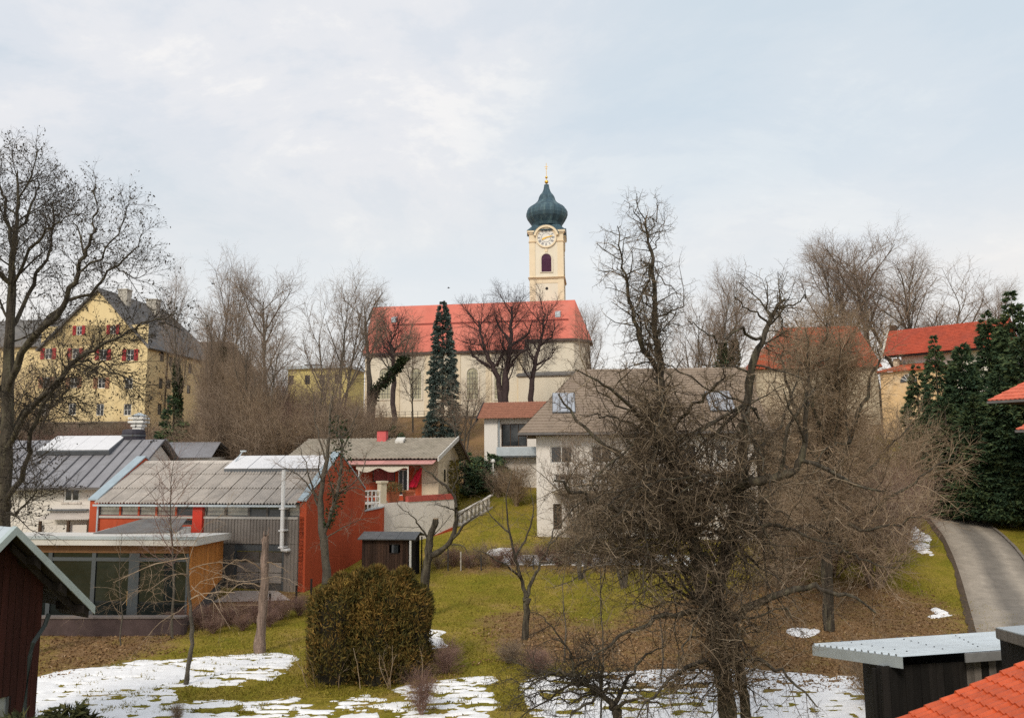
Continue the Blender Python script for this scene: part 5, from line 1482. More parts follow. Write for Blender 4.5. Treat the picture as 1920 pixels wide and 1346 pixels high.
q = MB(); q.tube([lp, Vector((lp.x, lp.y, zt_))], .05); q.build("post", WFRAME, lamp)
q = MB(); q.lathe([(.05, zt_), (.17, zt_ + .1), (.17, zt_ + .3), (.05, zt_ + .38)], (lp.x, lp.y, 0), 10); q.build("lamp_head", WFRAME, lamp)

# ---------------------------------------------------------------- big house in the middle
mA = at(1006, 900, 59.5); mB = at(1420, 900, 58.5)
MF, ml = frame(mA, mB)
mze = zv(MF, 806, 2, -.9); mzr = zv(MF, 691, ml * .6, 6.5)
mg = 1.6
big = thing("big_house", "big white house with brown tiled roof behind the pear tree", "house", MF @ Vector((ml / 2, 0, mg)))
mh = []
for a, b, v0, v1 in ((1037, 1053, 944, 992), (1115, 1165, 950, 985), (1240, 1262, 945, 990), (1300, 1340, 945, 980), (1033, 1075, 835, 868), (1110, 1150, 835, 868), (1180, 1225, 835, 868), (1270, 1310, 835, 868), (1345, 1385, 835, 868), (1040, 1100, 888, 915), (1120, 1180, 888, 915), (1240, 1300, 888, 915), (1330, 1390, 888, 915)):
    mh.append((xu(MF, a, 0, 5), xu(MF, b, 0, 5), zv(MF, v1, 5, 0), zv(MF, v0, 5, 0)))
q = wall(MF, 0, ml, mg - 1.5, mze + .3, 0, mh, .22); mD = 12.5
q.poly([(0, mD, mg - 1), (0, 0, mg - 1), (0, 0, mze), (0, mD, mze)]); q.poly([(ml, 0, mg - 1), (ml, mD, mg - 1), (ml, mD, mze), (ml, 6.5, mzr - .3), (ml, 0, mze)]); q.poly([(ml, mD, mg - 1), (0, mD, mg - 1), (0, mD, mze), (ml, mD, mze)])
q.build("wall", WHITE, big)
for h in mh: window(big, MF, h, 0, BROWNWOOD if h[2] < 5 else WFRAME, GLASS, 2, 1, .09, sill=None)
TILEBR2 = M("brown grey tiles", (.27, .215, .17), .85, .2, 1.2, .2, 25, stain=(.17, .13, .11), stain_amt=.5)
xh = xu(MF, 1085, 6.5, mzr)
roof_skin("roof", big, [(-1.3, -1.0, mze - .2), (ml + 1, -1.0, mze - .2), (ml + 1, 6.5, mzr), (xh, 6.5, mzr)], 24, 62, TILEBR2, .05, .06, 3, MF)
roof_skin("hip_roof", big, [(-1.3, 14, mze - .2), (-1.3, -1.0, mze - .2), (xh, 6.4, mzr), (xh, 6.6, mzr)], 20, 30, TILEBR2, .05, .06, 2, MF)
q = MB(MF); q.slab((ml + 1, 14, mze - .2), (-1.3, 14, mze - .2), (xh, 6.5, mzr), (ml + 1, 6.5, mzr), .2); q.build("rear_roof", TILEBR2, big)
q = MB(MF); q.slab((-1.3, -.95, mze - .32), (ml + 1, -.95, mze - .32), (ml + 1, 6.5, mzr - .12), (xh, 6.5, mzr - .12), .15); q.build("eaves_soffit", BROWNWOOD, big)
q = MB(MF); q.box(-1.35, ml + 1.05, -1.15, -1.02, mze - .36, mze - .18); q.build("gutter", GUTTER, big)
for a, b, v0, v1 in ((1036, 1078, 745, 774), (1325, 1372, 742, 772)):
    x0, x1 = xu(MF, a, 2.5, 12), xu(MF, b, 2.5, 12); s_ = (mzr - mze + .2) / 7.5; y0, y1 = .9, 3.2
    q = MB(MF); q.slab((x0, y0, mze - .2 + (y0 + 1) * s_ + .22), (x1, y0, mze - .2 + (y0 + 1) * s_ + .22), (x1, y1, mze - .2 + (y1 + 1) * s_ + .22), (x0, y1, mze - .2 + (y1 + 1) * s_ + .22), .12); f = q.build("solar_panel", DARKMETAL, big)
    for k in range(3):
        p = MB(MF); xa, xb = x0 + (x1 - x0) * k / 3 + .04, x0 + (x1 - x0) * (k + 1) / 3 - .04
        p.slab((xa, y0 + .06, mze - .2 + (y0 + 1.06) * s_ + .245), (xb, y0 + .06, mze - .2 + (y0 + 1.06) * s_ + .245), (xb, y1 - .06, mze - .2 + (y1 + .94) * s_ + .245), (xa, y1 - .06, mze - .2 + (y1 + .94) * s_ + .245), .02); p.build("pane", M("bright collector glass", (.32, .34, .38), .12, .1, spec=.9) if "bright collector glass" not in bpy.data.materials else bpy.data.materials["bright collector glass"], f)
zbal = zv(MF, 920, 5, -1.1)
q = MB(MF); q.box(1.2, ml - .5, -1.3, -.02, zbal - .15, zbal); q.build("balcony_floor", CREAM, big)
q = MB(MF); nbal = 26
for k in range(nbal):
    a = 1.2 + (ml - 1.9) * k / nbal; q.box(a, a + (ml - 1.9) / nbal * .8, -1.3, -1.26, zbal + .02, zbal + .85)
q.build("balcony_boards", WFRAME, big)
# red roofed house behind the brown tree
kA = at(1405, 690, 108); kB = at(1655, 690, 106)
KFm, kl = frame(kA, kB)
rhz = thing("tall_red_roofed_house", "house with tall red roof behind the brown crowned tree", "house", KFm @ Vector((0, 0, 12)))
z0, z1 = zv(KFm, 692, 2, 0), zv(KFm, 614, 8, 6)
q = MB(KFm); q.box(1, kl - .5, .6, 11.5, 11, z0); q.build("wall", CREAM, rhz)
roof_skin("roof", rhz, [(.2, 0, z0), (kl, 0, z0), (kl - 1.2, 6, z1), (6.0, 6, z1)], 24, 60, TILERED, .05, .05, 2, KFm)
q = MB(KFm); q.poly([(kl, 12, z0), (.2, 12, z0), (6, 6, z1), (kl - 1.2, 6, z1)]); q.poly([(.2, 12, z0), (.2, 0, z0), (6, 6, z1)]); q.poly([(kl, 0, z0), (kl, 12, z0), (kl - 1.2, 6, z1)]); q.build("hip_roof", TILERED, rhz)
# right house with bay
oA = at(1664, 700, 100); oB = at(1850, 690, 92)
OF, ol = frame(oA, oB)
rr = thing("red_tiled_villa", "cream villa with long red tiled roof and fan window bay", "house", OF @ Vector((0, 0, 12)))
oz0 = zv(OF, 668, 0, -1); oz1 = zv(OF, 620, 0, 4.2)
q = MB(OF); q.box(1.6, ol + 1.2, .6, 9, 9, oz0 - .1); q.build("wall", M("white villa plaster", (.74, .71, .64), .9, .05), rr)
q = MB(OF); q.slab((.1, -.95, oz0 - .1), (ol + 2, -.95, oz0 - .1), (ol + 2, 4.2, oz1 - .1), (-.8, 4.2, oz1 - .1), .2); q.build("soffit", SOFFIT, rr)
roof_skin("roof", rr, [(.0, -1, oz0), (ol + 2, -1, oz0), (ol + 2, 4.2, oz1), (-.9, 4.2, oz1)], 17, 70, M("mottled red tiles", (.40, .075, .04), .8, .25, 1.5, .2, 20, stain=(.27, .07, .055), stain_amt=.6, stain_scale=.25), .06, .06, 2, OF)
q = MB(OF); q.slab((ol + 2, 9.5, oz0), (-.2, 9.5, oz0), (-.9, 4.2, oz1), (ol + 2, 4.2, oz1), .2); q.build("rear_roof", TILERED, rr)
q = MB(OF); q.hexa([(-.25, -1.1, oz0 - .3), (.0, -1.1, oz0 - .3), (-.9, 4.2, oz1 - .25), (-1.15, 4.2, oz1 - .25), (-.25, -1.1, oz0 + .22), (.0, -1.1, oz0 + .22), (-.9, 4.2, oz1 + .22), (-1.15, 4.2, oz1 + .22)]); q.build("bargeboard", M("cream bargeboard", (.56, .52, .44), .8, .1), rr)
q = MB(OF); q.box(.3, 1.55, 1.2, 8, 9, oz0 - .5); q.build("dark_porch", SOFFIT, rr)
q = MB(OF); q.box(.9, 1.5, -.3, .5, oz0 - 2.5, oz0 - .35); q.build("porch_pillar", CREAM, rr)
for u0, u1 in ((1693, 1698), (1701, 1716)):
    q = MB(OF); q.box(xu(OF, u0, .6, oz0 - 1), xu(OF, u1, .6, oz0 - 1), .55, .596, oz0 - 1.6, oz0 - .7); q.build("window", GLASS if u0 == 1693 else GLASS2, rr)
bz1 = zv(OF, 697, 2, -3); bz2 = zv(OF, 684, 2, -.5)
BAYW = M("peach plaster", (.70, .48, .26), .9, .07, .8, stain=(.72, .62, .48), stain_amt=.8, stain_scale=.25)
bay = [(-.2, -1.0), (.2, -3.2), (3.5, -3.4), (6.5, -2.6), (7.5, .6)]
q = MB(OF)
for (a, b), (c, d) in zip(bay[:-1], bay[1:]): q.poly([(a, b, 8.5), (c, d, 8.5), (c, d, bz1), (a, b, bz1)])
q.build("bay_wall", BAYW, rr)
cyc = (3.2, .0)
q = MB(OF); ins = []
for a, b in bay:
    dx, dy = a - cyc[0], b - cyc[1]; ins.append((cyc[0] + dx * 1.12, cyc[1] + dy * 1.12))
for (a, b), (c, d) in zip(ins[:-1], ins[1:]):
    V_, F_ = None, None
    q.hexa([(a, b, bz1), (c, d, bz1), (cyc[0] + (c - cyc[0]) * .4, .5, bz2), (cyc[0] + (a - cyc[0]) * .4, .5, bz2), (a, b, bz1 + .16), (c, d, bz1 + .16), (cyc[0] + (c - cyc[0]) * .4, .5, bz2 + .16), (cyc[0] + (a - cyc[0]) * .4, .5, bz2 + .16)])
q.build("bay_roof", TILERED, rr)
xf = xu(OF, 1704, -3.35, bz1 - 1); zf_ = zv(OF, 716, xf, -3.35)
q = MB(OF); q.prism([(xf + 1.0 * math.cos(math.pi * k / 10), -3.47, zf_ + 1.0 * math.sin(math.pi * k / 10)) for k in range(11)], (0, .06, 0)); fw_ = q.build("fan_window", GLASS, rr)
q = MB(OF)
for k in range(1, 6):
    a = math.pi * k / 6; q.tube([(xf + .2 * math.cos(a), -3.49, zf_ + .2 * math.sin(a)), (xf + .97 * math.cos(a), -3.49, zf_ + .97 * math.sin(a))], .05, 4)
q.build("fan_bars", WFRAME, fw_)
q = MB(OF); x = xu(OF, 1672, 3.9, 24); q.box(x - .4, x + .4, 4.3, 5.0, oz1 - .5, oz1 + .8); q.build("chimney", BROWNWOOD, rr)
# roofs at the right edge: porch roofs of a near house
pA = at(1853, 752, 55); pB = at(1990, 738, 51)
PF, pl_ = frame(pA, pB)
ph = thing("red_roofed_villa_corner", "two red tiled roof corners of a villa at the right edge", "house", PF @ Vector((4.5, 3, 2)))
TILEN = M("bright red roof tiles", (.62, .16, .10), .7, .15, 2, .2, 25, stain=(.45, .10, .06), stain_amt=.4)
for nm, u0, v0, off, dz in (("upper_roof", 1853, 752, 0, 0), ("lower_roof", 1893, 806, 1.7, -2.1)):
    z0 = zv(PF, v0, off, 0)
    roof_skin(nm, ph, [(off, 0, z0), (off + 9, 0, z0), (off + 9, 5.0, z0 + 3.6), (off + 5.0, 5.0, z0 + 3.6)], 14, 30, TILEN, .07, .07, 4, PF)
    q = MB(PF); q.poly([(off, 6, z0), (off, 0, z0), (off + 5, 5, z0 + 3.6)]); q.build("hip_face", TILEN, ph)
    q = MB(PF); q.box(off - .05, off + 9, -.12, -.02, z0 - .18, z0 - .01); q.build("gutter", GUTTER, ph)
    q = MB(PF); q.box(off, off + 9, -.01, 4.9, z0 - .14, z0 - .03); q.build("soffit", BROWNWOOD, ph)
zq = zv(PF, 806, 1.7, 0)
q = MB(PF); q.box(3.9, 12, 1.2, 8, 0, zq + 2.4); q.build("wall", WHITE, ph)

# ---------------------------------------------------------------- foreground sheds
# metal-roofed black shed, lower right
c_bl = at(1524, 1209, 22.0); c_br = at(1869, 1186, 22.6); c_fr = at(1891, 1217, 19.6); c_fl = at(1691, 1231, 18.9)
ms = thing("metal_roofed_shed", "black board shed with ribbed pale metal roof at the lower right", "shed", (c_fl.x + 1, c_fl.y + 1, 0))
SHEET = M("galvanised sheet", (.60, .66, .70), .38, .08, 2, metal=.4, rand=.03, stain=(.48, .53, .57), stain_amt=.4)
nrib = 14
plane_n = (c_fr - c_fl).cross(c_bl - c_fl).normalized()
for k in range(nrib):
    t0, t1 = k / nrib, (k + 1) / nrib
    # strips between left edge (c_bl..c_fl) and right edge (c_br..c_fr)
    a0, a1 = c_fl.lerp(c_bl, t0), c_fl.lerp(c_bl, t1); b0, b1 = c_fr.lerp(c_br, t0), c_fr.lerp(c_br, t1)
    q = MB(); prof_ = [(0, 0), (.62, 0), (.70, .05), (.88, .05), (.96, 0), (1, 0)]
    for (s0, h0), (s1, h1) in zip(prof_[:-1], prof_[1:]):
        q.poly([a0.lerp(a1, s0) + plane_n * h0, b0.lerp(b1, s0) + plane_n * h0, b0.lerp(b1, s1) + plane_n * h1, a0.lerp(a1, s1) + plane_n * h1])
    q.build("roof_sheet", SHEET, ms)
q = MB()
for k in range(1, nrib, 2):
    for s in (.15, .45, .75):
        p = c_fl.lerp(c_bl, (k + .79) / nrib).lerp(c_fr.lerp(c_br, (k + .79) / nrib), s) + plane_n * .052
        q.lathe([(.022, p.z - .004), (.018, p.z + .02)], (p.x, p.y, 0), 6)
q.build("screws", DARKMETAL, ms)
dn_ = Vector((0, 0, -1))
q = MB(); i1 = c_fl + Vector((0, -.03, 0)); q.hexa([c_bl + dn_ * .26 + Vector((-.03, -.03, 0)), i1 + dn_ * .26, i1 + dn_ * .26 + Vector((.02, .03, 0)), c_bl + dn_ * .26, c_bl + Vector((-.03, -.03, .0)), i1, i1 + Vector((.02, .03, 0)), c_bl]); q.build("fascia", ZINC, ms)
m1 = c_fl.lerp(c_fr, .575)
q = MB(); q.hexa([m1 + dn_ * .22 + Vector((0, -.05, 0)), c_fr + dn_ * .22 + Vector((0, -.05, 0)), c_fr + dn_ * .22, m1 + dn_ * .22, m1 + dn_ * .012 + Vector((0, -.05, 0)), c_fr + dn_ * .012 + Vector((0, -.05, 0)), c_fr + dn_ * .012, m1 + dn_ * .012]); q.build("fascia", M("grey fascia", (.22, .22, .22), .7, .15, 4), ms)
# walls of boards under the roof
wl0 = c_fl + Vector((-.55, .35, -.3)); wl0.x = at(1652, 1250, wl0.y).x
wr0 = c_fr + Vector((.6, .35, -.3)); nbd = 19
BLK = M("tarred boards", (.014, .012, .011), .85, .5, 5, .4, 40, streak=True, rand=.5, stain=(.05, .04, .035), stain_amt=.35, stain_scale=2.2)
GREYB = M("bleached grey board", (.16, .14, .125), .85, .3, 6, .3, 40, streak=True, rand=.25)
for k in range(nbd):
    a, b = wl0.lerp(wr0, k / nbd), wl0.lerp(wr0, (k + 1) / nbd)
    q = MB(); th_ = Vector((.0, .035, 0)); g_ = (b - a) * .02
    jz = rnd.uniform(0, .02); a2, b2 = a + g_ + Vector((0, -jz, 0)), b - g_ + Vector((0, -jz, 0))
    ztop = .0
    q.hexa([Vector((a2.x, a2.y, 0)), Vector((b2.x, b2.y, 0)), Vector((b2.x, b2.y, 0)) + th_, Vector((a2.x, a2.y, 0)) + th_, a2, b2, b2 + th_, a2 + th_])
    q.build("board", GREYB if k in (11, 12, 14) else BLK, ms)
q = MB(); bl_ = c_bl + Vector((1.2, -.3, -.3)); q.poly([Vector((wl0.x, wl0.y, 0)), wl0, bl_, Vector((bl_.x, bl_.y, 0))]); br_ = c_br + Vector((-.2, -.3, -.3)); q.poly([Vector((br_.x, br_.y, 0)), br_, wr0, Vector((wr0.x, wr0.y, 0))]); q.poly([Vector((bl_.x, bl_.y, 0)), bl_, br_, Vector((br_.x, br_.y, 0))]); q.build("side_wall", BLK, ms)
q = MB(); p = Vector((wl0.x - .22, wl0.y - .1, 0)); q.tube([p, Vector((p.x, p.y, wl0.z - .02))], .05); q.build("post", BLK, ms); q = MB(); p = Vector((wl0.x - .1, wl0.y - .05, 0)); q.tube([p, Vector((p.x, p.y, wl0.z))], .04); q.build("post", BLK, ms)
# grey weathered roof board of the next lean-to
pa, pb = at(1870, 1180, 17.5), at(1990, 1212, 14.0)
lb_ = thing("lean_to_roof", "weathered grey verge board and sheet roof at the right edge", "lean-to", (pb.x, pb.y, 0))
q = MB(); o_ = Vector((.03, .12, 0)); q.hexa([pa + dn_ * .2, pb + dn_ * .2, pb + dn_ * .2 + o_, pa + dn_ * .2 + o_, pa, pb, pb + o_, pa + o_]); q.build("verge_board", GREYB, lb_)
q = MB(); o_ = Vector((.05, .14, .0)); e_ = Vector((2.6, 1.6, -.18)); q.slab(pa + o_ * .9 + Vector((0, 0, .02)), pb + o_ * .9 + Vector((0, 0, .02)), pb + e_, pa + e_, .05); q.build("roof_sheet", SHEET, lb_)
q = MB(); o_ = Vector((.25, .35, -.2)); q.hexa([Vector((pa.x, pa.y, 0)) + o_, Vector((pb.x, pb.y, 0)) + o_, Vector((pb.x + 2, pb.y + 1.4, 0)), Vector((pa.x + 2, pa.y + 1.4, 0)), pa + o_, pb + o_, pb + e_ * .9 + dn_ * .2, pa + e_ * .9 + dn_ * .2]); q.build("wall", BLK, lb_)
# red tile roof in the corner, tile by tile
t0_ = at(1704, 1341, 12.4); t1_ = at(1886, 1258, 12.75)
up_ = (t1_ - t0_); ulen = up_.length; up_.normalize()
eav = Vector((.33, -1, 0)); eav = (eav - up_ * eav.dot(up_)).normalized()
nrm = up_.cross(eav); nrm = nrm if nrm.z > 0 else -nrm
tr = thing("tiled_roof_corner", "bright red interlocking tile roof in the lower right corner", "roof", t1_ + Vector((.5, -.5, -5)))
CL, CW = .29, .235
TILEF = M("glossy red clay tile", (.52, .085, .022), .5, .18, 5, .25, 40, spec=.5, rand=.14, stain=(.30, .05, .02), stain_amt=.45, stain_scale=4)
q = MB()
prof_ = [(0, .0), (.10, .038), (.22, .045), (.34, .012), (.50, .0), (.58, .03), (.72, .036), (.86, .008), (1.0, .0)]
for (s0, h0), (s1, h1) in zip(prof_[:-1], prof_[1:]):
    q.poly([(s0 * CW, 0, h0 + .03), (s1 * CW, 0, h1 + .03), (s1 * CW, CL * 1.16, h1), (s0 * CW, CL * 1.16, h0)])
    q.poly([(s0 * CW, 0, h0), (s1 * CW, 0, h1 - .012), (s1 * CW, 0, h1 + .03), (s0 * CW, 0, h0 + .03)])
q.poly([(0, 0, 0), (0, 0, .03), (0, CL * 1.16, 0)])
tme = bpy.data.meshes.new("roof_tile"); tme.from_pydata([tuple(v) for v in q.v], [], q.f); tme.materials.append(TILEF)
basis = Matrix(((eav.x, up_.x, nrm.x, 0), (eav.y, up_.y, nrm.y, 0), (eav.z, up_.z, nrm.z, 0), (0, 0, 0, 1)))
for i in range(-3, 14):
    for j in range(0, 16):
        p = t0_ + up_ * (i * CL) + eav * (j * CW)
        u_, v_ = proj(p + up_ * .1)
        if u_ > 2060 or v_ > 1480: continue
        jit = Matrix.Rotation(rnd.gauss(0, .012), 4, 'Z') @ Matrix.Translation((rnd.gauss(0, .004), rnd.gauss(0, .005), rnd.gauss(0, .003)))
        place("roof_tile", tme, tr, Matrix.Translation(p) @ basis @ jit)
q = MB(); a = t0_ - up_ * .9 - nrm * .03; b = t0_ + up_ * 4.2 - nrm * .03; w_ = eav * 3.9
q.slab(a, a + w_, b + w_, b, .06); q.build("roof_deck", BROWNWOOD, tr)
q = MB(); q.hexa([a - nrm * .2 - eav * .06, b - nrm * .2 - eav * .06, b - nrm * .2 - eav * .02, a - nrm * .2 - eav * .02, a - eav * .06, b - eav * .06, b - eav * .02, a - eav * .02]); q.build("verge_board", BLACKWOOD, tr)
q = MB(); o_ = eav * .4
q.poly([Vector((a.x, a.y, 0)) + o_, Vector((b.x, b.y, 0)) + o_, b + o_ - nrm * .2, a + o_ - nrm * .2]); q.build("wall", BLK, tr)

# dark shed with steep gable, lower left
apex = at(30, 990, 20.0); eR = at(173, 1135, 21.8)
hd = Vector((eR.x - apex.x, eR.y - apex.y, 0)); hw_ = hd.length; hd.normalize(); drop = apex.z - eR.z
ax_ = Vector((-hd.y, hd.x, 0));  ax_ = ax_ if ax_.x < 0 else -ax_   # building runs to the left
DS = thing("dark_gabled_shed", "dark wooden shed with steep gable and zinc verge at the lower left", "shed", Vector((apex.x, apex.y, 0)) + ax_ * 2)
up = Vector((0, 0, 1)); eL = apex - hd * hw_ - up * drop
slp_ = drop / hw_
len_ = 6.0
for nm, e0 in (("right", eR), ("left", eL)):
    q = MB(); t_ = up * .14
    q.hexa([e0 - t_, apex - t_, apex + ax_ * len_ - t_, e0 + ax_ * len_ - t_, e0 - up * .03, apex - up * .03, apex + ax_ * len_ - up * .03, e0 + ax_ * len_ - up * .03]); q.build("roof_boarding", SOFFIT, DS)
    nps = 10
    for k in range(nps):
        p, r_ = ax_ * (len_ * k / nps + .01), ax_ * (len_ * (k + 1) / nps - .01)
        q = MB(); q.hexa([e0 + p - up * .025, apex + p - up * .025, apex + r_ - up * .025, e0 + r_ - up * .025, e0 + p + up * .02, apex + p + up * .02, apex + r_ + up * .02, e0 + r_ + up * .02]); q.build("roof_sheet", ZINC, DS)
    q = MB(); o_ = ax_ * -.05; out = hd * (.06 if nm == "right" else -.06) - up * .06
    q.hexa([e0 + out - up * .17 + o_, apex - up * .17 + o_, apex - up * .17, e0 + out - up * .17, e0 + out + up * .05 + o_, apex + up * .05 + o_, apex + up * .05 + ax_ * .16, e0 + out + up * .05 + ax_ * .16]); q.build("verge_flashing", M("green grey zinc " + nm, (.40, .47, .47), .5, .12, 3, metal=.3, stain=(.28, .34, .33), stain_amt=.5), DS)
wallback = ax_ * 1.0
RBW = M("dark red brown boards", (.048, .014, .011), .8, .35, 6, .3, 40, streak=True, rand=.2)
wr_ = Vector((apex.x, apex.y, 0)) + hd * (hw_ * .62) + wallback
# gable boards, each cut to the roof line
nbd = 15
for k in range(nbd):
    sA_, sB_ = -hw_ * .62 + 1.24 * hw_ * k / nbd, -hw_ * .62 + 1.24 * hw_ * (k + 1) / nbd
    q = MB(); base = Vector((apex.x, apex.y, 0)) + wallback; z0 = 2.35 if sB_ < hw_ * .30 else .2
    A_, B_ = base + hd * (sA_ + .006), base + hd * (sB_ - .006); th_ = ax_ * .04
    zA, zB = apex.z - abs(sA_) * slp_ - .16, apex.z - abs(sB_) * slp_ - .16
    q.hexa([A_ + up * z0, B_ + up * z0, B_ + up * z0 + th_, A_ + up * z0 + th_, A_ + up * zA, B_ + up * zB, B_ + up * zB + th_, A_ + up * zA + th_]); q.build("board", RBW, DS)
# glazed strip under the boards
base = Vector((apex.x, apex.y, 0)) + wallback
q = MB(); A_, B_ = base - hd * hw_ * .62 + ax_ * .06, base + hd * hw_ * .30 + ax_ * .06
q.hexa([A_ + up * .9, B_ + up * .9, B_ + up * .9 + ax_ * .02, A_ + up * .9 + ax_ * .02, A_ + up * 2.35, B_ + up * 2.35, B_ + up * 2.35 + ax_ * .02, A_ + up * 2.35 + ax_ * .02]); gl_ = q.build("window", M("misted window glass", (.30, .33, .34), .1, .4, 3, spec=.9), DS)
q = MB()
for s in (-.2, .05, .27):
    c = base + hd * hw_ * s; q.hexa([c + up * .9, c + hd * .1 + up * .9, c + hd * .1 + ax_ * .05 + up * .9, c + ax_ * .05 + up * .9, c + up * 2.34, c + hd * .1 + up * 2.34, c + hd * .1 + ax_ * .05 + up * 2.34, c + ax_ * .05 + up * 2.34])
q.build("mullion", DFRAME, gl_)
q = MB(); A_, B_ = base - hd * hw_ * .62, base + hd * hw_ * .62
q.hexa([A_ + up * .0, B_ + up * .0, B_ + ax_ * .1, A_ + ax_ * .1, A_ + up * .2, B_ + up * .2, B_ + ax_ * .1 + up * .2, A_ + ax_ * .1 + up * .2]); q.build("sill_beam", BLACKWOOD, DS)
q = MB(); S_ = base + hd * hw_ * .62; q.poly([S_, S_ + ax_ * 5, S_ + ax_ * 5 + up * (apex.z - hw_ * .62 * slp_ - .16), S_ + up * (apex.z - hw_ * .62 * slp_ - .16)]); S2 = base - hd * hw_ * .62; q.poly([S2 + ax_ * 5, S2, S2 + up * (apex.z - hw_ * .62 * slp_ - .16), S2 + ax_ * 5 + up * (apex.z - hw_ * .62 * slp_ - .16)]); q.build("side_wall", RBW, DS)
for s in (.28, .62, .92):
    q = MB(); c = Vector((apex.x, apex.y, 0)) + hd * hw_ * s + ax_ * .1; z_ = apex.z - s * drop - .16
    q.hexa([c + up * (z_ - .2), c + hd * .14 + up * (z_ - .2 - .14 * slp_), c + hd * .14 + ax_ * 1.4 + up * (z_ - .2 - .14 * slp_), c + ax_ * 1.4 + up * (z_ - .2), c + up * z_, c + hd * .14 + up * (z_ - .14 * slp_), c + hd * .14 + ax_ * 1.4 + up * (z_ - .14 * slp_), c + ax_ * 1.4 + up * z_]); q.build("purlin", BLACKWOOD, DS)
q = MB(); c0 = apex + ax_ * .55 - up * .2
q.hexa([c0 + hd * .2 - up * (.2 * slp_ + .2), c0 + hd * hw_ * .93 - up * (hw_ * .93 * slp_ + .2), c0 + hd * hw_ * .93 - up * (hw_ * .93 * slp_ + .2) + ax_ * .1, c0 + hd * .2 - up * (.2 * slp_ + .2) + ax_ * .1, c0 + hd * .2 - up * .2 * slp_, c0 + hd * hw_ * .93 - up * hw_ * .93 * slp_, c0 + hd * hw_ * .93 - up * hw_ * .93 * slp_ + ax_ * .1, c0 + hd * .2 - up * .2 * slp_ + ax_ * .1]); q.build("rafter", BLACKWOOD, DS)
dp = [at(92, 1150, 21.2), at(84, 1172, 21.1), at(62, 1205, 20.7), at(56, 1230, 20.7), at(46, 1330, 20.7)]
q = MB(); q.tube(dp + [Vector((dp[-1].x, dp[-1].y, .1))], .055, 8); q.build("downpipe", M("green grey pipe", (.028, .038, .038), .5, .15), DS)
# ---------------------------------------------------------------- vegetation
def gat(u, Y, dz=0.0):
    """ground point in picture column u at distance Y"""
    z = 0
    for _ in range(6):
        x = at(u, 900, Y).x
        # column shifts slightly with height because of the camera tilt
        lo, hi = x - 30, x + 30
        for _k in range(40):
            m = (lo + hi) / 2
            if proj((m, Y, hz1(m, Y)))[0] < u: lo = m
            else: hi = m
        x = lo
        return Vector((x, Y, hz1(x, Y) + dz))
def gtop(u, v, Y):
    """ground point under the picture point (u, v) at distance Y"""
    a, b = at(u, v, Y), gat(u, Y)
    x = a.x * .7 + b.x * .3
    return Vector((x, Y, hz1(x, Y)))
def BARK(name, a, b, c):
    return LEAF(name, [(0.0, a), (0.5, b), (1.0, c)], .9, 2.5, .45)
BK_DARK = M("dark mossy bark", (.052, .043, .033), .95, .75, 11, 1.0, 9, stain=(.17, .155, .10), stain_amt=.75, stain_scale=5, streak=True)
BK_GREY = M("grey bark", (.115, .10, .08), .95, .35, 4, .6, 14, stain=(.05, .045, .035), stain_amt=.5, stain_scale=1.5)
BK_PINK = M("peeled pinkish trunk", (.23, .165, .13), .9, .5, 12, 1.0, 10, stain=(.09, .07, .058), stain_amt=.8, stain_scale=5, streak=True)
TW_PEAR = LEAF('pear twigs', [(0, (.024, .018, .013)), (.35, (.070, .051, .034)), (.65, (.18, .135, .090)), (.86, (.32, .25, .18)), (1, (.52, .43, .33))], .9, 2.5, .2)  # pale stops put the twig highlights into the colour
TW_DARK = BARK("dark twigs", (.026, .021, .018), (.052, .043, .034), (.13, .11, .085))
TW_BROWN = BARK('brown twigs', (.12, .082, .050), (.28, .20, .13), (.52, .41, .30))
TW_FAR = BARK('slope twigs', (.11, .083, .062), (.24, .18, .135), (.42, .33, .25))
TW_CHURCH = BARK("lime tree twigs", (.035, .024, .026), (.062, .044, .044), (.12, .09, .085))
TW_THICK = BARK('thicket twigs', (.10, .074, .055), (.24, .175, .125), (.46, .36, .27))
TW_RED = BARK('reddish twigs', (.10, .06, .05), (.24, .145, .12), (.42, .29, .23))
IVY = LEAF("ivy leaves", [(0, (.010, .020, .008)), (.6, (.030, .050, .018)), (1, (.075, .085, .04))], .5, .6, .3)

def ivy_part(root, pts, rad, n, rng, size=.13, relative=True):
    P = np.array([tuple(p) for p in pts]); s = rng.random(n) * (len(P) - 1); i = s.astype(int); f = (s - i)[:, None]
    c = P[i] * (1 - f) + P[i + 1] * f
    Rr = np.interp(s / (len(P) - 1), np.linspace(0, 1, len(rad)), rad)[:, None] * np.sqrt(rng.random((n, 1)))
    a = rng.random(n) * 2 * np.pi; d = np.stack([np.cos(a), np.sin(a), rng.normal(0, .3, n)], 1)
    ob = leaf_cloud("ivy", c + d * Rr, d, size, size * .45, IVY, root, rng, .6)
    return ob

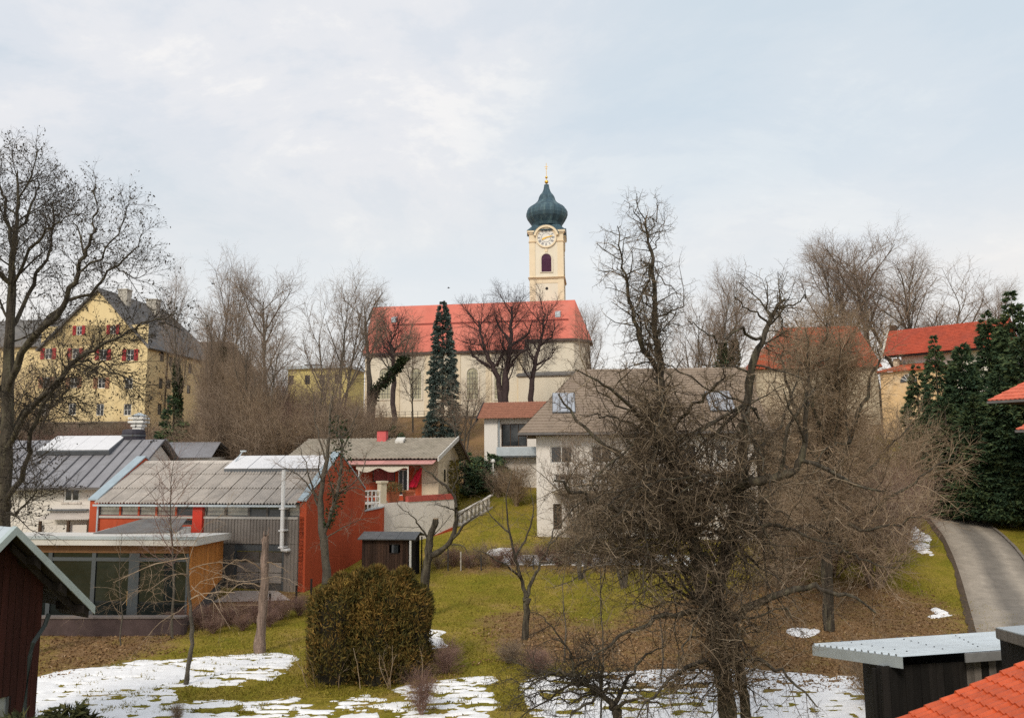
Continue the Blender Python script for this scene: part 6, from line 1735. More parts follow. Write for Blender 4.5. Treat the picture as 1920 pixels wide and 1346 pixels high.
# --- old pear tree in the middle
PP = P_(4, (10, 6, 4, 3, 1), (.05, .17, .24, .30, .2), (0, .02, -.01, .02, .05), (1.3, 4.2, 8.4, 7.6, 0), (62, 66, 64, 60, 52), (6, 2.5, 1.3, .52, .17), (.03, .022, .0145, .0165, .036), (.15, .06, .06, .08, 0), (.4, .5, .5, .4, .3), (.4, .35, .4, .55, .7), .0062)
YB = 22.0
pb_ = gat(1375, YB)
T = Tree(5, PP, pb_)
bp = proj(pb_)
T.guide([(bp[0], bp[1], YB), (1366, 1340, YB), (1352, 1240, YB), (1332, 1150, YB), (1313, 1080, YB), (1299, 1010, YB), (1285, 955, YB)], .27, .16, 0, .8, .45, jit=.02)
T.guide([(1285, 955, YB), (1264, 890, YB), (1247, 820, YB - .2), (1240, 740, YB - .2), (1238, 681, YB), (1230, 627, YB), (1228, 553, YB), (1222, 479, YB + .1), (1214, 437, YB + .1), (1212, 405, YB)], .17, .022, 0, 6.5, .02, jit=.03, lf=.40)
T.guide([(1240, 700, YB), (1205, 650, YB - .6), (1189, 595, YB - .9), (1178, 530, YB - 1), (1165, 485, YB - 1.1), (1160, 425, YB - 1.2)], .085, .012, 0, 6.5, .05, jit=.03, lf=.40)
T.guide([(1332, 1150, YB), (1352, 1080, YB + .6), (1374, 1000, YB + .9), (1386, 900, YB + 1.1), (1400, 758, YB + 1), (1410, 690, YB + .8), (1427, 642, YB + .8), (1443, 607, YB + .8), (1457, 574, YB + .8), (1470, 560, YB + .8)], .21, .03, 0, 2.0, .15, jit=.02, lf=.7)
T.guide([(1340, 935, YB), (1372, 915, YB - .3), (1410, 903, YB - .6), (1455, 895, YB - .9), (1490, 880, YB - 1), (1505, 845, YB - 1.1), (1510, 790, YB - 1.1), (1512, 730, YB - 1.2)], .17, .05, 0, 1.4, .15, jit=.02)
for pts, r0, r1 in [
    ([(1212, 437, YB), (1196, 405, YB - .2), (1184, 388, YB - .3), (1171, 372, YB - .4)], .022, .005),
    ([(1214, 440, YB), (1228, 410, YB), (1233, 385, YB), (1230, 369, YB)], .022, .005),
    ([(1222, 470, YB), (1240, 430, YB + .4), (1252, 385, YB + .6)], .02, .005),
    ([(1457, 574, YB + .8), (1480, 570, YB + .5), (1510, 558, YB + .3), (1527, 532, YB)], .04, .006),
    ([(1443, 607, YB + .8), (1438, 560, YB + 1.2), (1436, 516, YB + 1.4)], .035, .006),
    ([(1443, 607, YB + .8), (1415, 585, YB + .5), (1388, 571, YB + .2), (1370, 545, YB)], .04, .006),
    ([(1457, 574, YB + .8), (1466, 545, YB + 1), (1462, 522, YB + 1)], .03, .005),
    ([(1427, 642, YB + .8), (1390, 620, YB - .5), (1350, 640, YB - 1), (1320, 620, YB - 1.4), (1290, 600, YB - 1.6)], .05, .008),
    ([(1229, 600, YB), (1260, 580, YB + 1), (1280, 560, YB + 1.4), (1272, 480, YB + 1.8)], .035, .005),
    ([(1299, 1010, YB), (1230, 985, YB - .8), (1150, 955, YB - 1.6), (1085, 930, YB - 2), (1040, 900, YB - 2.2)], .12, .03),
    ([(1285, 955, YB), (1230, 900, YB + 1), (1160, 850, YB + 1.6), (1090, 800, YB + 2), (1045, 740, YB + 2.2)], .12, .03),
    ([(1247, 820, YB), (1190, 770, YB - 1), (1130, 720, YB - 1.8), (1075, 690, YB - 2.2)], .075, .012),
    ([(1247, 820, YB), (1300, 760, YB - 1.4), (1340, 720, YB - 2), (1370, 690, YB - 2.4)], .06, .012),
    ([(1325, 1145, YB), (1250, 1155, YB - .8), (1180, 1185, YB - 1.4), (1110, 1230, YB - 1.8)], .09, .02),
    ([(1313, 1080, YB), (1240, 1060, YB + 1.2), (1160, 1040, YB + 2), (1080, 1035, YB + 2.6), (1030, 1050, YB + 3)], .09, .015),
    ([(1345, 1180, YB), (1420, 1130, YB - .6), (1500, 1105, YB - 1), (1570, 1110, YB - 1.4), (1640, 1150, YB - 1.6)], .14, .025),
    ([(1374, 1000, YB + .9), (1440, 985, YB + .2), (1510, 1000, YB - .4), (1590, 1030, YB - .8)], .08, .014),
    ([(1352, 1250, YB), (1420, 1240, YB - 1.2), (1480, 1270, YB - 1.8), (1540, 1330, YB - 2.2)], .07, .015),
    ([(1352, 1240, YB), (1290, 1250, YB - 1.4), (1240, 1290, YB - 2), (1190, 1350, YB - 2.4)], .07, .015),
    ([(1386, 900, YB + 1.1), (1430, 840, YB + 2), (1470, 780, YB + 2.6), (1500, 690, YB + 3)], .08, .014)]:
    T.guide(pts, r0, r1, 1, None, .08, jit=.05, lf=.55 if min(p_[1] for p_ in pts) < 640 else 1.0)
T.guide([(1402, 1400, YB + .3), (1392, 1290, YB + .2), (1380, 1220, YB + .1), (1360, 1150, YB), (1340, 1085, YB - .1), (1322, 1035, YB)], .17, .11, 0, 1.5, .3, jit=.02, lf=.5)
ST = [(1285, 955, YB), (1299, 1010, YB), (1313, 1080, YB), (1332, 1150, YB), (1264, 890, YB), (1247, 820, YB), (1240, 740, YB), (1374, 1000, YB + .9), (1386, 900, YB + 1), (1400, 758, YB + 1), (1410, 903, YB - .6)]
T.fill(22, ST, (1275, 930), (215, 270), YB, 3.0)
T.fill(24, ST, (1140, 850), (150, 200), YB, 3.4, .05)
T.fill(14, ST, (1110, 1020), (110, 140), YB, 3.2, .05)
T.fill(26, [(1240, 740, YB), (1238, 681, YB), (1230, 627, YB), (1228, 553, YB), (1189, 595, YB - .9), (1205, 650, YB - .6), (1222, 500, YB)], (1213, 590), (80, 120), YB, 1.2, .022, .006, sag=.3, lf=.42)
T.fill(10, ST, (1230, 720), (130, 70), YB, 1.6, .035, lf=.6)
T.fill(10, ST, (1420, 1000), (110, 240), YB, 2.4)
T.fill(10, ST, (1310, 1200), (230, 120), YB, 2.4)
T.fill(10, [(1352, 1260, YB), (1380, 1260, YB)], (1340, 1320), (120, 80), YB - 1.2, 1.0, .03, lf=.8)
T.fill(12, [(1352, 1240, YB), (1332, 1150, YB), (1313, 1080, YB), (1380, 1220, YB)], (1340, 1180), (110, 130), YB - 1.4, 1.0, .03, lf=.8)
T.guide([(1352, 1240, YB), (1332, 1150, YB), (1313, 1080, YB), (1299, 1010, YB), (1285, 955, YB), (1264, 890, YB), (1247, 820, YB)], .05, .04, 0, 7, .02, jit=.03, lf=.22)
print("pear", len(T.lines))
pear = tree_obj("pear_tree", "tall gnarled old pear tree with tangled bare twigs, biggest in front", "tree", pb_, T, BK_DARK, TW_PEAR, 1)

# --- dense brown-twigged tree to its right
PJ = P_(4, (8, 6, 4, 3, 1), (.08, .12, .17, .2, .2), (.0, .06, .02, .01, 0), (2.2, 3.4, 6.4, 5.4, 0), (55, 48, 48, 45, 42), (5, 4.2, 2.1, .95, .42), (.03, .016, .012, .013, .024), (.25, .1, .08, .08, 0), (.3, .4, .4, .4, .3), (.5, .35, .4, .5, .7), .0088)
YJ = 38.0
jb = gat(1555, YJ)
T = Tree(21, PJ, jb)
bj = proj(jb)
T.guide([(bj[0], bj[1], YJ), (1550, 1060, YJ), (1548, 980, YJ), (1552, 900, YJ)], .26, .2, 0, .8, .4)
for k, (pts, r0, r1) in enumerate([
    ([(1552, 900, YJ), (1556, 800, YJ), (1552, 700, YJ), (1548, 640, YJ), (1550, 595, YJ)], .16, .03),
    ([(1552, 930, YJ), (1520, 840, YJ - 1), (1490, 760, YJ - 1.5), (1470, 690, YJ - 2), (1462, 640, YJ - 2)], .13, .03),
    ([(1552, 920, YJ), (1590, 830, YJ - 1), (1620, 750, YJ - 1.5), (1640, 690, YJ - 1.6), (1650, 650, YJ - 1.6)], .13, .03),
    ([(1550, 960, YJ), (1490, 890, YJ + 1), (1440, 830, YJ + 2), (1415, 770, YJ + 2.5)], .12, .03),
    ([(1550, 960, YJ), (1610, 900, YJ + 1), (1665, 840, YJ + 1.5), (1710, 800, YJ + 2)], .12, .025),
    ([(1550, 990, YJ), (1620, 960, YJ - 1.2), (1690, 920, YJ - 2), (1750, 880, YJ - 2.2), (1800, 840, YJ - 2.2)], .11, .02),
    ([(1550, 1000, YJ), (1610, 990, YJ - 2.5), (1670, 985, YJ - 4), (1740, 960, YJ - 5)], .10, .02),
    ([(1550, 1000, YJ), (1490, 980, YJ - 2), (1440, 950, YJ - 3.5), (1400, 930, YJ - 4.5)], .11, .02),
    ([(1550, 1030, YJ), (1600, 1040, YJ - 2), (1650, 1060, YJ - 3.5), (1700, 1050, YJ - 4)], .08, .02),
    ([(1550, 1030, YJ), (1500, 1050, YJ - 2), (1450, 1060, YJ - 3)], .08, .02),
    ([(1555, 860, YJ), (1580, 760, YJ + 1.5), (1590, 680, YJ + 2), (1600, 620, YJ + 2.2)], .1, .02),
    ([(1550, 860, YJ), (1525, 760, YJ - 2), (1515, 680, YJ - 2.6), (1510, 610, YJ - 3)], .1, .02)]):
    T.guide(pts, r0, r1, 1, None, .1, jit=.08)
SJ = [(1552, 900, YJ), (1550, 960, YJ), (1556, 800, YJ), (1520, 840, YJ - 1), (1590, 830, YJ - 1), (1552, 700, YJ), (1490, 890, YJ + 1), (1610, 900, YJ + 1)]
T.fill(12, SJ, (1550, 740), (135, 150), YJ, 3.4, .05, .01, lf=.75)
T.fill(30, [(1552, 700, YJ), (1556, 760, YJ), (1515, 690, YJ - 2), (1590, 690, YJ + 1)], (1540, 655), (115, 72), YJ, 2.6, .04, .01, lf=.62)
T.fill(10, SJ, (1560, 930), (160, 110), YJ, 3.6, .05, .01, lf=.75)
print("brown tree", len(T.lines))
tree_obj("bare_fruit_tree", "dense rounded bare tree with light brown twigs right of the pear", "tree", jb, T, BK_DARK, TW_BROWN, 1)

# --- big ash at the left edge
PA = P_(4, (9, 6, 4, 3, 1), (.04, .09, .13, .17, .2), (.04, .05, .05, .07, .06), (1.4, 4.2, 7.6, 7.4, 0), (50, 48, 46, 44, 40), (9, 4.2, 1.9, .8, .32), (.03, .018, .0125, .013, .022), (.3, .15, .1, .1, 0), (.5, .5, .5, .4, .3), (.35, .35, .4, .5, .7), .0072)
YA = 34.0
ab = gat(2, YA)
T = Tree(33, PA, ab)
ba = proj(ab)
T.guide([(ba[0], ba[1], YA), (8, 950, YA), (12, 850, YA), (14, 750, YA), (17, 650, YA), (21, 550, YA), (25, 480, YA), (31, 425, YA), (35, 370, YA), (34, 320, YA)], .34, .03, 0, 1.0, .42, lf=.8)
seedlines0 = len(T.lines)
for pts, r0, r1 in [
    ([(12, 740, YA), (45, 655, YA - 1), (78, 617, YA - 1.6), (119, 571, YA - 2), (140, 518, YA - 2.2), (160, 478, YA - 2.4), (172, 440, YA - 2.5), (178, 395, YA - 2.5), (180, 355, YA - 2.5)], .17, .02),
    ([(45, 655, YA - 1), (104, 582, YA + .5), (170, 548, YA + 1), (217, 500, YA + 1.4), (256, 465, YA + 1.6), (272, 425, YA + 1.7)], .11, .012),
    ([(8, 850, YA), (54, 770, YA - 1.5), (95, 728, YA - 2.4), (143, 677, YA - 3), (184, 652, YA - 3.4), (226, 628, YA - 3.7), (273, 604, YA - 4), (322, 588, YA - 4.2)], .14, .014),
    ([(8, 850, YA), (44, 768, YA + 1), (104, 757, YA + 1.6), (130, 742, YA + 2), (160, 770, YA + 2.5)], .08, .012),
    ([(8, 960, YA), (30, 910, YA - 1), (52, 850, YA - 1.8), (66, 790, YA - 2.2), (95, 730, YA - 2.6), (135, 690, YA - 3), (200, 690, YA - 3.4), (250, 715, YA - 3.6)], .13, .014),
    ([(143, 677, YA - 3), (190, 685, YA - 2.4), (240, 720, YA - 2), (280, 770, YA - 1.8)], .05, .01),
    ([(18, 620, YA), (60, 540, YA + 1.4), (90, 480, YA + 2), (100, 420, YA + 2.4), (106, 370, YA + 2.6)], .11, .014),
    ([(21, 540, YA), (70, 450, YA - 1), (105, 420, YA - 1.6), (150, 400, YA - 2)], .08, .012),
    ([(21, 540, YA), (-30, 470, YA - 1), (-60, 400, YA - 1.5), (-70, 330, YA - 1.5)], .11, .015),
    ([(25, 470, YA), (10, 390, YA + 1), (2, 340, YA + 1.4), (-3, 300, YA + 1.6)], .09, .01),
    ([(26, 450, YA), (60, 380, YA + .8), (72, 345, YA + 1), (76, 320, YA + 1)], .07, .01),
    ([(14, 750, YA), (-40, 660, YA), (-100, 590, YA + 1)], .12, .02),
    ([(140, 518, YA - 2.2), (200, 470, YA - 3), (235, 410, YA - 3.4), (240, 370, YA - 3.5)], .05, .008),
    ([(160, 478, YA - 2.4), (140, 420, YA - 1.6), (150, 360, YA - 1.4)], .05, .008),
    ([(217, 500, YA + 1.4), (250, 520, YA + 1), (285, 500, YA + .8)], .04, .006),
    ([(10, 960, YA), (35, 960, YA - 2), (60, 930, YA - 3), (80, 900, YA - 3.6)], .07, .012)]:
    T.guide(pts, r0, r1, 1, None, .12, jit=.06, lf=.8 if min(p_[1] for p_ in pts) < 480 else 1.05)
print("ash", len(T.lines))
ends = np.array([l[0][-1] for l in T.lines if l[2] >= 3])
ash = tree_obj("ash_tree", "big bare ash tree with seed clusters at the left edge", "tree", ab, T, BK_DARK, TW_DARK, 1)
rg = np.random.default_rng(4)
sel = ends[rg.random(len(ends)) < .20]; sel = np.repeat(sel, 2, 0) + rg.normal(0, .05, (len(sel) * 2, 3))
o = leaf_cloud("seed_clusters", sel, np.tile(np.array([[0, 0, -1.0]]), (len(sel), 1)), .10, .028, TW_DARK, ash, rg, .5)
o['kind'] = 'stuff'

# --- ivy clad tree before the red gable
PG = P_(4, (8, 6, 4, 3, 1), (.06, .14, .18, .2, .2), (.02, .06, .05, .03, 0), (1.8, 3.6, 6.5, 6, 0), (50, 48, 48, 48, 40), (5, 2.6, 1.3, .6, .25), (.03, .018, .012, .011, .016), (.3, .12, .1, .1, 0), (.5, .5, .5, .4, .3), (.4, .35, .4, .5, .7), .006)
YG_ = 43.0
gb_ = gat(613, YG_)
T = Tree(44, PG, gb_)
b0 = proj(gb_)
tr0 = T.guide([(b0[0], b0[1], YG_), (611, 1060, YG_), (607, 1010, YG_), (602, 975, YG_), (603, 920, YG_), (612, 860, YG_), (618, 800, YG_), (620, 745, YG_)], .27, .04, 0, 1.0, .5)
tr1 = T.guide([(608, 1000, YG_), (622, 960, YG_ - .3), (636, 900, YG_ - .4), (640, 840, YG_ - .4), (632, 780, YG_ - .4)], .13, .03, 0, 1.8, .2)
for pts, r0, r1 in [([(603, 975, YG_), (590, 925, YG_), (575, 880, YG_ - .5), (560, 830, YG_ - .8)], .08, .012), ([(600, 940, YG_), (560, 890, YG_ - .6), (520, 870, YG_ - 1)], .05, .01),
                    ([(612, 870, YG_), (598, 820, YG_), (590, 780, YG_), (588, 740, YG_)], .06, .01), ([(630, 930, YG_), (665, 915, YG_ - .6), (700, 930, YG_ - 1)], .05, .01),
                    ([(608, 1010, YG_), (650, 985, YG_ - 1), (690, 970, YG_ - 1.5)], .04, .01), ([(640, 850, YG_), (662, 800, YG_), (675, 760, YG_)], .05, .01), ([(603, 900, YG_), (577, 930, YG_ + .5), (560, 955, YG_ + .6)], .04, .01)]:
    T.guide(pts, r0, r1, 1, None, .1)
gt = tree_obj("ivy_clad_tree", "grey bare tree with tufts of ivy standing before the red gable", "tree", gb_, T, BK_GREY, TW_FAR, 1)
rg = np.random.default_rng(6)
ivy_part(gt, tr1[1:], [.2, .4, .6, .55, .4], 900, rg, .12)

# --- cut apple tree by the terrace wall
YC = 42.0
cb = gat(797, YC); T = Tree(52, P_(4, (8, 6, 4, 3, 2), (.06, .2, .24, .26, .2), (.02, .03, .0, .0, 0), (1.5, 3.2, 5.6, 5.5, 0), (55, 55, 55, 50, 45), (4, 2.0, 1.1, .5, .22), (.03, .018, .012, .011, .018), (.3, .12, .1, .1, 0), (.5, .5, .5, .4, .3), (.4, .35, .4, .5, .7), .006), cb)
b0 = proj(cb)
T.guide([(b0[0], b0[1], YC), (797, 1090, YC), (802, 1050, YC), (805, 1015, YC), (811, 994, YC), (817, 974, YC)], .24, .15, 0, .5, .6)
T.guide([(803, 1045, YC), (828, 1032, YC - .3), (846, 1013, YC - .5), (853, 990, YC - .5), (855, 962, YC - .5), (853, 940, YC - .5), (846, 920, YC - .5), (828, 905, YC - .5), (806, 888, YC - .5), (790, 872, YC - .5)], .16, .03, 0, 1.6, .35)
for pts, r0, r1 in [([(848, 1012, YC - .5), (868, 986, YC - 1), (892, 968, YC - 1.4), (915, 964, YC - 1.6)], .08, .02), ([(805, 1010, YC), (785, 985, YC - .5), (770, 965, YC - .8), (745, 945, YC - 1)], .06, .012), ([(855, 960, YC - .5), (835, 950, YC - 1.2), (800, 945, YC - 1.6)], .04, .01), ([(846, 920, YC - .5), (858, 890, YC), (850, 850, YC)], .04, .01), ([(845, 1020, YC - .5), (870, 1025, YC - 1), (885, 1060, YC - 1.2)], .04, .01)]:
    T.guide(pts, r0, r1, 1, None, .15)
ct = tree_obj("apple_tree", "crooked apple tree with one sawn limb by the white terrace wall", "tree", cb, T, BK_DARK, TW_DARK, 1)
q = MB(); e_ = at(817.5, 972, YC); q.lathe([(.15, e_.z - .02), (.15, e_.z + .02)], (e_.x, e_.y, 0), 10); q.build("cut_face", M("sawn wood", (.30, .22, .14), .9, .2, 8), ct)

# --- forked apple tree on the upper lawn edge
YH = 37.0
hb = gat(986, YH); PH = P_(4, (8, 6, 4, 3, 1), (.06, .15, .2, .22, .2), (.02, .04, .0, .0, 0), (1.7, 3.8, 6.5, 6, 0), (50, 55, 52, 50, 45), (4, 2.3, 1.2, .55, .22), (.03, .017, .011, .010, .017), (.3, .12, .1, .1, 0), (.4, .5, .5, .4, .3), (.4, .35, .4, .5, .7), .0055)
T = Tree(61, PH, hb); b0 = proj(hb)
T.guide([(b0[0], b0[1], YH), (987, 1140, YH), (986, 1120, YH)], .17, .15, 0, 0, .5)
for pts, r0, r1 in [([(986, 1120, YH), (978, 1085, YH), (966, 1045, YH - .3), (956, 1000, YH - .4), (950, 940, YH - .5), (960, 880, YH - .5)], .11, .015), ([(986, 1120, YH), (1000, 1085, YH + .3), (1012, 1060, YH + .5), (1030, 1020, YH + .6), (1045, 970, YH + .8)], .1, .015),
                    ([(978, 1085, YH), (950, 1060, YH - 1), (915, 1040, YH - 1.6), (885, 1030, YH - 2)], .06, .01), ([(966, 1045, YH), (990, 1000, YH + 1), (1000, 950, YH + 1.4), (990, 900, YH + 1.5)], .06, .01), ([(956, 1000, YH), (925, 970, YH), (900, 930, YH)], .05, .01), ([(1012, 1060, YH), (1050, 1050, YH - 1), (1090, 1060, YH - 1.5)], .05, .01), ([(1030, 1020, YH), (1070, 985, YH), (1100, 950, YH)], .05, .01)]:
    T.guide(pts, r0, r1, 1, None, .12)
tree_obj("apple_tree", "small forked apple tree on the lawn left of the pear tree", "tree", hb, T, BK_DARK, TW_PEAR, 1)

# --- wiry arching tree at the bottom
YK = 22.5
kb_ = gat(1170, YK); T = Tree(72, P_(4, (8, 6, 4, 3, 1), (.05, .15, .18, .2, .2), (.02, .03, -.03, -.02, 0), (1.7, 5.0, 8, 6, 0), (50, 52, 48, 46, 45), (4, 1.8, 1.0, .5, .22), (.03, .018, .012, .010, .017), (.3, .1, .1, .1, 0), (.4, .5, .5, .4, .3), (.4, .35, .4, .5, .7), .0075), kb_)
b0 = proj(kb_)
T.guide([(b0[0], b0[1], YK), (1160, 1345, YK), (1150, 1325, YK)], .15, .13, 0, 0, .5)
for pts, r0, r1 in [([(1150, 1325, YK), (1128, 1298, YK), (1093, 1281, YK - .2), (1074, 1258, YK - .3), (1071, 1232, YK - .3), (1058, 1210, YK - .4), (1035, 1195, YK - .5)], .09, .012), ([(1081, 1266, YK - .3), (1050, 1261, YK - .6), (1018, 1269, YK - .9), (988, 1288, YK - 1.2), (955, 1315, YK - 1.5)], .05, .008),
                    ([(1128, 1298, YK), (1100, 1320, YK - 1), (1070, 1340, YK - 1.4), (1040, 1380, YK - 1.6)], .05, .01), ([(1150, 1325, YK), (1180, 1270, YK + .5), (1210, 1230, YK + .8), (1250, 1210, YK + 1)], .07, .01), ([(1093, 1281, YK), (1060, 1290, YK + 1), (1000, 1330, YK + 1.5), (950, 1360, YK + 2)], .05, .01), ([(1150, 1325, YK), (1200, 1310, YK - 1), (1260, 1330, YK - 1.6)], .06, .01), ([(1058, 1210, YK), (1020, 1160, YK), (990, 1140, YK)], .03, .006), ([(1128, 1298, YK), (1120, 1230, YK - .6), (1100, 1180, YK - .8)], .05, .008)]:
    T.guide(pts, r0, r1, 1, None, .1)
T.fill(16, [(1128, 1298, YK), (1093, 1281, YK), (1150, 1325, YK), (1074, 1258, YK)], (1085, 1275), (175, 85), YK, 1.6, .03, .008)
tree_obj("wiry_tree", "low dark wiry tree with arching boughs at the bottom centre", "tree", kb_, T, BK_DARK, TW_DARK, 1)

# --- young drooping tree on the snow and the broken trunk
YW = 30.2
wb = gat(349, YW); T = Tree(81, P_(4, (8, 7, 5, 3, 2), (.04, .10, .12, .15, .2), (0, -.07, -.10, -.08, 0), (3.0, 3.4, 4.2, 3.5, 0), (70, 50, 44, 42, 40), (4, 2.3, 1.2, .6, .3), (.03, .011, .0085, .008, .012), (.55, .15, .1, .1, 0), (.2, .5, .5, .4, .3), (.4, .35, .4, .5, .7), .0045), wb)
b0 = proj(wb)
T.guide([(b0[0], b0[1], YW), (355, 1240, YW), (360, 1190, YW), (357, 1140, YW), (352, 1085, YW), (354, 1045, YW)], .095, .04, 0, 3.0, .62, jit=.015)
for pts in ([(357, 1130, YW), (320, 1120, YW - .4), (270, 1105, YW - .8), (200, 1130, YW - 1.2), (120, 1160, YW - 1.6)], [(355, 1110, YW), (400, 1080, YW - .5), (450, 1090, YW - .8), (520, 1080, YW - 1), (560, 1095, YW - 1.2)], [(354, 1060, YW), (330, 1000, YW), (300, 960, YW), (290, 920, YW)], [(354, 1050, YW), (380, 990, YW + .3), (420, 960, YW + .4), (440, 920, YW + .5)], [(355, 1100, YW), (400, 1130, YW - 1), (430, 1180, YW - 1.2)], [(357, 1130, YW), (310, 1160, YW - 1), (270, 1200, YW - 1.3), (240, 1240, YW - 1.5)]):
    T.guide(pts, .013, .004, 1, None, .1)
tree_obj("young_tree", "young slender tree with drooping twigs standing in the snow", "tree", wb, T, BK_GREY, TW_BROWN, 0)
YD_ = 35.2
db = gat(487, YD_); T = Tree(90, P_(3, (8, 5, 4, 3), (.03, .14, .18, .2), (0, -.02, -.02, 0), (2.2, 3.5, 4, 0), (70, 50, 45, 40), (3, 1.1, .6, .3), (.03, .013, .010, .012), (.35, .2, .1, 0), (.2, .4, .4, .3), (.4, .35, .5, .7), .0055), db)
b0 = proj(db)
T.guide([(b0[0], b0[1], YD_), (490, 1180, YD_), (494, 1130, YD_), (496, 1080, YD_), (497, 1030, YD_), (499, 1005, YD_)], .25, .12, 0, .9, .3, jit=.02)
for pts in ([(498, 1030, YD_), (502, 1008, YD_), (506, 988, YD_)], [(496, 1025, YD_), (493, 1006, YD_), (497, 994, YD_)]): T.guide(pts, .07, .008, 0, 0, .5)
for pts in ([(496, 1070, YD_), (460, 1050, YD_ - .4), (425, 1060, YD_ - .8), (380, 1100, YD_ - 1)], [(496, 1050, YD_), (520, 1060, YD_ - .3), (540, 1070, YD_ - .5)], [(495, 1100, YD_), (450, 1095, YD_ - .6), (410, 1130, YD_ - 1)]): T.guide(pts, .035, .006, 1, None, .2)
tree_obj("broken_trunk", "dead pinkish tree trunk with a splintered top left of the hedge bush", "tree stump", db, T, BK_PINK, TW_BROWN, 0)

# --- thin saplings
PSAP = P_(3, (8, 5, 4, 2), (.04, .12, .15, .2), (.03, .05, .03, 0), (3.0, 3.5, 4, 0), (45, 42, 40, 40), (5, 1.2, .55, .25), (.01, .010, .009, .014), (.2, .1, .1, 0), (.6, .5, .4, .3), (.35, .4, .5, .7), .004)
for u, v1, Y, lab, sd in ((1127, 950, 26, "thin sapling stem between the forked apple and the pear tree", 1), (1057, 1050, 33, "thin pale sapling right of the forked apple tree", 2), (322, 850, 37.8, "reddish bushy sapling before the glazed extension", 3), (225, 1000, 36.5, "bare sapling by the left part of the garden wall", 4), (1240, 1090, 30, "bare sapling on the leaf litter left of the pear trunk", 5)):
    b = gat(u, Y); T = Tree(100 + sd, PSAP, b); b0 = proj(b)
    if sd == 3: T.P = dict(PSAP, len=(6, 2.1, 1.0, .45), dens=(4.5, 5, 5.5, 0), thick=(.01, .011, .011, .018), rmin=.007)
    T.guide([(b0[0], b0[1], Y), (b0[0] + 3, (b0[1] * 2 + v1) / 3, Y), (u - 2, (b0[1] + 2 * v1) / 3, Y), (u + 4, v1, Y)], .07 if sd == 3 else .035, .008, 0, None, .35 if sd == 3 else .2, jit=.02)
    tree_obj("sapling", lab, "sapling", b, T, BK_GREY, TW_RED if sd == 3 else TW_BROWN, 0, "bare saplings on the lawn")

# --- lime trees before the church (pollard-like, dark)
PL_ = P_(4, (8, 6, 4, 2, 1), (.05, .10, .14, .17, .2), (.03, .09, .07, .05, .03), (1.6, 2.9, 4.4, 3.8, 0), (50, 44, 44, 42, 40), (8, 4.6, 2.3, 1.1, .55), (.03, .020, .013, .014, .020), (.3, .12, .1, .1, 0), (.3, .5, .5, .4, .3), (.4, .35, .45, .6, .7), .011)
def lime(name, label, u, Y, seed, gl, group="lime trees before the church"):
    b = gat(u, Y); T = Tree(seed, PL_, b); b0 = proj(b)
    for pts, r0, r1, lv in gl:
        T.guide([(b0[0], b0[1], Y) if p is None else p for p in pts], r0, r1, lv, None, .25 if lv == 0 else .12, jit=.08)
    print(name, len(T.lines))
    return tree_obj(name, label, "tree", b, T, TW_CHURCH, TW_CHURCH, 1, group)
YL = 108.0
lime("lime_tree", "broad dark lime tree with two trunks before the church nave", 944, YL, 120, [
    ([None, (946, 735, YL), (950, 690, YL), (956, 650, YL), (958, 610, YL), (960, 575, YL)], .6, .12, 0),
    ([None, (938, 725, YL), (925, 690, YL), (912, 660, YL), (902, 630, YL), (898, 600, YL)], .5, .1, 0),
    ([(925, 690, YL), (905, 680, YL), (888, 668, YL), (878, 650, YL)], .25, .06, 1), ([(956, 650, YL), (985, 630, YL + 1), (1000, 600, YL + 1)], .25, .06, 1), ([(952, 690, YL), (975, 665, YL - 1), (992, 650, YL - 1)], .22, .06, 1),
    ([(925, 690, YL), (945, 660, YL - 1), (940, 620, YL - 1)], .22, .06, 1), ([(956, 640, YL), (935, 610, YL + 1), (928, 585, YL + 1)], .2, .05, 1)])
lime("lime_tree", "slimmer dark lime tree in front of the choir wall", 994, YL + 1, 121, [
    ([None, (996, 735, YL), (1001, 690, YL), (1010, 650, YL), (1018, 620, YL), (1022, 590, YL)], .42, .08, 0),
    ([(1004, 680, YL), (990, 660, YL), (985, 640, YL)], .16, .05, 1), ([(1010, 650, YL), (1035, 630, YL + 1), (1042, 605, YL + 1)], .2, .05, 1), ([(1001, 690, YL), (1030, 670, YL), (1045, 650, YL)], .15, .05, 1)])
lime("lime_tree", "dark lime tree at the left end of the red church roof", 738, YL - 2, 122, [
    ([None, (738, 720, YL), (736, 680, YL), (735, 650, YL), (733, 620, YL)], .4, .08, 0),
    ([(736, 670, YL), (718, 640, YL), (712, 610, YL)], .2, .05, 1), ([(736, 660, YL), (756, 640, YL), (770, 625, YL)], .18, .05, 1)])
YI = 96.0
b = gat(694, YI); T = Tree(130, PL_, b); b0 = proj(b)
ga = T.guide([(b0[0], b0[1], YI), (700, 745, YI), (722, 715, YI - .5), (745, 690, YI - 1), (762, 668, YI - 1.4)], .55, .14, 0, .6, .5)
gb2 = T.guide([(b0[0], b0[1], YI), (692, 720, YI), (690, 670, YI), (686, 620, YI), (684, 575, YI)], .4, .06, 0, 1.2, .3)
T.guide([(748, 690, YI - 1), (765, 640, YI - 1), (775, 600, YI - 1)], .1, .04, 1)
lt_ = tree_obj("leaning_tree", "bare tree with one thick leaning limb wrapped in ivy", "tree", b, T, BK_GREY, TW_FAR, 1)
ivy_part(lt_, ga[3:], [.4, .7, .8, .7, .5, .5], 1100, np.random.default_rng(7), .3)

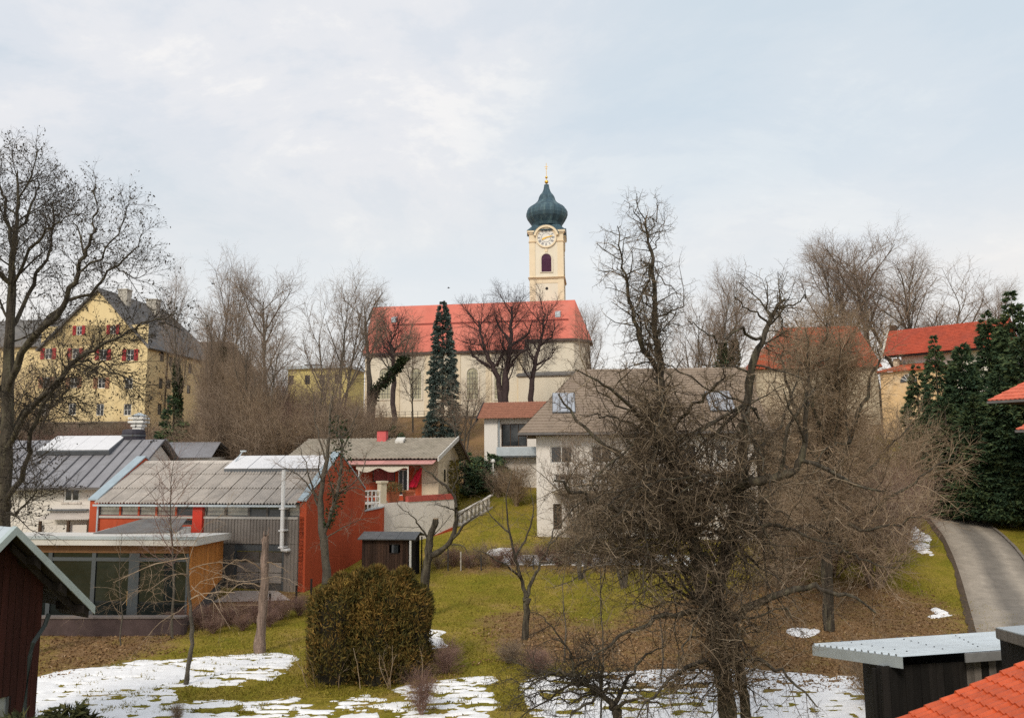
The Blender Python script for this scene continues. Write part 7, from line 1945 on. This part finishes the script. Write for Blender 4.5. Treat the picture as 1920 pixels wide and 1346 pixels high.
# --- trees of the slope: five skeletons, copied with their parts
def proto(seed, P, h, r, lean=.05, stems=1, name="bare_tree", bark=BK_GREY, twig=TW_FAR, label="x", group=None, ivy=None, split=1):
    T = Tree(seed, P)
    for s in range(stems):
        a = 2.4 * s; sp = (.12 + .3 * T.r.random()) if stems > 1 else lean
        T.grow((.15 * math.cos(a) * (stems > 1), .15 * math.sin(a) * (stems > 1), -.3), Vector((math.cos(a) * sp, math.sin(a) * sp, 1)).normalized(), h * T.r.uniform(.75, 1.05) if stems > 1 else h, r * T.r.uniform(.7, 1.1), 0)
    print(name, seed, len(T.lines))
    o = tree_obj(name, label, "tree", (0, 0, 0), T, bark, twig, split, group)
    if ivy:
        pts = [p for p in T.lines[0][0]]; k = max(2, int(len(pts) * ivy[0]))
        ivy_part(o, pts[:k + 1], [ivy[1]] * k + [ivy[1] * .5], ivy[2], np.random.default_rng(seed), .28)
    return o
PU = P_(4, (9, 6, 4, 2, 1), (.04, .08, .12, .16, .2), (.03, .10, .06, .05, .03), (1.6, 2.6, 4.0, 3.4, 0), (40, 40, 42, 42, 40), (14, 6.2, 2.8, 1.3, .6), (.03, .016, .011, .011, .016), (.30, .15, .1, .1, 0), (.62, .5, .5, .4, .3), (.2, .3, .4, .5, .7), .0092)
PT = P_(3, (8, 5, 3, 1), (.07, .12, .16, .2), (.02, .06, .04, .02), (3.0, 4.0, 4.6, 0), (36, 38, 42, 42), (6, 2.6, 1.25, .6), (.02, .011, .011, .018), (.08, .1, .1, 0), (.5, .4, .4, .3), (.25, .35, .5, .7), .0105)
SLG = "bare trees on the slope below the church"
protoU = [proto(201, PU, 15, .28, group=SLG), proto(202, PU, 15, .26, .1, group=SLG), proto(203, dict(PU, dens=(1.2, 2.2, 3.8, 3.4, 0)), 13, .2, .0, 3, group=SLG), proto(204, PU, 15, .3, ivy=(.62, .75, 2600), stems=1, group=SLG)]
usedU = [False] * 4
def put_tree(k, u, Y, vtop, sx, label, group=SLG, rot=None, h0=(15.5, 15.5, 14.0, 15.5)):
    b = gtop(u, vtop, Y); H = at(u, vtop, Y).z - b.z; s = H / h0[k]
    rot = rnd.uniform(0, 6.28) if rot is None else rot
    if not usedU[k]:
        o = protoU[k]; usedU[k] = True
        o.location = b; o.rotation_euler = (0, 0, rot); o.scale = (s * sx, s * sx, s); o['label'] = label; o['group'] = group
    else:
        dup(protoU[k], b, rot, (s * sx, s * sx, s), label, group)
for k, u, Y, v, sx, lab in [
    (3, 343, 84, 555, .5, "slim tree with ivied stem in front of the yellow side wall"),
    (3, 408, 90, 522, .72, "tall tree with ivy up its forks between the yellow house and the church"),
    (0, 440, 93, 545, .65, "leafless tree just right of the ivied tall tree"),
    (1, 515, 88, 543, .95, "open crowned tree left of the distant yellow block"),
    (2, 636, 90, 538, .75, "tall many stemmed tree left of the church roof"),
    (2, 392, 104, 600, .6, "tree behind the ivied tall tree by the slate wing"),
    (0, 402, 76, 620, .42, "pale stemmed tree at the left end of the thicket"),
    (0, 468, 75, 610, .65, "straight pale stem between the ivied and the open crowned tree"),
    (1, 505, 73, 650, .8, "short crooked tree before the open crowned tree"),
    (1, 580, 72, 700, .9, "low crooked tree under the distant block"),
    (2, 30, 78, 640, 1.1, "branchy tree at the left edge before the dark roof"),
    (2, 1085, 50, 815, .8, "small bare tree before the big house's left windows"),
    (2, 1165, 48, 800, .8, "small bare tree before the middle of the big house"),
    (2, 870, 88, 715, 1.1, "small fan shaped tree right of the blue spruce"),
    (0, 775, 104, 640, .8, "thin tree left of the blue spruce before the church wall"),
    (3, 1337, 104, 548, .8, "left of two ivied trees between pear and brown tree"),
    (3, 1366, 106, 535, .8, "right of two ivied trees between pear and brown tree"),
    (2, 1310, 112, 575, .9, "pale thin tree left of the two ivied trees"),
    (1, 1110, 118, 600, .8, "thin tree beyond the choir end of the church"),
    (1, 1850, 96, 565, .7, "pale thin tree behind the dark conifers")]:
    put_tree(k, u, Y, v, sx, lab)
HILL = "tall trees behind the red tiled villa"
for k, u, Y, v, sx, lab in [
    (0, 1565, 116, 488, 1.05, "leftmost of the tall trees behind the villa"),
    (1, 1598, 122, 480, .95, "second tall tree from the left behind the villa"),
    (1, 1642, 112, 466, 1.15, "tallest tree, right behind the villa's cream verge"),
    (0, 1690, 120, 505, 1.0, "slender tree behind the middle of the villa roof"),
    (2, 1722, 114, 497, 1.35, "round crowned tree behind the right part of the villa roof")]:
    put_tree(k, u, Y, v, sx, lab, HILL)
THG = "bare bushes of the brown thicket on the slope"
protoT = [proto(301, PT, 5.5, .07, stems=9, name="bare_bush", twig=TW_THICK, bark=TW_THICK, group=THG), proto(302, PT, 5.5, .06, stems=11, name="bare_bush", twig=TW_BROWN, bark=TW_BROWN, group=THG), proto(303, PT, 5.0, .06, stems=10, name="bare_bush", twig=TW_RED, bark=TW_RED, group=THG)]
for o in protoT: o['category'] = 'bush'
usedT = [False] * 3
def put_bush(k, b, H, sx, label, group=THG):
    s = H / 5.6; rot = rnd.uniform(0, 6.28)
    if not usedT[k]:
        o = protoT[k]; usedT[k] = True
        o.location = b; o.rotation_euler = (0, 0, rot); o.scale = (s * sx, s * sx, s); o['label'] = label; o['group'] = group
    else: dup(protoT[k], b, rot, (s * sx, s * sx, s), label, group)
LANDM = [(0, "at the left edge below the dark roof"), (70, "above the red tiled roof's right end"), (110, "above the left part of the roof light"), (160, "above the right part of the roof light"), (210, "left of the dark flue drum"), (262, "behind the white lantern vent"), (300, "below the yellow side wall"), (335, "under the ivied slim tree"), (368, "below the yellow annex"), (392, "left of the thicket's tallest stems"), (412, "under the ivied tall tree"), (432, "right of the ivied tall tree"), (448, "behind the wind vane"), (462, "above the left end of the workshop roof light"), (478, "under the open crowned tree's left limbs"), (498, "under the open crowned tree"), (518, "right below the open crowned tree"), (536, "left below the distant yellow block"), (550, "under the left window of the distant block"), (565, "below the distant yellow block"), (585, "under the right windows of the distant block"), (602, "right below the distant yellow block"), (622, "above the red gable's peak"), (640, "left above the tiled terrace house roof"), (658, "under the many stemmed tree"), (676, "left of the pink chimney"), (695, "above the pink chimney"), (725, "right of the pink chimney")]
thick = [(0, 398, 82, 690, .8), (1, 415, 78, 690, 1.0), (0, 445, 82, 685, 1.0), (1, 480, 78, 700, 1.1), (0, 520, 80, 715, 1.1), (2, 555, 78, 715, 1.3), (1, 590, 80, 735, 1.2), (0, 625, 78, 735, 1.2), (2, 570, 73, 760, 1.4), (1, 500, 72, 740, 1.4), (0, 430, 72, 735, 1.4), (2, 660, 80, 745, 1.2), (1, 620, 72, 775, 1.5), (0, 374, 73, 790, 1.0), (1, 335, 76, 800, 1.1), (0, 300, 73, 805, 1.2), (0, 700, 84, 765, 1.2), (1, 730, 86, 790, 1.4), (2, 265, 80, 790, 1.2), (1, 210, 84, 795, 1.3), (0, 110, 82, 790, 1.3), (2, 160, 78, 800, 1.4), (1, 10, 80, 760, 1.4), (0, 540, 84, 730, 1.1), (1, 465, 86, 680, .9), (0, 408, 88, 670, .8),
         (0, 412, 75, 700, 1.2), (1, 455, 76, 700, 1.2), (2, 600, 76, 760, 1.3), (0, 650, 74, 780, 1.3), (1, 536, 70, 780, 1.6), (0, 480, 69, 785, 1.6), (1, 680, 76, 780, 1.2), (1, 395, 70, 790, 1.3), (2, 72, 75, 815, 1.3)]
seen = {}
for k, u, Y, v, sx in sorted(thick, key=lambda q_: (q_[1], q_[2])):
    b = gtop(u, v, Y); lm = min(LANDM, key=lambda q_: abs(q_[0] - u))[1]
    row = "front row" if Y < 74 else "middle row" if Y < 80 else "rear row"
    lab = row + " brown thicket bush " + lm
    while lab in seen: lab = lab.replace("brown", "taller brown", 1)
    seen[lab] = 1
    hb_ = max(1.5, at(u, v, Y).z - b.z); put_bush(k, b, hb_, sx * min(1.0, 5.2 / hb_), lab)
RG2 = "dark bushes around the brown roofed house"
for k, u, Y, v, sx, lab in ((0, 885, 76, 845, 1.0, "dark bush left of the brown roofed house"), (0, 935, 72, 880, 1.1, "bush below the brown roofed house"), (1, 968, 69, 870, 1.0, "light bush at the left corner of the big house"), (0, 955, 72, 905, 1.2, "low bush between the white balustrade and the big house"), (1, 1090, 57, 960, 1.6, "rounded bare bush in front of the big house's wall"), (0, 1060, 53, 1000, 1.4, "round dark bush in front of the long snow streak")):
    b = gat(u, Y); put_bush(k, b, max(.8, at(u, v, Y).z - b.z), sx, lab, RG2)
RG3 = "brown bushes right of the brown tree"
for i, (k, u, Y, v, sx, lab) in enumerate(((1, 1440, 62, 740, 1.2, "tall brown bush between the big house and the brown tree"), (0, 1500, 66, 780, 1.2, "bush behind the trunk of the brown tree"), (1, 1600, 60, 800, 1.2, "bush behind the right side of the brown tree"), (1, 1665, 62, 790, 1.0, "bush below the villa's peach bay"), (0, 1640, 48, 900, 1.2, "bush left of the ploughed snow heap"), (1, 1480, 47, 930, 1.3, "bush below the sagging pear limb"), (1, 1730, 74, 780, .9, "bush at the foot of the dark conifers"), (2, 1690, 55, 870, .9, "reddish bush by the left edge of the lane"), (0, 1560, 50, 940, 1.3, "bush in the shade of the brown tree"))):
    b = gat(u, Y); put_bush(k, b, max(.8, at(u, v, Y).z - b.z), sx, lab, RG3)
ORD = ["first", "second", "third", "fourth", "fifth", "sixth", "seventh", "eighth", "ninth", "tenth", "eleventh", "twelfth", "thirteenth", "fourteenth", "last"]
RG4 = "low bare hedge across the lawn"
for i in range(15):
    u = 822 + i * 28; b = gat(u, 52.5 + .4 * (i % 2)); put_bush(2 if i % 3 else 0, b, 1.1 + .3 * (i % 2), 1.5, ORD[i] + " low bush from the left in the bare hedge across the middle lawn", RG4)
RG5 = "low bare shrubs by the extension"
for i, (u, Y, H) in enumerate(((330, 39.5, 1.0), (380, 40, 1.2), (430, 40.5, 1.2), (480, 41.2, 1.2), (525, 42.0, 1.2), (562, 43, 1.1), (400, 38.7, .8), (455, 39.4, .8), (505, 40.4, .9))):
    put_bush(2, gat(u, Y), H, 1.5, (ORD[i] + " tall purplish shrub from the garden wall end towards the red gable") if i < 6 else ORD[i - 6] + " low front shrub from the left before the paved apron", RG5)
put_bush(2, gat(835, 31.6), 1.35, 1.3, "small purplish bush beside the big hedge bush", "single low bushes")
put_bush(2, gat(790, 26.6), 1.5, .9, "sparse reddish shrub at the bottom edge in the snow", "single low bushes")
put_bush(1, gat(332, 26.1), .6, .9, "few thin stems poking through the snow at the bottom left", "single low bushes")
put_bush(0, gat(955, 33), .9, 1.8, "brown bramble patch on the leaf litter by the forked apple tree", "single low bushes")
put_bush(2, gat(1010, 31.5), 1.0, 1.8, "reddish bramble patch under the forked apple tree", "single low bushes")
put_bush(1, gat(1640, 27), 2.2, 1.0, "light twiggy bush behind the black shed corner", "single low bushes")

# --- conifers
CON = LEAF('dark conifer sprays', [(0, (.018, .040, .026)), (.4, (.048, .085, .045)), (.75, (.095, .130, .052)), (1, (.19, .19, .075))], .75, .45, .4)
SPR = LEAF("blue spruce needles", [(0, (.028, .048, .040)), (.5, (.078, .112, .098)), (1, (.21, .25, .225))], .75, .6, .35)
def conifer(name, label, b, H, Rb, nb, ns, mat, seed, cat="conifer", group=None, droop=.35, spray=.42, wid=.11, power=.75, mid=0.0):
    rg = np.random.default_rng(seed)
    root = thing(name, label, cat, b, group)
    q = MB(); q.tube([Vector(b) - Vector((0, 0, .5)), Vector(b) + Vector((0, 0, H * .95))], [Rb * .09 + .05, .02], 7); q.build("trunk", BK_DARK, root)
    z = H * (1 - rg.random(nb) ** .75 * .96); z = np.clip(z, H * .03, H)
    az = rg.random(nb) * 2 * np.pi
    prof = (1 - z / H) ** power
    if mid: prof = np.minimum(prof, np.clip(z / H / mid, .35, 1))
    lob = .78 + .3 * VN(az * 1.2 + seed, z * .35) + .22 * VN(az * 3 + seed, z * 1.1)
    r = Rb * prof * lob * rg.uniform(.7, 1.05, nb) + .12
    L = []
    dirx, diry = np.cos(az), np.sin(az)
    t = .35 + .65 * np.sqrt(rg.random((nb, ns)))
    side = rg.normal(0, .13, (nb, ns)) * r[:, None] * .8
    px = (dirx[:, None] * r[:, None] * t - diry[:, None] * side)
    py = (diry[:, None] * r[:, None] * t + dirx[:, None] * side)
    pz = z[:, None] - droop * r[:, None] * t ** 2 * .55 + rg.normal(0, .05, (nb, ns)) + .12 * r[:, None] * np.clip(t - .8, 0, 1)
    P = np.stack([px, py, pz], -1).reshape(-1, 3)
    d = np.stack([np.broadcast_to(dirx[:, None], px.shape), np.broadcast_to(diry[:, None], px.shape), np.full(px.shape, -.12)], -1).reshape(-1, 3)
    leaf_cloud("foliage", P, d, spray, wid, mat, root, rg, .42)
    return root
sb_ = gat(830, 97)
conifer("blue_spruce", "narrow dark blue green spruce standing before the white church wall", sb_, at(838, 566, 97).z - sb_.z, 2.3, 900, 40, SPR, 5, "conifer", None, .45, .26, .06, .50)
CG = "dark conifers by the lane"
CYP = [(1905, 68, 545, 4.0, "tallest dark conifer at the right edge"), (1858, 70, 585, 3.4, "dark conifer left of the tallest one"), (1808, 69, 640, 3.0, "broad dark conifer in the middle of the row"), (1757, 70, 628, 2.5, "slim pointed conifer before the villa roof"), (1722, 72, 685, 2.5, "leftmost dark conifer beside the peach bay"), (1880, 62, 690, 3.4, "lower conifer behind the red roof corner"), (1830, 63, 740, 3.4, "low dense conifer above the lane's grass verge"), (1775, 65, 745, 3.0, "low conifer in front of the slim pointed one"), (1925, 61, 620, 3.6, "dark conifer cut by the right edge"), (1738, 67, 770, 2.6, "lowest conifer at the left end of the dark row"), (1795, 72, 665, 2.6, "narrow conifer between the slim pointed and the broad one"), (1880, 74, 610, 2.8, "conifer showing between the two tallest ones")]
cyp = []
for i, (u, Y, v, Rb, lab) in enumerate(CYP):
    b = gtop(u, v, Y); H = at(u, v, Y).z - b.z
    if i < 3:
        cyp.append((conifer("cypress", lab, b, H, Rb, 580, 44, CON, 40 + i, "conifer", CG, .30, .36, .062, .70, .10), H, Rb))
    else:
        o, H0, R0 = cyp[i % 3]; dup(o, b, rnd.uniform(0, 6.28), (Rb / R0, Rb / R0, H / H0), lab, CG)
b = gat(318, 71); conifer("yew_bush", "dark evergreen bush among the bare thicket near the yellow house", b, at(318, 742, 71).z - b.z, 1.9, 170, 24, CON, 61, "bush", None, .2, .35, .09, .5, .3)
b = gat(738, 79); conifer("yew_bush", "dark evergreen bush behind the pink chimney", b, at(738, 800, 79).z - b.z, 1.9, 150, 24, CON, 62, "bush", None, .2, .35, .09, .5, .3)
for i, (u, Y, v, Rb, lab) in enumerate(((872, 73, 850, 2.4, "dark hedge conifer right of the terrace house gable"), (918, 75, 850, 2.7, "dark hedge conifer below the brown roofed house"))):
    b = gat(u, Y); conifer("hedge_conifer", lab, b, at(u, v, Y).z - b.z, Rb, 170, 24, CON, 70 + i, "conifer", "hedge conifers by the terrace house", .2, .3, .08, .4, .2)
# climbing plant on the terrace house gable
CLIMB = LEAF("yellowing climber", [(0, (.05, .05, .012)), (.5, (.16, .13, .02)), (1, (.28, .22, .05))], .7, 1.0, .3)
rg = np.random.default_rng(8); n = 1500
yy = 5.0 + 1.7 * np.sqrt(rg.random(n)) * np.sign(rg.random(n) - .4); zz = tze - .3 - rg.random(n) * 5.2
pts = np.array([tuple(TFm @ Vector((tl + .06 + .25 * rg.random(), a, b_))) for a, b_ in zip(yy, zz)])
cl = thing("climbing_plant", "yellow green climber on the terrace house gable", "climber", TFm @ Vector((tl + .1, 5, 3)))
leaf_cloud("foliage", pts - np.array(cl.location), np.tile([[.7, -.3, .1]], (n, 1)), .16, .07, CLIMB, cl, rg, .6)
# dry bush in the planter
p = on_ter(737, .9); rg = np.random.default_rng(9); n = 900
d = rg.normal(0, 1, (n, 3)); d[:, 2] = np.abs(d[:, 2]); d /= np.linalg.norm(d, axis=1, keepdims=True)
pb2 = thing("potted_bush", "dry olive bush growing in the terracotta planter", "bush", p + Vector((0, 0, .8)))
leaf_cloud("foliage", d * np.array([.85, .6, .75]) * rg.random((n, 1)) ** .4, d, .16, .02, LEAF("dry olive leaves", [(0, (.06, .05, .02)), (.6, (.16, .13, .05)), (1, (.26, .2, .1))], .8, 2, .3), pb2, rg, .4)
q = MB(Matrix.Translation(p + Vector((0, 0, .8)))); q.tube([(0, 0, -.1), (0, 0, .4)], [.05, .02], 6); q.build("stem", BK_GREY, pb2)

# --- the big clipped bush on the lawn
THU = LEAF("winter thuja sprays", [(0, (.018, .018, .007)), (.25, (.056, .054, .016)), (.5, (.13, .098, .024)), (.75, (.22, .125, .034)), (1, (.42, .29, .07))], .8, .9, .5)
Yb = 31.2
bb = gat(694, Yb)
bush = thing("hedge_bush", "big rounded clipped bush in green and bronze on the lawn", "bush", bb)
sc_ = Yb / FPX
lobes = [(-56, -.2, 1.15, 1.35, at(635, 1090, Yb).z - bb.z), (-14, .3, 1.2, 1.5, at(688, 1074, Yb).z - bb.z), (38, .0, 1.15, 1.4, at(742, 1080, Yb).z - bb.z), (78, .2, .75, 1.2, at(782, 1100, Yb).z - bb.z), (-86, .2, .62, 1.0, at(606, 1118, Yb).z - bb.z), (20, -.6, 1.05, .9, at(715, 1120, Yb).z - bb.z), (8, .1, .6, .7, at(702, 1064, Yb).z - bb.z), (-58, 0, .55, .6, at(636, 1076, Yb).z - bb.z), (62, 0, .5, .6, at(760, 1070, Yb).z - bb.z)]
rg = np.random.default_rng(10)
PTS, DIR = [], []
for du, dy, ra, rb_, h in lobes:
    n = int(9500 * min(1, ra / 1.0))
    a = rg.random(n) * 2 * np.pi; s = rg.random(n)
    zz = s * h
    # side wall with a rounded shoulder and top
    rad = np.where(s < .72, .93 + .07 * s / .72, np.sqrt(np.clip(1 - (np.clip(s - .72, 0, 1) / .28) ** 2.2, 0, 1)))
    k = rg.random(n) < .3
    rr = np.where(k, np.sqrt(rg.random(n)) * rad, rad * rg.uniform(.86, 1.0, n))
    cl_ = VN(a * 2.2 + du, zz * 1.6 + 3) * .22 + VN(a * 6 + du, zz * 4) * .12
    rr = rr * (.66 + cl_ * 1.5 + .22 * VN(a * .9 + du * .7, zz * .7 + 5))
    x, y = np.cos(a) * ra * .94 * rr + du * sc_ * .96, np.sin(a) * rb_ * rr + dy
    zz = np.where(k & (s > .5), h * (.72 + .28 * np.sqrt(np.clip(1 - rr ** 2, 0, 1))) * (.94 + .1 * VN(x * 2 + 9, y * 2)), zz)
    PTS.append(np.stack([x, y, zz], 1)); DIR.append(np.stack([np.cos(a) * .55, np.sin(a) * .55, np.full(n, .8)], 1))
PTS = np.concatenate(PTS); DIR = np.concatenate(DIR)
keep = np.ones(len(PTS), bool)
for du, dy, ra, rb_, h in lobes:
    e_ = ((PTS[:, 0] - du * sc_) / ra) ** 2 + ((PTS[:, 1] - dy) / rb_) ** 2
    keep &= ~((e_ < .48) & (PTS[:, 2] < h * .82))
low = PTS[:, 2] < .45
keep &= ~(low & (rg.random(len(PTS)) < .65))
leaf_cloud("foliage", PTS[keep], DIR[keep] * np.array([1, 1, 1.1]), .19, .024, THU, bush, rg, .55)
core = MB(Matrix.Translation(bb))
for du, dy, ra, rb_, h in lobes:
    core.lathe([(min(ra, rb_) * .70, .0), (min(ra, rb_) * .74, h * .6), (min(ra, rb_) * .45, h * .82), (.05, h * .86)], (du * sc_, dy, 0), 10)
core.build("light_block_core", M("dark light-blocking core", (.022, .018, .011), .95, .6, 7), bush)  # solid dark core added inside the foliage to block light
Tst = Tree(140, PSAP); 
for k in range(9):
    du = rg.uniform(-100, 100); Tst.grow((du * sc_, -1.5 + rg.uniform(-.1, .2), 0), (rg.uniform(-.5, .3), -.25, 1), rg.uniform(.8, 1.9), .016, 1)
me = tubes_mesh("bare_stem", Tst.lines, sides); me.materials.append(TW_BROWN); o = link("bare_stem", me, bush); o['kind'] = 'stuff'
# --- evergreen mounds in the lower left corner
JUN = LEAF("olive juniper sprays", [(0, (.010, .014, .006)), (.5, (.040, .045, .014)), (1, (.11, .10, .035))], .8, 1.5, .4)
for i, (u, v, Y, Rb, lab) in enumerate(((30, 1316, 16.5, 1.25, "olive evergreen bush in the lower left corner"), (112, 1306, 17, 1.2, "olive evergreen bush just right of the shed's downpipe"), (178, 1332, 17, .8, "lowest olive evergreen bush at the bottom left"))):
    b = gat(u, Y); conifer("juniper_bush", lab, b, at(u, v, Y).z - b.z - .35, Rb, 330, 44, JUN, 80 + i, "bush", "olive evergreen bushes at the bottom left", -.35, .22, .026, .42, .25)

# --- fences, stakes, birds
FG = "fence stakes along the middle lawn"
STK = M("pale stake", (.45, .42, .38), .8, .2, 5)
for u, v0, v1, mat, lab in ((864, 1073, 1034, STK, "pale stake left end of the hedge across the lawn"), (840, 1050, 1028, RAILM, "thin dark stake behind the pale one"), (902, 1066, 1040, RAILM, "dark stake before the short snow streak"), (1000, 1068, 1040, RAILM, "dark stake beside the forked apple tree")):
    b = gat(u, 52.0); t = at(u, v1, 52.0); q = MB(); q.tube([b - Vector((0, 0, .2)), Vector((b.x, b.y, t.z))], .045, 6)
    o = q.build("fence_stake", mat); tag(o, lab, "stake", FG)
LF2 = "fence stakes by the extension lawn"
for i, (u, Y, lab) in enumerate(((505, 42.6, "dark stake nearest the broken trunk"), (555, 44.6, "dark stake in the middle of the shrub row"), (583, 46.0, "short dark stake against the red gable"))):
    b = gat(u, Y); q = MB(); q.box(b.x - .05, b.x + .05, b.y - .05, b.y + .05, b.z - .2, b.z + 1.25); o = q.build("fence_stake", BLACKWOOD); tag(o, lab, "stake", LF2)
def bird(label, p, span, wing_up):
    r = thing("bird", label, "bird", p); q = MB(Matrix.Translation(p))
    q.lathe([(.01, -.5 * span * .5), (.09 * span, -.1 * span), (.10 * span, .05 * span), (.05 * span, .17 * span), (.055 * span, .22 * span), (.01, .30 * span)], n=8)
    m = Matrix.Translation(p) @ Matrix.Rotation(R(80), 4, 'Y') @ Matrix.Translation(-Vector(p)); q.v = [m @ v for v in q.v]
    o = len(q.v)
    for s in (-1, 1):
        q.hexa([Vector(a) for a in ((.1 * span, 0, .02 * span), (.1 * span, s * .25 * span, .12 * span * wing_up), (-.12 * span, s * .25 * span, .12 * span * wing_up), (-.1 * span, 0, .0), (.1 * span, 0, .04 * span), (.06 * span, s * .5 * span, .03 * span * wing_up + .03), (-.06 * span, s * .5 * span, .03 * span * wing_up + .03), (-.1 * span, 0, .03 * span))])
    q.build("body", M("black plumage", (.012, .012, .014), .6, .2) if "black plumage" not in bpy.data.materials else bpy.data.materials["black plumage"], r)
    return r
bird("small black bird flying above the blue spruce", at(841, 540, 90), .6, 1.0)
bird("black bird perched in the top of the ivied tall tree", at(399, 532, 90), .75, .1)
# kerb stones of the lane's right side
kst = thing("lane_kerb", "pale stone kerb along the right edge of the lane", "kerb", Vector((rx[30] + rnx[30] * rw[30], ry[30] + rny[30] * rw[30], 0)))
for k in range(12, 70, 2):
    a = Vector((rx[k] + rnx[k] * (rw[k] + .02), ry[k] + rny[k] * (rw[k] + .02), 0)); c = Vector((rx[k + 2] + rnx[k + 2] * (rw[k + 2] + .02), ry[k + 2] + rny[k + 2] * (rw[k + 2] + .02), 0))
    nrm_ = Vector((rnx[k], rny[k], 0)) * .18; d_ = (c - a) * .015; a, c = a + d_, c - d_
    za_, zc_ = hz1(a.x, a.y), hz1(c.x, c.y); jz = rnd.uniform(-.015, .02)
    q = MB(); U = Vector((0, 0, 1))
    q.hexa([a + U * (za_ - .2), c + U * (zc_ - .2), c + nrm_ + U * (zc_ - .2), a + nrm_ + U * (za_ - .2), a + U * (za_ + .14 + jz), c + U * (zc_ + .14 + jz), c + nrm_ + U * (zc_ + .14 + jz), a + nrm_ + U * (za_ + .14 + jz)]); q.build("kerb_stone", kerb_mat, kst)

# --- grass blades and fallen leaves (past counting)
rg = np.random.default_rng(12)
snow_polys = [np.array(gpoly(p)) for p in ([(20, 1282), (230, 1244), (548, 1227), (530, 1262), (480, 1285), (340, 1292), (330, 1318), (570, 1308), (740, 1306), (745, 1286), (920, 1270), (930, 1365), (-120, 1365)], [(985, 1275), (1250, 1252), (1640, 1262), (1665, 1365), (985, 1365)])]
def litter_at(x, y):
    i = np.clip(((x + 70) / .5).astype(int) + 5, 0, GX.shape[0] - 1); j = np.clip(((y - 10) / .5).astype(int) + 2, 0, GX.shape[1] - 1)
    return lit[i, j]
n = 130000
y = 27 + 33 * rg.random(n) ** 1.5; x = (rg.random(n) * 1.18 - .52) * y * 1.05
dens = fbm(x * .8, y * .8, 3)
ok = (litter_at(x, y) + (dens - .5) * 1.2 < .55) & (x < 26)
for p in snow_polys[1:]: ok &= ~pip(x, y, p)
ok &= ~(pip(x, y, snow_polys[0]) & (fbm(x * 2.2, y * 4.4, 3) < .62))
x, y = x[ok], y[ok]
P3 = np.stack([x, y, hgt(x, y) - .01], 1)
GRS = LEAF("grass blades", [(0, (.11, .11, .012)), (.4, (.215, .185, .024)), (.75, (.31, .24, .05)), (1, (.43, .32, .14))], .9, .4, .45)
go = leaf_cloud("grass", P3, np.tile([[0, -.15, 1.0]], (len(P3), 1)), .12, .014, GRS, None, rg, .55); go['kind'] = 'stuff'; go['label'] = 'short winter grass on the lawns'
n = 90000
y = 26.5 + 36 * rg.random(n) ** 1.3; x = (rg.random(n) * 1.25 - .58) * y * 1.08
ok = (litter_at(x, y) + (fbm(x * .9 + 5, y * .9, 3) - .5) * 1.3 > .55) & (rg.random(n) < .9)
x, y = x[ok], y[ok]
P3 = np.stack([x, y, hgt(x, y) + .015 + .02 * rg.random(len(x))], 1)
FLV = LEAF("fallen leaves", [(0, (.06, .033, .015)), (.45, (.17, .095, .04)), (.8, (.31, .19, .095)), (1, (.56, .43, .29))], .85, 1.2, .25)
d = np.stack([rg.normal(0, 1, len(x)), rg.normal(0, 1, len(x)), rg.normal(.15, .35, len(x))], 1)
lo_ = leaf_cloud("fallen_leaves", P3, d, .10, .036, FLV, None, rg, .1); lo_['kind'] = 'stuff'; lo_['label'] = 'brown fallen leaves under the trees'
print("script", round(time.time() - T0, 1), "s; tris", sum(len(m.loops) - 2 * len(m.polygons) for m in bpy.data.meshes))
